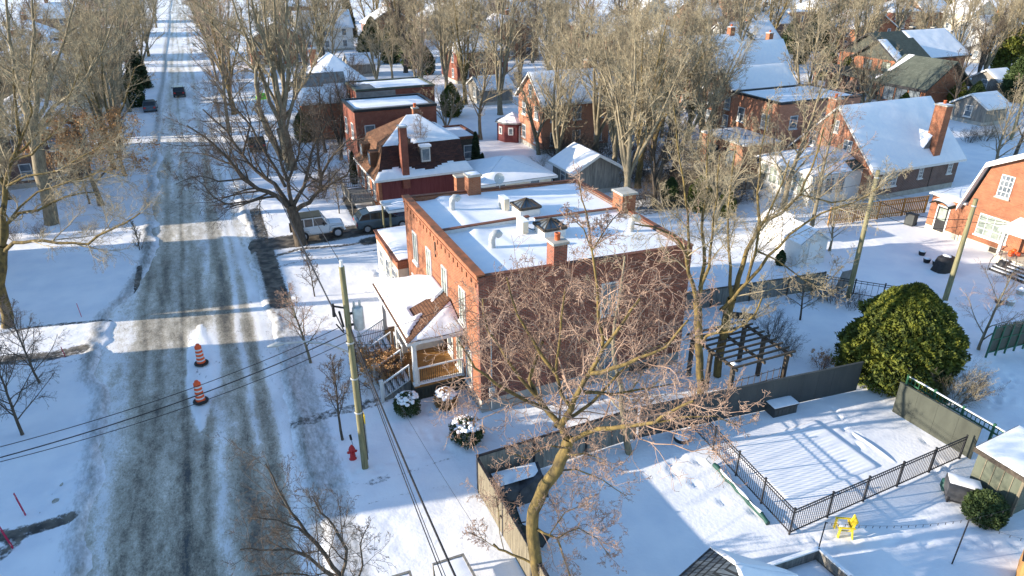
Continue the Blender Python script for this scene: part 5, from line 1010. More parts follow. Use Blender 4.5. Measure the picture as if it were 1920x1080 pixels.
def planter():
    r=thing('raised_planter','square weathered timber planter filled with mounded snow at the bottom edge','planter',(15.6,11.5,0));P=pw(r)
    A=[at(1440,1062,.6),at(1535,1030,.6),at(1598,1085,.6),at(1500,1120,.6)]
    for i in range(4):
        a,b=A[i],A[(i+1)%4];q=MB()
        for k in range(4): q.bar(np.array([a[0],a[1],.02+.15*k+.07]),np.array([b[0],b[1],.02+.15*k+.07]),.09,.14)
        P('side',q,'greywood');q=MB();q.bar(np.array([a[0],a[1],.66]),np.array([b[0],b[1],.66]),.14,.07);P('snow_cap',q,'snow')
    q=MB();c=sum(A)/4;snowpatch(q,[c+(A[i]-c)*.93-(0,0,.5) for i in range(4)],.2,.15,None,.3,7);P('filling',q,'snow')
planter()
# dark posts with string lights
for (u,v,h,lab) in ((1533,1035,1.5,'thin dark post at the planter corner holding string lights'),(1785,1057,2.2,'tall thin dark post at bottom right holding string lights')):
    p=at(u,v);r=thing('light_post',lab,'post',p);q=MB();q.tube([(0,0,-.1),(0.02,0,h)],.025,6);q.build('post',M['black'],r);q=MB();q.tube([(.02,0,h-.02),(.02,-.08,h+.03)],.02,5);q.build('hook',M['black'],r)
def strand(name,label,cat,a,b,sag,r_=.012,bulbs=0,m='black',n=24,group=None):
    a=np.array(a,float);b=np.array(b,float);q=MB();pts=[a+(b-a)*t+np.array([0,0,-4*sag*t*(1-t)]) for t in np.linspace(0,1,n+1)];q.tube(pts,r_,5,False)
    r=thing(name,label,cat,a,group);P=pw(r);P('cable',q,m)
    if bulbs:
        for k in range(1,bulbs): t=k/bulbs;p=a+(b-a)*t+np.array([0,0,-4*sag*t*(1-t)]);q=MB();q.tube([p,p-(0,0,.1)],[.008,.016],5);P('bulb',q,m)
    return r
pa=at(1533,1035)+(0,0,1.5);pb=at(1785,1057)+(0,0,2.2)
strand('string_lights','string of small bulbs crossing the snow from the planter post to the bottom right post','string lights',pa,pb,.25,.005,20)
strand('string_lights','string of small bulbs running from the tall post towards the brown shed','string lights',pb,(24.3,8.6,2.0),.15,.005,8)
strand('string_lights','string of small bulbs hanging from the tall post to the right edge','string lights',pb,(27.2,10.2,2.1),.15,.005,8)
def brownhut():
    r=thing('cedar_screen','warm brown cedar planter screen with dark trim at the bottom right corner','screen',(24.3,8.8,0));P=pw(r);q=MB();q.poly([(23.6,9.0,0),(24.95,9.65,0),(25.6,8.6,0),(24.2,7.9,0)],(0,0,1.2));P('wall',q,'cedar');q=MB();q.poly([(23.5,9.0,1.28),(24.95,9.75,1.28),(25.7,8.6,1.28),(24.2,7.8,1.28)],(0,0,-.07));P('trim',q,'black');q=MB();q.poly([(23.6,9.0,1.33),(24.95,9.65,1.33),(25.6,8.6,1.33),(24.2,7.9,1.33)],(0,0,-.045));P('snow_cap',q,'snow')
brownhut()
def rr(label,pts,z):
    r=thing('timber_frame',label,'frame',(*pts[0],0));P=pw(r);q=MB()
    for a,b in zip(pts[:-1],pts[1:]): q.bar((*a,z),(*b,z),.09,.05);
    for a in pts: q.bar((*a,-.1),(*a,z+.03),.08)
    P('frame',q,'greywood');q=MB();A=np.array(pts);snowpatch(q,[(*p,z-.04) for p in pts[:4]],.05,.2,None,.2,4);P('snow_cover',q,'snow')
rr('low timber frame full of snow at the bottom edge near the pale fence',[tuple(at(813,1058,.6)[:2]),tuple(at(868,1040,.6)[:2]),tuple(at(895,1090,.6)[:2]),tuple(at(825,1120,.6)[:2])],.6)
rr('smaller timber frame cut by the bottom edge beside the driveway',[tuple(at(735,1082,.5)[:2]),tuple(at(768,1072,.5)[:2]),tuple(at(785,1130,.5)[:2]),tuple(at(745,1140,.5)[:2])],.5)
# --- barrels ---
def barrel():
    r=thing('traffic_drum','orange and white striped traffic drum, the farther of the two on the snow island','traffic drum',at(378,682)+(0,0,.03))
    q=MB();q.lathe(0,0,[(0,0),(.37,0),(.38,.03),(.36,.07),(.25,.09),(.0,.09)],20);q.build('base',M['rubber'],r)
    zs=[.08,.28,.34,.34,.36,.5,.5,.52,.66,.66,.68,.82,.82,.84,.98,1.05]
    def R_(z): return .235-.055*z
    q=MB();q.lathe(0,0,[(R_(.08),.07),(R_(.3),.3),(R_(.3)-.012,.31),(R_(.5),.5),(R_(.5)-.012,.51),(R_(.7),.7),(R_(.7)-.012,.71),(R_(.9),.9),(R_(.9)-.015,.91),(R_(1.08),1.08),(.12,1.14),(.09,1.22),(.0,1.22)],20);q.build('body',M['orange'],r)
    for z in (.21,.43,.65,.87,):
        q=MB();q.lathe(0,0,[(R_(z)+.004,z),(R_(z+.09)+.004,z+.085)],20);q.build('stripe',M['reflect'],r)
    return r
b0=barrel();b1=copytree(b0);b1.location=at(377,753)+(0,0,.03);b1['label']='orange and white striped traffic drum, the nearer one with snow on its base';
for b in (b0,b1): b['group']='traffic drums on the road island'
# --- stakes ---
def stake(u,v,h,lab,lean=.1,w_=.06,white=False):
    p=at(u,v);r=thing('snow_stake',lab,'marker stake',p,'red driveway marker stakes');q=MB();q.bar((0,0,-.1),(-lean,0,h),w_,.03);q.build('stake',M['crimson'],r)
    if white: q=MB();q.bar((-lean*.82,-.018,h*.82),(-lean*.97,-.018,h*.97),w_*.7,.008);q.bar((-lean*.1,-.018,h*.1),(-lean*.2,-.018,h*.2),w_*.7,.008);q.build('reflector',M['reflect'],r)
for a in ((48,965,1.15,'crimson marker stake with white bands standing above the icy patch, lower left',.1,.09,True),(24,1026,1.2,'crimson marker stake with white bands nearest the bottom left corner',.15,.1,True),(122,667,.6,'short red marker stake beside the left driveway',.06,.07),(153,594,.95,'thin tall red marker stake at the snow bank above the left driveway',.05,.03),(257,262,.9,'left one of the near pair of red stakes up the street, left verge',.1,.06),(252,290,.9,'nearest single red stake on the left verge up the street',.08,.07),(262,250,.8,'right one of the near pair of red stakes up the street, left verge',.05,.06),(250,222,.7,'farthest red stake on the left verge up the street',.05,.06)): stake(*a)
# --- hydrant with flag ---
def hydrant():
    p=at(662,861);r=thing('fire_hydrant','red fire hydrant with side caps standing in the snow left of the wooden pole','fire hydrant',p)
    q=MB();q.lathe(0,0,[(.17,-.1),(.17,.04),(.12,.06),(.115,.5),(.15,.52),(.15,.57),(.13,.58),(.12,.66),(.07,.74),(.03,.76),(.03,.8),(0,.8)],14);q.build('body',M['redpaint'],r)
    for a,rr_,l in ((0,.065,.2),(math.pi,.065,.2),(-math.pi/2,.085,.2)): q=MB();c,s=math.cos(a),math.sin(a);q.tube([(c*.08,s*.08,.42),(c*l,s*l,.42)],rr_,10);q.tube([(c*l,s*l,.42),(c*(l+.03),s*(l+.03),.42)],rr_*.5,6);q.build('outlet',M['redpaint'],r)
    f=thing('hydrant_flag','slim dark marker rod leaning beside the red hydrant','marker rod',(p[0]+.15,p[1]+.15,0));q=MB();q.tube([(0,0,0),(-.12,0,1.2)],.012,5);q.build('rod',M['black'],f);q=MB();q.bar((-.1,0,.95),(-.13,0,1.25),.02,.1);q.build('flag',M['black'],f)
hydrant()
def signpost():
    p=at(690,850);r=thing('sign_post','grey metal post with a small yellow-green sign plate, seen edge-on behind the wooden pole','sign',p);q=MB();q.bar((0,0,-.1),(0,0,2.2),.07,.05);q.build('post',M['metal'],r);q=MB();q.box(-.02,-.17,1.75,.02,.17,2.2);q.build('plate',M['yellow'],r);q=MB();q.box(-.028,-.1,1.85,-.021,.1,2.1);q.build('symbol',M['black'],r)
signpost()
# --- utility poles ---
def pole(lab,u,v,h,r0=.16,r1=.12,lean=(0,0)):
    p=at(u,v);r=thing('utility_pole',lab,'utility pole',p,'wooden utility poles');q=MB();q.tube([(0,0,-.3),(lean[0]*.5,lean[1]*.5,h*.5),(lean[0],lean[1],h)],[r0,(r0+r1)/2,r1],14);q.build('pole',M['polewood'],r);return r,p
pA,PA=pole('wooden utility pole with grey transformer and street lamp arm, standing on the near verge',685,878,9.75,.15,.11)
q=MB();q.tube([(0,0,9.75),(0,0,9.85)],[.08,.05],8);q.tube([(0,0,9.82),(0,0,10.0)],[.05,.07],8);q.build('insulator',M['reflect'],pA)
q=MB();q.tube([(.42,-.02,6.95),(.42,-.02,7.0),(.42,-.02,7.9),(.42,-.02,7.95)],[.17,.22,.22,.17],14);tr=q.build('transformer',M['metal'],pA)
q=MB();q.bar((.1,0,7.7),(.3,0,7.7),.08);q.bar((.1,0,7.2),(.3,0,7.2),.08);q.build('bracket',M['black'],tr)
for dx in (.3,.52): q=MB();q.lathe(dx,-.02,[(.04,7.95),(.06,8.0),(.04,8.05),(.055,8.1),(.03,8.2),(0,8.22)],8);q.build('bushing',M['metal'],tr)
q=MB();q.bar((-.1,0,8.0),(-.55,.05,8.15),.06);q.tube([(-.5,0,7.7),(-.5,0,8.25)],[.07,.05],8);q.tube([(-.2,-.05,7.2),(-.3,-.05,7.9)],.05,6);q.tube([(-.45,.1,7.3),(-.2,0,6.9)],.03,5);q.build('fuse_bracket',M['black'],pA)
q=MB();q.tube([(-.12,0,6.0),(-.8,.1,6.45),(-1.7,.2,6.75),(-2.6,.3,6.8)],.035,6);arm=q.build('lamp_arm',M['metal'],pA)
q=MB();q.tube([(-2.5,.29,6.8),(-2.75,.31,6.8),(-3.1,.35,6.76)],[.05,.11,.04],8);q.build('lamp_head',M['metal'],arm)
q=MB();q.tube([(.17,.05,.4),(.16,.05,6.5)],.02,5);q.build('ground_wire',M['black'],pA)
for k in range(3): q=MB();q.lathe(0,0,[(.17,3.0+k*1.7),(.18,3.02+k*1.7),(.18,3.06+k*1.7),(.17,3.08+k*1.7)],12);q.build('band',M['metal'],pA)
pB,PB=pole('wooden utility pole in the middle yards, just left of the bushy cedar',1590,558,8.6,.17,.12)
pC,PC=pole('wooden utility pole leaning before the gambrel house, right of the bushy cedar',1772,562,6.9,.17,.13)
for p_,h in ((pB,8.6),(pC,6.9)):
    q=MB();q.lathe(0,0,[(.13,h-.5),(.15,h-.48),(.15,h-.42),(.13,h-.4)],12);q.build('band',M['metal'],p_)
pD,PD=pole('wooden utility pole at the far right edge beyond the steep-roofed house',1895,262,9.5,.17,.13)
# wires
top=PA+(0,0,9.85);mid=PA+(0,0,6.9)
for i,(a,b,sag,rr_,lab) in enumerate((
  (top,(3.2,92,10.5),1.0,.014,'pale overhead wire running up the street from the top of the near pole'),
  (PA+(-.4,0,7.7),(2.9,92,9.6),1.4,.016,'upper dark wire running up the street past the spreading tree'),
  (PA+(-.2,0,7.0),(3.0,92,8.8),1.6,.028,'thick dark cable running up the street from the near pole'),
  (PA+(-.3,0,7.2),at(0,838,6.6),.35,.014,'upper thin wire crossing the road to the left edge'),
  (mid,at(0,858,6.0),.35,.021,'thick cable crossing the road to the left edge'),
  (PA+(-.1,0,6.5),at(0,866,5.6),.4,.014,'lowest thin wire crossing the road to the left edge'),
  (PA+(0,0,7.3),at(833,1090,6.8),.25,.016,'left wire of the bundle dropping from the near pole to the bottom edge'),
  (PA+(.1,0,7.0),at(840,1092,6.5),.25,.012,'second wire of the bundle dropping from the near pole to the bottom edge'),
  (PA+(.1,0,6.9),at(858,1090,6.4),.25,.032,'thick twisted cable dropping from the near pole to the bottom edge'),
  (PA+(.1,0,7.6),at(905,1010,2.0),.3,.007,'hair-thin wire from the near pole down towards the pale board fence'),
  (PA+(.1,0,6.6),(9.7,27.0,6.2),.25,.014,'service wire sagging from the near pole to the duplex front'),
  (PA+(.1,0,6.3),(9.7,26.4,4.9),.35,.012,'lower service wire reaching the duplex corner past the porch'),
  (PB+(0,0,6.9),PC+(0,0,5.6),.5,.02,'cable between the two right-hand wooden poles'),
  (PB+(0,0,6.3),PC+(0,0,5.2),.7,.014,'thin lower wire between the two right-hand wooden poles'),
  (PB+(0,0,7.6),(54,34.8,3.4),.8,.012,'service wire from the middle pole to the gambrel house wing'),
  (PC+(0,0,6.0),(52.2,27.5,3.2),.3,.016,'short service wire from the leaning pole to the gambrel house porch'),
  (PC+(0,0,5.4),(60,20,5.0),.5,.016,'wire leaving the leaning pole towards the right edge'),
  (PB+(0,0,7.9),(22.5,34.0,7.0),.6,.012,'service wire from the middle pole to the back of the brick duplex'))):
    strand('overhead_wire',lab,'wire',a,b,sag,rr_,group='overhead wires')
# --- cars ---
def ringcar(name,label,loc,rz,st,cab,mp,wheels,wr,width,glassm='carglass',snow=None,group=None,roofm=None,extra=None):
    """st: body stations (x, zlow, zbelt, halfwidth); cab: cabin profile [(x,z,halfwidth)] from the rear belt over the roof to the front belt"""
    r=thing(name,label,'car',loc,group,rz);q=MB();V=[];n=8
    for x,zl,zb,hw in st: V+=[(x,-hw*.9,zl),(x,-hw,zl+.12),(x,-hw,zb-.12),(x,-hw*.94,zb),(x,hw*.94,zb),(x,hw,zb-.12),(x,hw,zl+.12),(x,hw*.9,zl)]
    m=len(st);q.add(V,[(i*n+j,i*n+(j+1)%n,(i+1)*n+(j+1)%n,(i+1)*n+j) for i in range(m-1) for j in range(n)]+[tuple(range(n)),tuple(range(m*n-1,m*n-n-1,-1))]);body=q.build('body',M[mp],r)
    q=MB();V=[];
    for x,z,hw in cab: V+=[(x,-hw,z),(x,hw,z)]
    k=len(cab);q.add(V,[(2*i,2*i+1,2*i+3,2*i+2) for i in range(k-1)]+[tuple(2*i for i in range(k)),tuple(2*i+1 for i in range(k-1,-1,-1))]);q.build('cabin_glass',M[glassm],r)
    q=MB();rf=[c for c in cab[1:-1]];zt=max(c[1] for c in cab)
    for s in (-1,1):
        for a,b in zip(cab[:-1],cab[1:]): q.bar((a[0],s*(a[2]+.005),a[1]),(b[0],s*(b[2]+.005),b[1]),.06,.07)
    tops=[c for c in cab if c[1]>zt-.12]
    q.poly([(tops[0][0],-tops[0][2],tops[0][1]+.01),(tops[-1][0],-tops[-1][2],tops[-1][1]+.01),(tops[-1][0],tops[-1][2],tops[-1][1]+.01),(tops[0][0],tops[0][2],tops[0][1]+.01)],(0,0,.05))
    xm=[cab[0][0]+(cab[-1][0]-cab[0][0])*t for t in (.3,.56)]
    for x in xm:
        for s in (-1,1): q.bar((x,s*(cab[0][2]+.01),cab[0][1]),(x,s*(tops[0][2]+.01),zt),.08,.05)
    q.build('roof_frame',M[roofm or mp],r)
    if snow:
        q=MB();snowpatch(q,[(tops[0][0]+.05,-tops[0][2]+.05,zt+.06),(tops[-1][0]-.05,-tops[0][2]+.05,zt+.06),(tops[-1][0]-.05,tops[0][2]-.05,zt+.06),(tops[0][0]+.05,tops[0][2]-.05,zt+.06)],.09,.2,lambda S,T:.4-.3*S,.1,4);q.build('roof_snow',M['snow'],r)
    for x in wheels:
        for s in (-1,1):
            y=s*(width-.08);w_=MB();w_.tube([(x,y-s*.11,wr),(x,y-s*.1,wr),(x,y+s*.09,wr),(x,y+s*.1,wr)],[wr*.9,wr,wr,wr*.9],18);ty=w_.build('wheel',M['rubber'],r)
            w_=MB();w_.tube([(x,y+s*.101,wr),(x,y+s*.115,wr)],[wr*.62,wr*.58],14);w_.build('rim',M['chrome'],ty)
    x0,x1=st[0][0],st[-1][0]
    for s in (-1,1):
        q=MB();q.box(x0-.02,s*width*.72-.14,st[0][2]-.32,x0+.03,s*width*.72+.14,st[0][2]-.1);q.build('tail_light',M['taillight'],r)
        q=MB();q.box(x1-.03,s*width*.68-.14,st[-1][2]-.25,x1+.02,s*width*.68+.14,st[-1][2]-.06);q.build('head_light',M['headlight'],r)
        q=MB();xx=cab[-1][0]-.35;q.box(xx-.06,s*width*.98-.02,cab[0][1]+.05,xx+.06,s*width*.98+s*.16+.02,cab[0][1]+.2);q.build('mirror',M['black'],r)
    return r
# white off-road car: boxy, spare wheel, dark soft top
jeep=ringcar('offroad_car','white boxy off-road car with grey soft top, parked behind the spreading tree trunk',(6.6,53.4,-.02),-.03,
 [(-2.0,.5,1.1,.78),(-1.9,.45,1.15,.8),(.65,.45,1.17,.8),(.75,.5,1.15,.72),(1.75,.55,1.08,.62),(1.85,.6,1.0,.6)],[(-1.95,1.13,.76),(-1.85,1.8,.7),(.25,1.8,.7),(.65,1.15,.74)],'carwhite',(-1.35,1.3),.41,.86,roofm='carwhite')
q=MB();q.box(-1.9,-.72,1.86,.2,.72,1.93);q.build('soft_top',M['olivepanel'],jeep)
q=MB();q.tube([(-2.02,0,1.0),(-2.25,0,1.0)],[.38,.38],16);q.build('spare_wheel',M['rubber'],jeep)
for x in (-1.35,1.3):
    for s in (-1,1): q=MB();q.tube([(x-.55,s*.8,.62),(x-.42,s*.8,.93),(x+.42,s*.8,.93),(x+.58,s*.8,.6)],[.1]*4,6);q.build('fender',M['carwhite'],jeep)
q=MB();snowpatch(q,[(.8,-.6,1.15),(1.7,-.55,1.09),(1.7,.55,1.09),(.8,.6,1.15)],.07,.15,None,.1,2);q.build('bonnet_snow',M['snow'],jeep)
suv=ringcar('estate_car','steel blue estate car with alloy wheels and snowy roof, parked under the carport edge',(11.7,53.3,-.02),-.03,
 [(-2.25,.5,1.0,.78),(-2.15,.35,1.08,.88),(-1.6,.3,1.1,.92),(1.0,.3,1.08,.92),(1.9,.35,1.0,.88),(2.3,.45,.82,.74)],[(-2.1,1.06,.84),(-1.75,1.5,.72),(-1.2,1.62,.68),(.2,1.62,.68),(1.15,1.08,.8)],'carblue',(-1.45,1.4),.36,.93,snow=True)
far1=ringcar('small_car','dark car driving away in the middle of the snowy street',(*at(337,178)[:2],-.08),math.pi/2,
 [(-2.1,.4,.95,.72),(-2.0,.3,1.0,.84),(1.9,.3,.95,.84),(2.15,.4,.75,.7)],[(-1.8,1.0,.8),(-1.4,1.45,.66),(.2,1.45,.66),(1.0,.98,.76)],'carblack',(-1.3,1.35),.33,.86)
far2=ringcar('parked_car','dark blue car parked against the left verge beside the oak with brown leaves',(*at(283,206)[:2],-.08),math.pi/2,
 [(-2.1,.4,.95,.72),(-2.0,.3,1.0,.84),(1.9,.3,.95,.84),(2.15,.4,.75,.7)],[(-1.8,1.0,.8),(-1.4,1.45,.66),(.2,1.45,.66),(1.0,.98,.76)],'carblue',(-1.3,1.35),.33,.86)
far3=copytree(far2);far3.location=(-9.5,139,-.08);far3['label']='dark car parked far up the left verge beyond the other parked car'
far4=ringcar('parked_car','white van-like car parked on the right verge behind the tall many-stemmed tree',(*at(482,278)[:2],0),math.pi/2,
 [(-2.2,.4,1.0,.8),(-2.1,.3,1.1,.88),(1.6,.3,1.05,.88),(2.2,.4,.85,.74)],[(-2.1,1.08,.84),(-2.0,1.7,.74),(.6,1.7,.74),(1.4,1.05,.8)],'carblack',(-1.4,1.4),.34,.9,snow=True)
r=thing('lime_tarp','lime green plastic sheet over a low heap beyond the tall many-stemmed tree','sheet',at(492,185));q=MB();q.lathe(0,0,[(1.0,-.05),(.9,.5),(.5,.8),(0,.85)],9);q.build('sheet',M['lime'],r)
p=at(738,478);r=thing('blue_bag','crumpled bright blue bag on the snow beside the cream annex','bag',p);q=MB();q.lathe(0,0,[(.35,-.05),(.42,.15),(.3,.35),(0,.42)],9);q.build('bag',M['bluetarp'],r)
# ================= TREES =================
def unit(v): return v/(np.linalg.norm(v)+1e-9)
class Tree:
    """collects polylines (points, radii) by branch order"""
    def __init__(t,seed): t.rg=random.Random(seed);t.np=np.random.RandomState(seed);t.trunk=[];t.crown=[]
    def line(t,p,d,L_,r0,r1,n,wig,trop):
        pts=[np.array(p,float)];d=unit(np.array(d,float))
        for i in range(n):
            d=unit(d+t.np.normal(0,wig,3)+np.array([0,0,trop]));pts.append(pts[-1]+d*L_/n)
        return np.array(pts),np.linspace(r0,r1,n+1)
    def grow(t,pts,rad,lev,sp,L_):
        """children of a polyline. sp: spec dict"""
        if lev>=sp['levels']: return
        n=sp['n'][lev];seg=len(pts)-1
        for k in range(n):
            u=sp['start'][lev]+(1-sp['start'][lev])*(k+t.rg.random())/n;u=min(u,.995);f=u*seg;i=min(int(f),seg-1);a=f-i
            p=pts[i]*(1-a)+pts[i+1]*a;r=rad[i]*(1-a)+rad[i+1]*a;d=unit(pts[i+1]-pts[i])
            s=t.np.normal(0,1,3);s=unit(s-d*(s@d));ang=R(t.rg.gauss(sp['ang'][lev],8))
            nd=d*math.cos(ang)+s*math.sin(ang);l=L_*sp['len'][lev]*(1.15-.55*u)*t.rg.uniform(.7,1.2);cr=min(r*.75,max(sp['rmin'],r*sp['rr'][lev]))
            q=t.line(p,nd,l,cr,max(sp['rmin']*.6,cr*.35),sp['seg'][lev],sp['wig'],sp['trop'][lev]);t.crown.append((q[0],q[1],4 if lev==0 else 3))
            t.grow(q[0],q[1],lev+1,sp,l)
    def build(t,root,bark,twig,wd=False):
        for nm,ls,m in (('trunk',t.trunk,bark),('crown',t.crown,twig)):
            if not ls: continue
            G={}
            for pts,rad,k in ls: G.setdefault((len(pts),k),[]).append((pts,rad))
            Vs=[];Fs=[];off=0
            for (n,k),lst in G.items():
                Pt=np.array([a for a,_ in lst]);Rd=np.array([b for _,b in lst]);m_=len(lst);d=np.empty_like(Pt);d[:,1:-1]=Pt[:,2:]-Pt[:,:-2];d[:,0]=Pt[:,1]-Pt[:,0];d[:,-1]=Pt[:,-1]-Pt[:,-2]
                d/=np.linalg.norm(d,axis=2,keepdims=True)+1e-9;md=d.mean(1);ref=np.where(np.abs(md[:,2:3])<.8,np.array([[0,0,1.]]),np.array([[1.,0,0]]))[:,None,:]
                u=np.cross(d,np.broadcast_to(ref,d.shape));u/=np.linalg.norm(u,axis=2,keepdims=True)+1e-9;q=np.cross(d,u)
                a=2*np.pi*np.arange(k)/k;ring=Pt[:,:,None,:]+(u[:,:,None,:]*np.cos(a)[None,None,:,None]+q[:,:,None,:]*np.sin(a)[None,None,:,None])*Rd[:,:,None,None]
                Vs.append(ring.reshape(-1,3));idx=off+np.arange(m_*n*k).reshape(m_,n,k);nx=np.roll(idx,-1,2)
                Fs.append(np.stack([idx[:,:-1],nx[:,:-1],nx[:,1:],idx[:,1:]],-1).reshape(-1,4));off+=m_*n*k
            o=link(nm,arrmesh(nm,np.concatenate(Vs),np.concatenate(Fs),M[m],True),root)
            if wd: o.matrix_parent_inverse=Matrix.Translation(-root.location)
        return root
SP_VASE=dict(levels=4,n=(7,6,5,3),start=(.22,.15,.12,.1),ang=(30,36,44,48),len=(.42,.5,.5,.5),rr=(.6,.55,.5,.6),seg=(5,4,4,3),wig=.13,trop=(.07,.04,.02,0),rmin=.009)
SP_SPREAD=dict(levels=4,n=(8,7,6,4),start=(.2,.12,.1,.1),ang=(42,45,48,45),len=(.55,.5,.45,.45),rr=(.5,.5,.5,.6),seg=(6,5,4,3),wig=.16,trop=(.03,.02,0,0),rmin=.009)
def vase(seed,H,nst=5,r0=.32,spread=.33,low=.16,sp=SP_VASE,dens=1.):
    t=Tree(seed);rg=t.rg;p,r=t.line((0,0,-.3),(rg.uniform(-.06,.06),rg.uniform(-.06,.06),1),H*low+.3,r0*1.15,r0*.85,5,.03,.05);r[0]*=1.3;t.trunk.append((p,r,9))
    sp=dict(sp);sp['n']=tuple(max(2,int(round(a*dens))) for a in sp['n'])
    for k in range(nst):
        a=2*math.pi*(k+rg.random()*.6)/nst;s=spread*rg.uniform(.5,1.25);l=H*(1-low)*rg.uniform(.8,1.02)
        q,rr=t.line(p[-1]-(0,0,rg.uniform(0,.25)*H*low),(math.cos(a)*s,math.sin(a)*s,1),l,r0*rg.uniform(.55,.75),.035,9,.07,.045);t.trunk.append((q,rr,7));t.grow(q,rr,0,sp,l)
    return t
def oval(seed,H,r0=.22,low=.25,sp=SP_SPREAD,n=16,ang=50,ln=.38,dens=1.):
    """single leader with side limbs"""
    t=Tree(seed);rg=t.rg;q,rr=t.line((0,0,-.3),(rg.uniform(-.05,.05),rg.uniform(-.05,.05),1),H+.3,r0,.02,10,.045,.06);rr[0]*=1.3;t.trunk.append((q,rr,8));sp=dict(sp);sp['n']=tuple(max(2,int(round(a*dens))) for a in sp['n'])
    for k in range(n):
        u=low+(1-low)*(k+.5)/n;f=u*10;i=min(int(f),9);p=q[i]+(q[i+1]-q[i])*(f-i);a=k*2.4+rg.uniform(-.4,.4);an=R(ang*(1.1-.5*u));l=H*ln*(1.15-.8*u)*rg.uniform(.8,1.2)
        b,br=t.line(p,(math.cos(a)*math.sin(an),math.sin(a)*math.sin(an),math.cos(an)),l,rr[i]*.5,.012,6,.1,.05);t.trunk.append((b,br,5));t.grow(b,br,1,sp,l)
    return t
def place_tree(root0,p,s,rz,label,group,cat='tree'):
    c=copytree(root0);c.location=(p[0],p[1],0);c.scale=(s,s,s);c.rotation_euler=(0,0,rz);c['label']=label
    if group: c['group']=group
    elif 'group' in c: del c['group']
    return c
# ---- custom trees: limbs given by what the photo shows, at real depth around the trunk ----
def custom(name,label,base,limbs,sp,bark,twig,seed,group=None,kk=7,jit=.05):
    """limbs: (list of (u,v,depth offset), r0, r1, child length scale)"""
    r=thing(name,label,'tree',base,group);t=Tree(seed)
    for pts,r0,r1,ls in limbs:
        P3=[tp(u,v,base,dd) for u,v,dd in pts];out=[P3[0]]
        for a,b in zip(P3[:-1],P3[1:]):
            m=(a+b)/2+t.np.normal(0,jit,3)*np.linalg.norm(b-a)*.6;out+=[m,b]
        out=np.array(out);L_=sum(np.linalg.norm(out[i+1]-out[i]) for i in range(len(out)-1));rad=r0+(r1-r0)*np.linspace(0,1,len(out))**.8
        t.trunk.append((out,rad,kk))
        if ls: t.grow(out,rad,0,sp,L_*ls if ls<5 else ls-5)
    t.build(r,bark,twig,True);return r
# foreground maple
B=at(1013,1118);B[2]=0
SPM=dict(levels=4,n=(8,6,5,3),start=(.12,.1,.1,.1),ang=(46,50,50,48),len=(.62,.52,.48,.5),rr=(.42,.5,.55,.6),seg=(6,5,4,3),wig=.24,trop=(.04,.02,0,0),rmin=.011)
MAP=[([(1013,1125,0),(1006,1060,0),(998,1000,0),(1000,958,0),(1020,912,0),(1045,880,0),(1062,845,0),(1066,822,0)],0.216,0.191,0),
 ([(1066,826,0),(1052,800,.2),(1030,775,.5),(1008,745,.7),(992,712,1.),(1003,680,1.1),(1018,640,1.2)],0.124,0.0406,1.),
 ([(1008,745,.7),(985,720,.8),(962,690,.9),(940,655,1.1),(915,620,1.2),(905,560,1.3)],0.0659,0.0244,1.),
 ([(1050,800,.2),(1072,765,.0),(1085,735,-.3),(1105,700,-.5),(1130,655,-.6),(1165,610,-.8),(1200,560,-.8)],0.11,0.0325,1.1),
 ([(1072,765,0),(1052,740,.3),(1042,700,.5),(1048,650,.6),(1052,600,.6),(1060,540,.9)],0.0659,0.0244,1.),
 ([(1130,655,-.6),(1122,600,-.4),(1120,540,-.2),(1110,470,0),(1100,400,.2),(1085,340,.4)],0.0549,0.0146,.6),
 ([(1110,470,0),(1135,430,0),(1165,395,.3)],0.022,0.0125,.6),([(1110,470,0),(1095,430,0),(1060,395,0)],0.022,0.0125,.6),
 ([(1020,765,.5),(975,745,.2),(930,720,0),(890,690,-.1),(860,640,-.1)],0.0732,0.025,1.1),([(1105,700,-.5),(1150,690,-.9),(1200,670,-1.2),(1250,650,-1.4),(1290,600,-1.5)],0.0732,0.025,1.),([(1042,700,.5),(1000,640,.9),(970,590,1.1),(950,520,1.2)],0.0671,0.0187,1.),([(1095,735,-.3),(1150,740,-.2),(1200,730,-.1),(1260,720,0)],0.061,0.0187,1.1),
 ([(1066,830,0),(1100,812,-.5),(1147,803,-1.),(1190,797,-1.4),(1228,792,-1.8),(1262,770,-2.1),(1300,752,-2.3)],0.0878,0.0325,1.1),
 ([(1228,792,-1.8),(1280,782,-2.),(1340,780,-2.1),(1388,800,-2.2)],0.0366,0.0125,.9),
 ([(1040,800,.3),(1078,778,.6),(1110,755,1.),(1160,700,1.4),(1210,660,1.7),(1260,640,1.8)],0.0732,0.0244,1.),
 ([(1060,850,0),(1095,850,-.8),(1130,862,-1.3)],0.0403,0.0125,1.1),
 ([(1058,840,0),(1030,835,-.6),(985,860,-1.2),(950,850,-1.5)],0.0366,0.0125,.7),
 ([(1035,890,0),(1080,880,.6),(1130,900,1.),(1175,930,1.2)],0.0366,0.0125,.9),
 ([(1000,985,0),(1020,1000,-.3),(1045,1010,-.5),(1055,1040,-.7),(1070,1085,-.8)],0.0512,0.0244,.9),
 ([(1045,1010,-.5),(1085,990,-.6),(1120,1010,-.7),(1145,1045,-.8)],0.0256,0.0125,.9),([(1030,1003,-.4),(1060,960,-.5),(1100,945,-.6)],0.022,0.0125,.9),
 ([(1004,1060,0),(960,1040,.2),(935,1030,.3),(925,1020,.4)],0.0439,0.0365,0),([(935,1030,.3),(905,1010,.5),(880,1000,.6)],0.0146,0.0125,1.),([(945,1032,.3),(935,960,.4),(930,930,.5)],0.0146,0.0125,1.)]
custom('maple_tree','big gnarled maple with mossy crooked trunk and dense pinkish twigs in front of the duplex',B,MAP,SPM,'barkmoss','twigpink',5,kk=10)
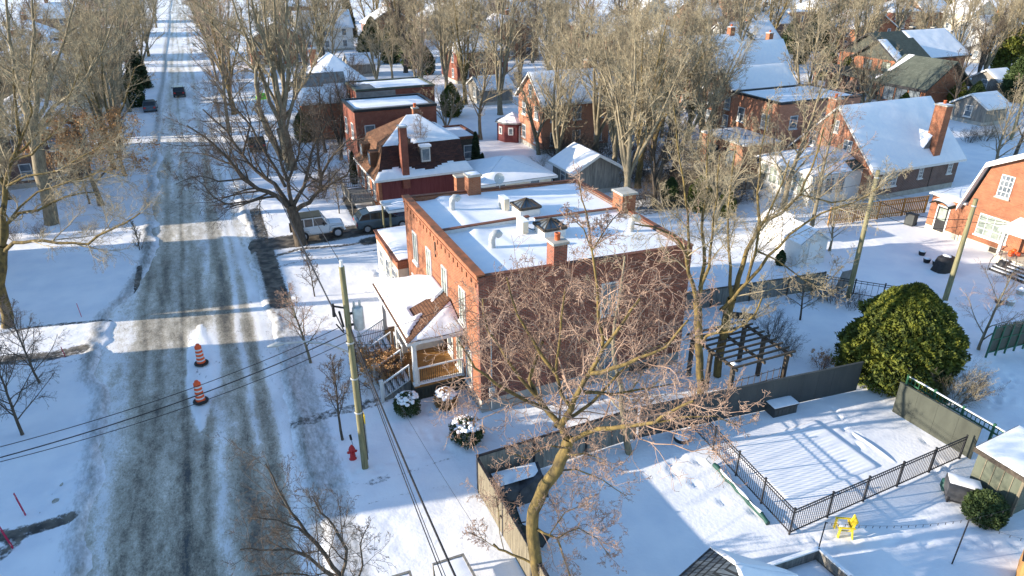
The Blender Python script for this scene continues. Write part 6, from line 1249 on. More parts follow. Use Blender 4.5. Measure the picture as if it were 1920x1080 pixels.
# trunk just behind the fence
B=at(1178,850)
custom('maple_tree','slim leaning trunk with sparse twigs standing by the joint of the grey and charcoal fences',B,[([(1180,852,0),(1172,800,0),(1165,760,0),(1158,700,.1),(1150,640,.2),(1160,570,.3),(1172,480,.4)],.17,.04,.5),([(1165,760,0),(1185,730,.2),(1205,700,.3)],.06,.02,.6)],dict(SPM,n=(6,5,5,4)),'bark','twig',6)
# two yellow-barked trees right of the duplex
SPR=dict(levels=4,n=(10,7,5,3),start=(.25,.15,.12,.1),ang=(36,42,46,46),len=(.5,.5,.5,.5),rr=(.45,.5,.55,.6),seg=(6,5,4,3),wig=.15,trop=(.05,.03,0,0),rmin=.0105)
B=at(1312,748)
custom('ash_tree','forked yellow-barked tree rising against the right corner of the brick duplex',B,[
 ([(1312,750,0),(1312,700,0),(1310,650,0),(1309,610,0),(1307,565,0)],0.189,0.2,0),
 ([(1307,570,0),(1298,530,0),(1288,495,0),(1282,468,-.1),(1262,440,-.3),(1225,425,-.5),(1190,420,-.7)],0.117,0.0315,.8),
 ([(1288,495,0),(1292,455,.2),(1290,400,.4),(1282,340,.6),(1270,270,.8),(1262,190,1.)],0.0878,0.021,.6),
 ([(1308,570,0),(1316,520,.2),(1320,460,.4),(1318,400,.6),(1325,320,.8),(1330,240,1.)],0.127,0.0263,.6),
 ([(1312,540,.1),(1330,500,.0),(1336,440,-.2),(1345,370,-.4),(1350,290,-.6)],0.0975,0.021,.6),
 ([(1312,645,0),(1325,630,-.3),(1345,624,-.6),(1372,622,-.9),(1398,608,-1.2),(1415,590,-1.4),(1428,560,-1.6)],0.0829,0.042,.7)],SPR,'barkmoss','twig',7)
B=at(1350,705)
custom('ash_tree','grey-trunked tree beside the pergola with a long yellow limb reaching right',B,[
 ([(1345,705,0),(1352,650,0),(1362,600,0),(1372,560,0)],0.218,0.231,0),
 ([(1368,590,0),(1352,580,-.4),(1375,560,-.7),(1400,530,-.9),(1408,500,-1.),(1418,470,-1.1),(1424,430,-1.2),(1450,380,-1.3),(1480,300,-1.4)],0.117,0.0315,.7),
 ([(1372,560,0),(1385,520,.2),(1400,470,.4),(1425,420,.6),(1465,400,.7),(1500,365,.8),(1520,320,.9),(1545,240,1.)],0.156,0.0315,.6),
 ([(1400,530,-.9),(1440,480,-1.2),(1480,440,-1.5),(1540,400,-1.8),(1600,380,-2.),(1650,350,-2.2)],0.0878,0.021,.6),
 ([(1418,470,-1.1),(1460,490,-1.4),(1500,520,-1.6),(1540,540,-1.8),(1580,500,-2.)],0.0488,0.0158,.7),
 ([(1372,560,0),(1370,500,.3),(1365,430,.5),(1370,350,.7),(1380,270,.9)],0.107,0.021,.6),
 ([(1425,420,.6),(1420,360,.8),(1425,290,1.),(1440,200,1.2)],0.078,0.021,.6),
 ([(1500,365,.8),(1560,380,.6),(1620,372,.4),(1680,330,.2)],0.0585,0.0158,.7)],SPR,'barkmoss','twig',8)
# spreading street tree
B=at(563,458)
SPS=dict(SP_SPREAD,n=(11,8,6,3),wig=.13,ang=(45,45,48,45),rmin=.010)
custom('spreading_tree','dark spreading street tree in front of the white off-road car',B,[
 ([(565,460,0),(558,430,0),(550,400,0),(545,385,0)],.50,.38,0),
 ([(547,395,0),(520,368,-.5),(485,355,-1.),(455,335,-1.6),(430,300,-2.),(395,265,-2.4),(350,235,-2.8)],.22,.05,.75),
 ([(545,390,0),(515,345,.5),(480,320,1.),(455,290,1.4),(425,245,1.8),(380,205,2.)],.2,.05,.75),
 ([(548,385,0),(540,340,.2),(525,300,.3),(515,260,.3),(490,210,.2)],.17,.05,.75),
 ([(550,385,0),(570,350,.8),(580,310,1.4),(590,270,1.8),(612,230,2.)],.18,.05,.75),
 ([(553,395,0),(580,380,-.6),(600,355,-1.),(605,325,-1.3),(625,290,-1.6),(655,260,-1.8)],.2,.05,.75),
 ([(535,350,.2),(500,290,-.6),(470,235,-.9),(430,190,-1.1),(400,150,-1.2)],.13,.03,.8),([(540,340,.2),(560,290,.6),(565,240,.9),(560,190,1.)],.12,.03,.8),([(485,355,-1.),(440,310,-.4),(390,290,0),(340,285,.2)],.1,.025,.8),([(590,365,-.8),(620,345,-1.4),(650,330,-1.8),(665,300,-2.)],.11,.03,.8),([(455,290,1.4),(470,230,1.6),(450,180,1.8),(440,140,2.)],.09,.02,.8),
 ([(520,368,-.5),(480,375,-1.8),(440,385,-2.8),(400,370,-3.6),(360,330,-4.)],.1,.03,.9),
 ([(455,335,-1.6),(410,340,-2.),(375,330,-2.4),(330,345,-2.8)],.08,.02,.9)],SPS,'barkdark','twigdark',9)
# tall many-stemmed tree
B=at(545,318)
SPT=dict(SP_VASE,rmin=.018,n=(8,6,5,3))
custom('many_stemmed_tree','very tall many-stemmed tree with grey-green limbs at the right side of the street',B,[
 ([(548,320,0),(540,290,0),(534,262,0),(528,240,0)],0.622,0.576,0),([(530,300,0),(515,270,-.3),(497,235,-.6),(485,200,-.9),(480,160,-1.1),(486,110,-1.2)],0.339,0.144,.5),
 ([(534,265,0),(528,200,0),(530,140,.1),(520,80,.2),(515,20,.3),(512,-60,.4)],0.306,0.072,.45),
 ([(530,250,0),(505,190,-.5),(490,140,-.7),(470,90,-.9),(445,30,-1.2),(425,-40,-1.5)],0.249,0.06,.45),
 ([(530,230,0),(545,205,.5),(555,170,.8),(558,120,.9),(553,60,1.),(560,-40,1.2)],0.226,0.06,.45),
 ([(528,215,0),(512,150,.6),(507,100,.9),(497,40,1.2),(490,-50,1.5)],0.203,0.06,.45),
 ([(528,240,0),(520,170,-.8),(503,110,-1.),(480,40,-1.2),(462,-40,-1.3)],0.275,0.075,.45),([(534,262,0),(536,180,-.4),(541,110,-.6),(536,40,-.7),(534,-60,-.8)],0.275,0.075,.45),([(525,220,.4),(500,160,.8),(455,110,1.),(420,70,1.2),(380,30,1.4)],0.189,0.045,.5),([(534,262,0),(550,190,-.5),(575,150,-.8),(600,100,-1.),(625,30,-1.2)],0.16,0.045,.5),
 ([(515,140,0),(480,80,-.3),(450,60,-.5),(410,40,-.7),(365,5,-.9)],0.146,0.036,.5),([(555,170,.8),(575,120,1.2),(590,60,1.5),(600,-20,1.8)],0.113,0.036,.5),
 ([(486,110,-1.2),(470,60,-1.4),(465,0,-1.5),(455,-60,-1.6)],0.124,0.036,.5)],SPT,'bark','twig',10)
# left edge trees
B=at(12,612)
custom('roadside_tree','yellow-limbed tree at the left edge whose low dark branch reaches towards the road',B,[
 ([(15,615,0),(5,560,0),(3,500,0),(5,460,0)],0.339,0.288,0),
 ([(5,475,0),(25,455,-.4),(60,452,-.8),(110,456,-1.2),(165,458,-1.6),(205,432,-2.),(235,418,-2.3),(262,400,-2.5)],0.124,0.036,.55),
 ([(5,460,0),(12,420,.2),(35,400,.4),(70,395,.6),(120,370,.8),(180,360,1.)],0.146,0.036,.6),
 ([(5,460,0),(5,400,0),(10,350,0),(22,300,.2),(38,265,.3),(30,200,.5),(25,130,.7)],0.193,0.048,.6),
 ([(22,300,.2),(60,290,0),(90,260,-.2),(130,220,-.4)],0.0792,0.024,.7),([(10,350,0),(-30,300,.4),(-50,220,.6)],0.102,0.036,.6),
 ([(38,265,.3),(60,210,.2),(55,150,.3),(70,90,.4)],0.0679,0.024,.7),([(10,350,0),(50,330,-.5),(110,320,-.9),(160,290,-1.2),(200,260,-1.4)],.08,.02,.8),([(22,300,.2),(70,250,.6),(120,200,.9),(150,130,1.1)],.08,.02,.8),([(12,420,.2),(70,360,-.3),(130,340,-.6),(190,320,-.8),(240,330,-1.)],.07,.02,.8)],dict(SPR,n=(12,8,5,3)),'barkmoss','twig',11)
B=at(97,420)
custom('roadside_tree','tall grey-trunked tree on the left verge beyond the yellow-limbed one',B,[
 ([(98,422,0),(88,360,0),(72,290,0),(60,240,0),(45,190,0)],0.566,0.432,0),
 ([(60,240,0),(40,170,.3),(25,110,.6),(15,40,.8),(5,-60,1.)],0.249,0.06,.5),([(60,240,0),(70,190,-.3),(60,130,-.6),(65,60,-.8),(60,-40,-1.)],0.271,0.06,.5),([(72,290,0),(40,240,-1.),(0,200,-1.5),(-50,170,-2.)],0.17,0.048,.5),
 ([(65,250,0),(100,200,.6),(150,160,1.),(190,100,1.3),(215,30,1.5)],0.181,0.048,.5),([(60,240,0),(95,150,-.4),(120,80,-.8),(140,0,-1.)],0.17,0.048,.5)],SPT,'bark','twig',12)
# bottom-left tree, base below the frame
B=at(700,1240);B[2]=0
custom('lawn_tree','dark bare tree reaching into the picture from the bottom edge, left of the timber frames',B,[
 ([(710,1260,0),(690,1180,0),(660,1120,0)],.2,.15,0),([(665,1125,0),(640,1080,.1),(610,1040,.2),(575,1000,.3),(545,960,.5),(520,915,.6),(498,870,.7)],.09,.02,.7),
 ([(655,1110,0),(615,1075,-.2),(580,1045,-.3),(540,1030,-.4),(490,1032,-.5),(450,1030,-.6)],.07,.015,.7),([(640,1080,.1),(650,1030,.1),(625,985,.3),(600,960,.4),(585,930,.5)],.06,.015,.7),
 ([(660,1120,0),(680,1060,.4),(675,1020,.6),(690,985,.8)],.045,.012,.7),([(610,1040,.2),(560,990,.0),(520,975,-.1),(480,970,-.2)],.05,.012,.7),([(650,1100,0),(600,1090,-.6),(540,1075,-.9),(480,1080,-1.1)],.05,.012,.7)],dict(SPM,n=(8,6,4,3),wig=.13,rmin=.008),'barkdark','twigdark',13)
# small street trees
def small(label,u,v,H,seed,m=('bark','twig'),r0=.07,group='young street trees',low=.2,ang=45,ln=.4,n=14,dens=.8,name='young_tree'):
    p=at(u,v);r=thing(name,label,'tree',p,group);oval(seed,H,r0,low,dict(SP_SPREAD,rmin=.0085,wig=.1,n=(7,6,5,3)),n,ang,ln,1.1).build(r,*m);return r
small('young bare tree with upright golden stem beside the pavement, up-left of the near pole',583,680,4.6,31,('bark','twigpink'),.085,low=.25,ang=42,ln=.42)
small('small rounded dark bare tree between the pavement and the near pole',643,825,4.0,32,('barkdark','twigdark'),.07,low=.35,ang=40,ln=.45,n=16)
small('thin sapling behind the near pole top on the sunlit lawn',590,556,3.4,33,('barkdark','twigdark'),.05)
small('small bare tree on the left lawn nearest the bottom of the left edge',42,815,4.8,34,('barkdark','twigdark'),.08,ang=55,ln=.5,n=18)
small('small bare tree with twiggy crown on the left lawn beside the dark drive',75,718,4.4,35,('barkdark','twigpink'),.07,ang=55,ln=.5,n=18)
small('tiny bare shrub-like tree at the left kerb where the road lights up',262,470,2.2,36,('barkdark','twig'),.04,low=.05)
small('thin reddish sapling under the brown-leaved oak',168,382,4.5,37,('barkdark','twigdark'),.09,low=.4)
small('slender pale sapling standing right in front of the tall red chimney',786,380,7.2,38,('bark','twigpink'),.08,low=.35,ang=28)
small('small bare tree on the snow between the off-road car and the estate car',636,400,3.5,39,('barkdark','twig'),.06)
small('gnarly bare bush right of the leaning pole at the gambrel house lawn',1835,655,5.2,40,('bark','twigpink'),.09,low=.12,ang=40,ln=.5,n=12)
small('small bare tree below the pergola-side dark fence end',1500,600,3.0,41,('barkdark','twig'),.07,low=.3,ang=60)
# oak that keeps its brown leaves
def leafcloud(P,n,size,mat_,name,parent,rs,flat=.5):
    """n small leaf faces around the given points P (k,3)"""
    c=P[rs.randint(0,len(P),n)]+rs.normal(0,size*1.5,(n,3));a=rs.normal(0,1,(n,3));a/=np.linalg.norm(a,axis=1,keepdims=True);b=rs.normal(0,1,(n,3));b-=a*(a*b).sum(1,keepdims=True);b/=np.linalg.norm(b,axis=1,keepdims=True)
    s=size*rs.uniform(.6,1.3,(n,1));V=np.stack([c-a*s,c+b*s*flat,c+a*s,c-b*s*flat],1).reshape(-1,3);o=link(name,arrmesh(name,V,np.arange(4*n).reshape(n,4),M[mat_]),parent);return o
def oak(label,p,H,seed,n):
    r=thing('oak_tree',label,'tree',p);t=oval(seed,H,.25,.2,SP_SPREAD,18,60,.55);t.build(r,'barkdark','twigdark')
    P=np.array([q[0][-1] for q in t.crown]);P=P[(P[:,2]<H*.8)];leafcloud(P,n,.085,'brownleaf','leaves',r,t.np)
    return r
oak('oak keeping its dry orange-brown leaves on the left verge behind the red stakes',at(190,385),10,51,15000)
# ---- prototypes for the many background trees ----
protos=[];
for i,(sd,H,ns,sprd,dn,bk,tw) in enumerate(((61,17,6,.30,1.,'bark','twig'),(62,16,5,.38,1.,'bark','twig'),(63,18,7,.26,1.,'barkmoss','twig'),(64,15,5,.42,.95,'bark','twig'),(65,14,4,.34,1.,'barkdark','twigdark'))):
    r=thing('bare_tree','x','tree');vase(sd,H,ns,.34,sprd,.18,dict(SP_VASE,rmin=.021),dn).build(r,bk,tw);protos.append((r,H))
for i,(sd,H,bk,tw) in enumerate(((66,13,'bark','twig'),(67,11,'barkdark','twigdark'),(68,15,'bark','twigpink'))):
    r=thing('bare_tree','x','tree');oval(sd,H,.26,.2,dict(SP_SPREAD,rmin=.019,n=(7,6,5,3)),20,45,.42,.85).build(r,bk,tw);protos.append((r,H))
rg=random.Random(99);used=set()
ORD=['first','second','third','fourth','fifth','sixth','seventh','eighth','ninth','tenth','eleventh','twelfth','thirteenth','fourteenth','fifteenth','sixteenth','seventeenth','eighteenth','nineteenth','twentieth']
def ordn(k):
    return ORD[k] if k<20 else ['twenty','thirty','forty','fifty','sixty'][(k+1)//10-2]+('-'+ORD[(k+1)%10-1] if (k+1)%10 else 'th' if False else '')
def put(i,x,y,H,label,group=None,rz=None):
    r,h=protos[i]
    if i in used: c=copytree(r)
    else: used.add(i);c=r
    s=H/h;c.location=(x,y,0);c.scale=(s,s,s);c.rotation_euler=(0,0,rg.uniform(0,6.28) if rz is None else rz);c['label']=label
    if group: c['group']=group
    return c
# named mid-distance trees
G='large bare backyard trees'
for i,u,v,H,lab in (
 (0,1172,392,15.5,'big upright bare tree right behind the chimney at the duplex back corner'),
 (2,1195,352,16,'tall bare tree with bundled stems just behind the one by the back chimney'),
 (3,1262,330,13,'broad bare tree left of the terrace of the pale brick house'),
 (1,1115,300,15,'bare tree between the red shed and the back chimney, crown over the tall gable'),
 (2,873,196,16.5,'tall bare tree with leaning trunks behind the flat-roofed houses, left of the red shed'),
 (0,838,182,16,'twin-trunked bare tree immediately left of the leaning one behind the flat roofs'),
 (1,938,215,17,'thick pale trunk with high crown directly above the red shed'),
 (7,912,150,14,'slender bare tree between the thick pale trunk and the flat-roofed houses'),
 (3,1010,290,10,'bare tree with short dark trunk on the snow right of the red shed'),
 (5,1330,345,9.0,'bare tree left of the terrace wing of the pale brick house'),
 (5,1470,395,12.5,'bare tree before the white sunroom'),(7,1520,430,11,'slender bare tree right of the white sunroom, over the cedar fence'),(2,1290,262,15,'tall bare tree left of the blue-grey gable'),(0,1045,330,13,'bare tree by the small timber garage behind the duplex'),
 (7,1500,300,10,'bare tree between the pale brick house and the steep-roofed house'),
 (6,1785,215,11,'dark bare tree right of the garden room of the modern house'),
 (4,640,300,8,'dark bare street-side tree in front of the long red brick house'),
 (6,600,330,7.5,'bushy dark tree at the front corner of the mansard house'),
 (6,575,245,8,'low dark tree on the verge beside the many-stemmed tree'),
 (6,1075,330,7,'small dark tree on the snow behind the duplex back parapet'),
 (4,1228,385,9,'dark thin tree over the garden bed behind the duplex'),
 (0,1310,300,15,'tall bare tree left of the pale brick house wall'),
 (7,1560,215,12,'bare tree behind the flat roof of the pale brick house'),
 (1,1735,130,14,'bare tree rising behind the modern house roof'),
 (5,1860,330,9,'bare tree by the white wall at the far right behind the gambrel roof'),
 (1,1085,262,14.5,'bare tree just left of the two low pale garages'),(0,1150,330,14,'bare tree crowding the left side of the big one behind the back chimney'),(2,1222,300,15,'bare tree between the back chimney and the terrace house, second row'),(3,1340,420,8,'wide bare tree in front of the low fence below the terrace'),(1,1255,262,14,'bare tree behind the second-row one, right of the pale garage'),
 (0,1050,225,14,'bare tree at the left end of the low pale garage'),(4,1335,255,9,'dark bare tree touching the left wall of the terrace wing'),(7,1432,352,6.5,'upright bare tree between the terrace wing and the white sunroom'),(5,1555,470,5,'small bare tree with tangled branches right of the near white tool shed'),(4,1600,235,9,'dark bare tree at the right end of the pale brick house'),
 (4,655,262,8.5,'dark bare tree touching the corner of the long red brick house'),(6,610,285,8,'dark bare tree on the front lawn of the long red brick house'),(4,668,215,8,'dark bare tree before the grey and red house'),(6,690,370,4.5,'low dark tree beside the front deck of the mansard house'),
 (3,835,262,7,'thin bare tree behind the rear annex with ivy'),(0,790,150,16,'tall bare tree beyond the grey and red house'),(2,750,110,16,'tall bare tree behind the evergreen hedge clump'),(5,1640,240,8,'bare tree at the ridge of the steep-roofed house'),(4,1830,160,12,'dark bare tree at the right end of the modern house roof'),(6,1900,300,9,'dark bare tree at the right edge above the gambrel roof'),
 (3,-20,520,13,'bare tree leaning in over the left edge beside the yellow-limbed one'),(1,40,350,14,'bare tree behind the yellow-limbed one at the left edge'),(0,130,300,13,'bare tree behind the oak with brown leaves'),(2,200,262,14,'bare tree on the left verge behind the red stakes'),(4,235,330,7,'small dark bare tree at the left kerb by the nearest red stake up the street'),(3,90,262,14,'broad bare tree above the tall grey trunk on the left'),(5,20,300,12,'bare tree at the left edge before the distant white roofs')):
    p=at(u,v);put(i,p[0],p[1],H,lab,G)
# street rows
for side,xs_,nm in ((-1,-10.6,'left'),(1,3.6,'right')):
    ys_=[82,91,101,111,122,134,147,160,175,195,217,240,266,295] if side<0 else [92,106,121,137,154,172,192,214,238,264,292]
    for k,y in enumerate(ys_): put(rg.choice((0,1,2,3,4,7)),xs_+rg.uniform(-1.2,1.8)*(-side),y+rg.uniform(-3,3),rg.uniform(12.5,17.5),'bare tree in the %s-hand street row, %s one going up the street'%(nm,ordn(k)),'bare trees of the %s-hand street row'%nm)
# left gardens
for k,(x,y) in enumerate(((-18,74),(-24,92),(-20,103),(-30,112),(-22,126),(-38,135),(-28,150),(-18,160),(-45,168),(-30,182),(-20,200),(-52,205),(-36,222),(-22,245))):
    put(rg.choice((0,1,3,4,7,2)),x,y,rg.uniform(11,16),'bare garden tree left of the street, %s counting away from the viewer'%ordn(k),'bare trees in the left-hand gardens')
# background belt, right of the street
cells=[];
D=[88,100,113,127,142,159,178,200,226,256,292,335]
houses_xy=[]
for o in C.collection.objects:
    if o.parent is None and o.get('category') in('house','building') : houses_xy.append((o.location.x,o.location.y))
belts=[]
for k,dpt in enumerate(D):
    n=[11,13,14,16,17,18,18,17,16,15,14,13][k];row=[]
    for j in range(n):
        u=560+(1960-560)*(j+.5+rg.uniform(-.38,.38))/n;d=ray(u,540);d=unit(np.array([d[0],d[1],0]));dist=dpt*(1+rg.uniform(-.065,.065));x,y=d[0]*dist,d[1]*dist
        if x<8 or (1555<u<1835 and dist<136) or (1555<u<1700 and dist<165): continue
        bad=False
        for X0,X1,Y0,Y1 in ((32,43,67,76),(60,85,78,92),(56,70,64,74),(90,118,66,90),(10,21,84,99),(14,27,78,88),(50,64,50,61)):
            if X0-1<x<X1+1 and Y0-1<y<Y1+1: bad=True
        if bad: continue
        row.append((x,y))
    belts.append(row)
kk=0
for k,row in enumerate(belts):
    for j,(x,y) in enumerate(row):
        put(rg.choice((0,0,1,2,3,5,7,4,6)),x,y,rg.uniform(10,15) if k<4 else rg.uniform(13,18.5),'bare tree in the %s belt back beyond the houses, %s from the left'%(ordn(k),ordn(j)),'bare trees of the belts beyond the houses')
for i,(r,h) in enumerate(protos):
    if i not in used: bpy.data.objects.remove(r)
# ================= EVERGREENS, SHRUBS =================
def conifer(name,label,cat,p,H,Rd,seed,n,size,mat_,prof,group=None,core=True,lump=.18,trunkr=.12):
    """evergreen: leaf sprays through a lumpy shell; prof(t)->relative radius at relative height t"""
    r=thing(name,label,cat,p,group);rs=np.random.RandomState(seed);t=rs.uniform(0,1,n)**.85;a=rs.uniform(0,2*np.pi,n)
    rr=np.array([prof(x) for x in t])*Rd;ca,sa=np.cos(a)*3.6+seed,np.sin(a)*3.6;lm=1+lump*(fbm(ca+t*H*1.3,sa-t*H*1.1,seed,4)-.5)*2.2;dpt=1-.45*rs.uniform(0,1,n)**1.6;rad=rr*lm*dpt
    c=np.stack([rad*np.cos(a),rad*np.sin(a),t*H+rs.normal(0,.05*size*4,n)],1);out=np.stack([np.cos(a),np.sin(a),np.full(n,.55)],1)
    q=out+rs.normal(0,.85,(n,3));q/=np.linalg.norm(q,axis=1,keepdims=True);b=rs.normal(0,1,(n,3));b-=q*(q*b).sum(1,keepdims=True);b/=np.linalg.norm(b,axis=1,keepdims=True);s=size*rs.uniform(.6,1.4,(n,1))
    V=np.stack([c-q*s,c-b*s*.42,c+q*s,c+b*s*.42],1).reshape(-1,3);link('foliage',arrmesh('foliage',V,np.arange(4*n).reshape(n,4),M[mat_]),r)
    m=MB();m.tube([(0,0,-.2),(0,0,H*.9)],[trunkr,.02],7);m.build('trunk',M['barkdark'],r)
    return r
oval_prof=lambda t:(math.sin(math.pi*min(1,.16+t*.84))**.7)*(1-.25*t)
cone_prof=lambda t:(1-t)**.8*.98+.03
col_prof=lambda t:min(1,.6+t*2)*(1-t)**.45
bcd=at(1698,735);BC=np.array([31.5,20.6,0])
conifer('cedar_bush','huge rounded golden-green cedar bush between the pool yard and the snowy lawn','evergreen',BC,5.3,3.15,71,60000,.115,'cedarleaf',lambda t:max(.04,(1-t**1.7)**.68)*min(1,.8+t),None,True,.32,.2)
for i,(u,v,H,r_,m,lab) in enumerate(((768,778,1.1,.62,'shrubgreen','clipped round evergreen shrub with snow on top at the foot of the porch steps'),(840,768,1.05,.55,'brownleaf','brown-red leafed shrub with a snow cap against the porch skirting'),(880,832,1.2,.78,'shrubgreen','largest snow-capped evergreen shrub in front of the duplex corner'))):
    p=at(u,v)+np.array([.0,.3,0]);r=conifer('snowy_shrub',lab,'shrub',p,H,r_,80+i,5200,.05,m,lambda t:math.sin(math.pi*min(1,.22+t*.78))**.5,'snow-capped shrubs by the porch',True,.4,.04)
    rs=np.random.RandomState(i);q=MB()
    for k in range(110):
        a=rs.uniform(0,6.28);d=r_*.85*math.sqrt(rs.uniform(0,1));z=H*(.97-.3*(d/r_)**2)+rs.uniform(-.05,.02);rr=rs.uniform(.03,.13);q.lathe(d*math.cos(a),d*math.sin(a),[(rr,z-.05),(rr*.95,z+.01),(rr*.5,z+.04),(0,z+.045)],6)
    q.build('snow_cap',M['snow'],r)
conifer('rhododendron','dark glossy green shrub beside the covered barbecue and the green-grey shed','shrub',at(1850,985)+(.2,.3,0),1.25,.8,85,5200,.075,'shrubgreen',lambda t:math.sin(math.pi*min(1,.2+t*.8))**.5,None,True,.2,.05)
EV=[]
EV.append((conifer('spruce_tree','x','evergreen',(0,0,0),12,2.6,90,9000,.32,'darkleaf',cone_prof,None,True,.25),12));EV.append((conifer('cedar_tree','x','evergreen',(0,0,0),7,2.3,91,9000,.2,'shrubgreen',oval_prof,None,True,.35),7))
EV.append((conifer('cedar_tree','x','evergreen',(0,0,0),7,2.5,92,9000,.2,'cedarleaf',oval_prof,None,True,.35),7));EV.append((conifer('slim_cedar','x','evergreen',(0,0,0),4,.55,93,3500,.1,'darkleaf',col_prof,None,True,.15,.05),4))
evu=set()
for i,u,v,H,lab in ((0,1600,85,11,'dark spruce at the top right, left of the modern brick house'),(0,1568,60,12,'dark spruce behind the green-roofed cottage at the top right'),(1,1545,150,6,'dark green bush between the cottage and the modern house'),(2,1580,165,5,'yellow-green bush at the front corner of the modern house'),
 (0,1610,30,13,'spruce at the top edge right of centre'),(2,1885,150,9,'big golden-green cedar at the far right top'),(1,1850,110,9,'dark green cedar at the far right top behind the golden one'),(0,1905,95,13,'tall spruce at the top right corner'),(2,1790,205,4,'low golden bush beside the garden room'),(1,1820,215,4.5,'low green bush right of the golden one beside the garden room'),
 (2,1690,215,3,'low yellow-green shrub in front of the glazed garden room'),(1,775,128,7.5,'dark evergreen hedge clump nearest behind the flat-roofed houses'),(1,735,118,7.5,'dark evergreen clump left of the hedge behind the flat roofs'),(1,700,92,7,'dark evergreen clump beyond the pale hipped house'),(0,655,70,11,'dark spruce above the pale hipped house'),
 (2,847,218,4.5,'yellow-green cedar at the foot of the leaning tree trunks'),(3,893,325,4.2,'slim dark cedar on the snow right of the mansard house'),(3,905,335,2.6,'second, shorter slim cedar beside the first right of the mansard house'),(3,665,345,3.2,'slim yellowish cedar by the front deck of the mansard house'),
 (2,1310,395,3.2,'olive-green spreading shrub behind the duplex under the bare trees'),(1,1255,385,2.6,'dark low evergreen behind the duplex back parapet'),(2,1360,405,2.4,'low golden shrub near the white tool sheds'),(1,1462,497,1.2,'low evergreen against the lit wall of the near tool shed'),(0,262,165,9,'dark spruce on the left verge far up the street'),(1,255,200,5,'rounded dark evergreen on the left verge below the spruce'),
 (1,575,265,4,'dark narrow evergreen at the front of the long brick house'),(2,1240,130,7,'olive evergreen among the far trees above the centre'),(1,1480,100,7,'green bush left of the cottage gable'),(0,1395,30,12,'spruce at the top edge above the slate gable'),(1,690,118,6.5,'dark evergreen clump touching the pale hipped house roof'),(1,800,140,5,'low dark evergreen at the right end of the hedge behind the flat roofs'),(1,1530,95,9,'broad dark evergreen between the cottage and the two spruces'),(0,1640,25,12,'spruce at the top edge right above the modern house'),(1,1900,190,7,'golden-dark cedar at the right edge below the big ones'),(2,1760,45,9,'golden cedar behind the modern house roof'),(1,1500,120,5,'dark bush right below the cottage')):
    r,h=EV[i];p=at(u,v)
    c=copytree(r) if i in evu else r;evu.add(i);s=H/h;c.location=(p[0],p[1],0);c.scale=(s,s,s);c.rotation_euler=(0,0,rg.uniform(0,6));c['label']=lab;c['group']='evergreens around the houses'
# bare shrubs
SH=[]
for i,(sd,H,tw,n0) in enumerate(((101,1.8,'twigdark',16),(102,2.2,'twig',18),(103,1.5,'twigpink',16))):
    r=thing('bare_shrub','x','shrub');t=Tree(sd)
    for k in range(n0):
        a=t.rg.uniform(0,6.28);s_=t.rg.uniform(.1,.8);q,rr=t.line((.25*math.cos(a),.25*math.sin(a),-.1),(math.cos(a)*s_,math.sin(a)*s_,1),H*t.rg.uniform(.6,1.05),.016,.005,5,.13,.02);t.trunk.append((q,rr,4));t.grow(q,rr,0,dict(levels=3,n=(6,5,3),start=(.15,.1,.1),ang=(35,42,45),len=(.45,.5,.5),rr=(.6,.6,.6),seg=(4,3,3),wig=.15,trop=(.04,0,0),rmin=.005),H)
    t.build(r,'barkdark',tw);SH.append((r,H))
shu=set()
def shrub(i,p,H,lab,group=None,sx=1.):
    r,h=SH[i];c=copytree(r) if i in shu else r;shu.add(i);s=H/h;c.location=(p[0],p[1],0);c.scale=(s*sx,s*sx,s);c.rotation_euler=(0,0,rg.uniform(0,6));c['label']=lab
    if group: c['group']=group
    return c
def brush(u,v,H,lab,seed,n=900):
    """hydrangea-like shrub with dry heads"""
    c=shrub(2,at(u,v),H,lab,'shrubs with dry flower heads',1.25);rs=np.random.RandomState(seed)
    P=np.stack([rs.normal(0,.42,40),rs.normal(0,.42,40),rs.uniform(.7,1.5,40)],1);leafcloud(P,n,.045,'brownleaf','dry_heads',c,rs,.6)
brush(705,722,1.7,'bushy shrub with rust-brown dry heads left of the front steps',1);brush(735,712,1.5,'smaller dry-headed shrub tucked between the two flights of steps',2);brush(690,690,1.3,'dry-headed shrub farthest from the porch near the pavement',3)
for i,u,v,H,lab in ((0,1560,568,1.6,'dark weedy shrub at the foot of the middle pole'),(0,1595,580,1.5,'dark weedy shrub right of the middle pole'),(1,1530,560,1.6,'pale weedy shrub by the wire panel'),(0,1470,665,1.5,'tangled dark vine clump at the right end of the pergola'),(0,1450,635,1.8,'tangled dark vine clump above the pergola corner'),(1,1780,760,2.2,'straw-coloured ornamental grass clump beside the golden cedar bush'),(1,1795,735,2.0,'second straw-coloured clump right of the cedar bush'),
 (0,1820,745,1.6,'dark twiggy shrub by the green railing'),(2,1540,690,1.0,'small dry plant in the snow right of the pergola'),(0,30,450,1.4,'dark twiggy shrub under the yellow-limbed tree at the left edge'),(0,75,445,1.3,'dark twiggy shrub left of the tall grey trunk'),(1,170,440,1.3,'wispy shrub on the snow right of the tall grey trunk'),(0,140,340,2.,'dark shrub beneath the brown-leaved oak'),
 (0,620,350,1.8,'dark bush beside the front deck'),(2,600,370,1.8,'reddish bush on the front lawn left of the deck'),(0,640,290,2.2,'dark bush in front of the long red brick house wall'),(0,980,328,1.4,'shrub in the middle of the thin picket fence'),(1,1010,318,1.5,'shrub at the right end of the thin picket fence')):
    shrub(i,at(u,v),H,lab,'bare garden shrubs')
k=0
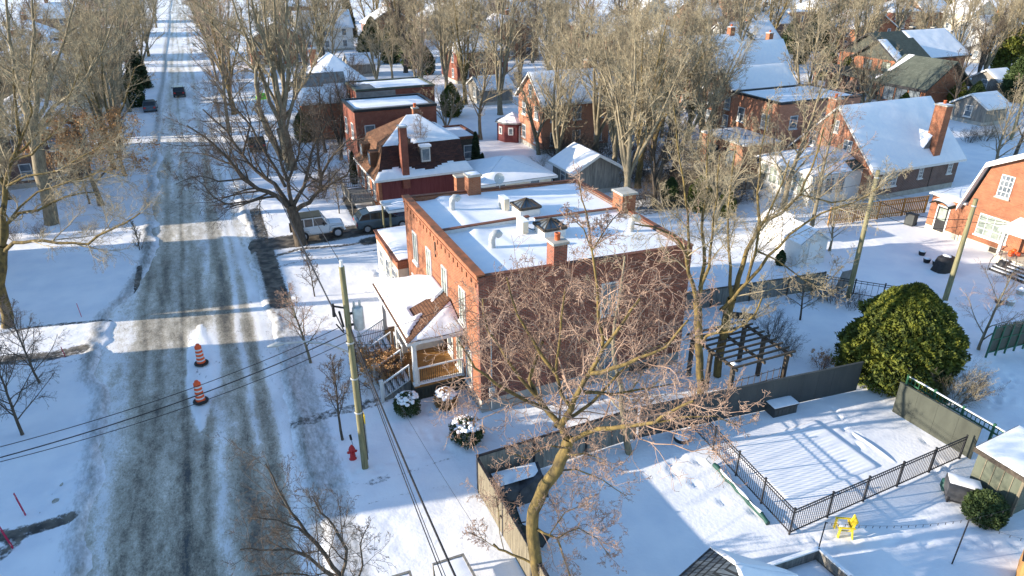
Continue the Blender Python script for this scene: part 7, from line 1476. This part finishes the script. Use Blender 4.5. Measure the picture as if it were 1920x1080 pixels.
for row,(v,u0,u1,n,H) in enumerate(((385,1180,1420,10,2.),(365,1230,1330,6,2.4),(345,1150,1400,12,2.2),(300,1030,1330,12,2.4),(255,1020,1300,11,2.6),(235,560,640,4,2.2),(205,1080,1320,8,2.8),(170,880,1300,12,2.6),(150,0,180,7,2.4),(215,0,130,6,2.2),(120,820,1560,16,3.),(95,0,250,7,3.),(75,620,1500,15,3.2),(190,1790,1920,5,2.4),(260,1800,1900,4,2.2))):
    for j in range(n):
        u=u0+(u1-u0)*(j+rg.uniform(.1,.9))/n;p=at(u,v+rg.uniform(-9,9))
        shrub(rg.choice((0,0,1)),p,H*rg.uniform(.75,1.25),'bare brown shrub in undergrowth row %s from the front, %s from the left'%(ordn(row),ordn(j)),'undergrowth shrubs between the gardens',1.4)
for i,(r,h) in enumerate(SH):
    if i not in shu: bpy.data.objects.remove(r)
# ================= HOUSES ACROSS THE STREET AND IN THE DISTANCE =================
for i,(y0,y1,h,rz_,x0,x1,m) in enumerate(((29.9,43.4,6.6,9.6,-32,-21.5,'brickred'),(8,29.7,5.0,6.7,-31,-21.5,'stucco'),(50.6,61.3,5.4,7.6,-32,-22,'brick'),(68.0,79.3,5.2,7.6,-34,-26,'brickred'),(85.5,96.5,5.3,7.8,-35,-26.5,'stucco'),(102,113,5.3,7.8,-36,-27,'brick'),(119,131,5.3,7.8,-36,-27.5,'brickred'),(-14,5,5.,7.0,-31,-21,'brick'))):
    gabhouse('street_house','%s house across the road, %s from the near end of the left-hand row'%({'brickred':'dark red brick','stucco':'cream','brick':'orange brick'}[m],ordn(i)),x0,x1,y0,y1,h,rz_,'y',m,'greyroof',2,2,2,200+i,ch=(((x0+x1)/2,(y0+y1)/2,rz_+.9,rz_-.6),),faces='-y')
bgn=0
BG=[(190,62,'flat'),(180,28,'flat'),(35,66,'hip'),(152,92,'gable'),(60,118,'gable'),(15,112,'gable'),(110,146,'gable'),(25,245,'hip'),(610,48,'gable'),(735,40,'gable'),(905,92,'hip'),(985,28,'gable'),(1268,78,'hip'),(1165,175,'low'),(1062,240,'low'),(1120,318,'low'),(932,165,'low'),(1505,28,'flat'),(1555,12,'hip'),(1452,40,'gable'),(1420,75,'gable'),(1645,48,'gable'),(1700,20,'hip'),(1760,18,'gable'),(1848,22,'gable'),(1868,96,'low'),(1872,200,'low'),(1185,60,'gable'),(1120,45,'hip'),(1330,30,'gable'),(840,30,'gable'),(680,118,'low'),(1900,60,'gable'),(520,70,'gable'),(1690,-12,'gable'),(1390,6,'flat'),(1230,14,'gable'),(1040,2,'gable'),(900,8,'hip'),(760,5,'gable'),(560,10,'hip'),(1600,-8,'flat'),(1810,-5,'hip'),(80,30,'gable'),(230,8,'gable'),(960,60,'gable'),(1890,150,'low')]
cols=['brick','brickred','brickpale','stucco','brickbrown','white'];cn={'brick':'orange brick','brickred':'dark red brick','brickpale':'pale orange brick','stucco':'cream rendered','brickbrown':'brown brick','white':'white boarded','greywood':'weathered timber'}
rk=sorted(range(len(BG)),key=lambda i:BG[i][0]);rank={i:k for k,i in enumerate(rk)}
for i,(u,v,ty) in enumerate(BG):
    low=ty=='low';p=at(u,v,2.4 if low else 5.5);w_=rg.uniform(4,5.5) if low else rg.uniform(8.5,12);d_=rg.uniform(4,5.5) if low else rg.uniform(7.5,10);x0,y0=p[0]-w_/2,p[1];x1,y1=x0+w_,y0+d_;m='greywood' if low else cols[(i*7+3)%len(cols)];ax='x' if (i*5)%3 else 'y'
    lab='%s %s, %s snowy roof, %s from the left among the distant buildings'%(cn[m],'garage' if low else 'house',{'low':'low','flat':'flat','hip':'hipped','gable':'gabled'}[ty],ordn(rank[i]))
    nm='garage' if low else 'distant_house';ch=() if low else (((x0+x1)/2+1,(y0+y1)/2,9.3),)
    sm=(None,(lambda S,T:.25-T*.5)) if i%2 else ((lambda S,T:.15+.3*np.sin(S*8+i)*.6),None)
    if ty=='flat': flathouse(nm,lab,x0,x1,y0,y1,6.2,m,2,3,2,300+i,'white' if i%2 else 'coping')
    elif ty=='hip': hiphouse(nm,lab,x0,x1,y0,y1,5.2,8.0,m,'greyroof' if i%2 else 'shingle',2,3,2,300+i,True,(.6,.2)[i%2],tuple((a,b,8.9) for a,b,c in ch))
    else:
        if low: gabhouse(nm,lab,x0,x1,y0,y1,2.4,3.7,ax,m,'greyroof',1,1,1,300+i,faces='-x')
        else: gabhouse(nm,lab,x0,x1,y0,y1,5.1,8.3,ax,m,('greyroof','shingle','shinglegreen')[i%3],2,3,2,300+i,sm,tuple((a,b,9.3,7) for a,b,c in ch))
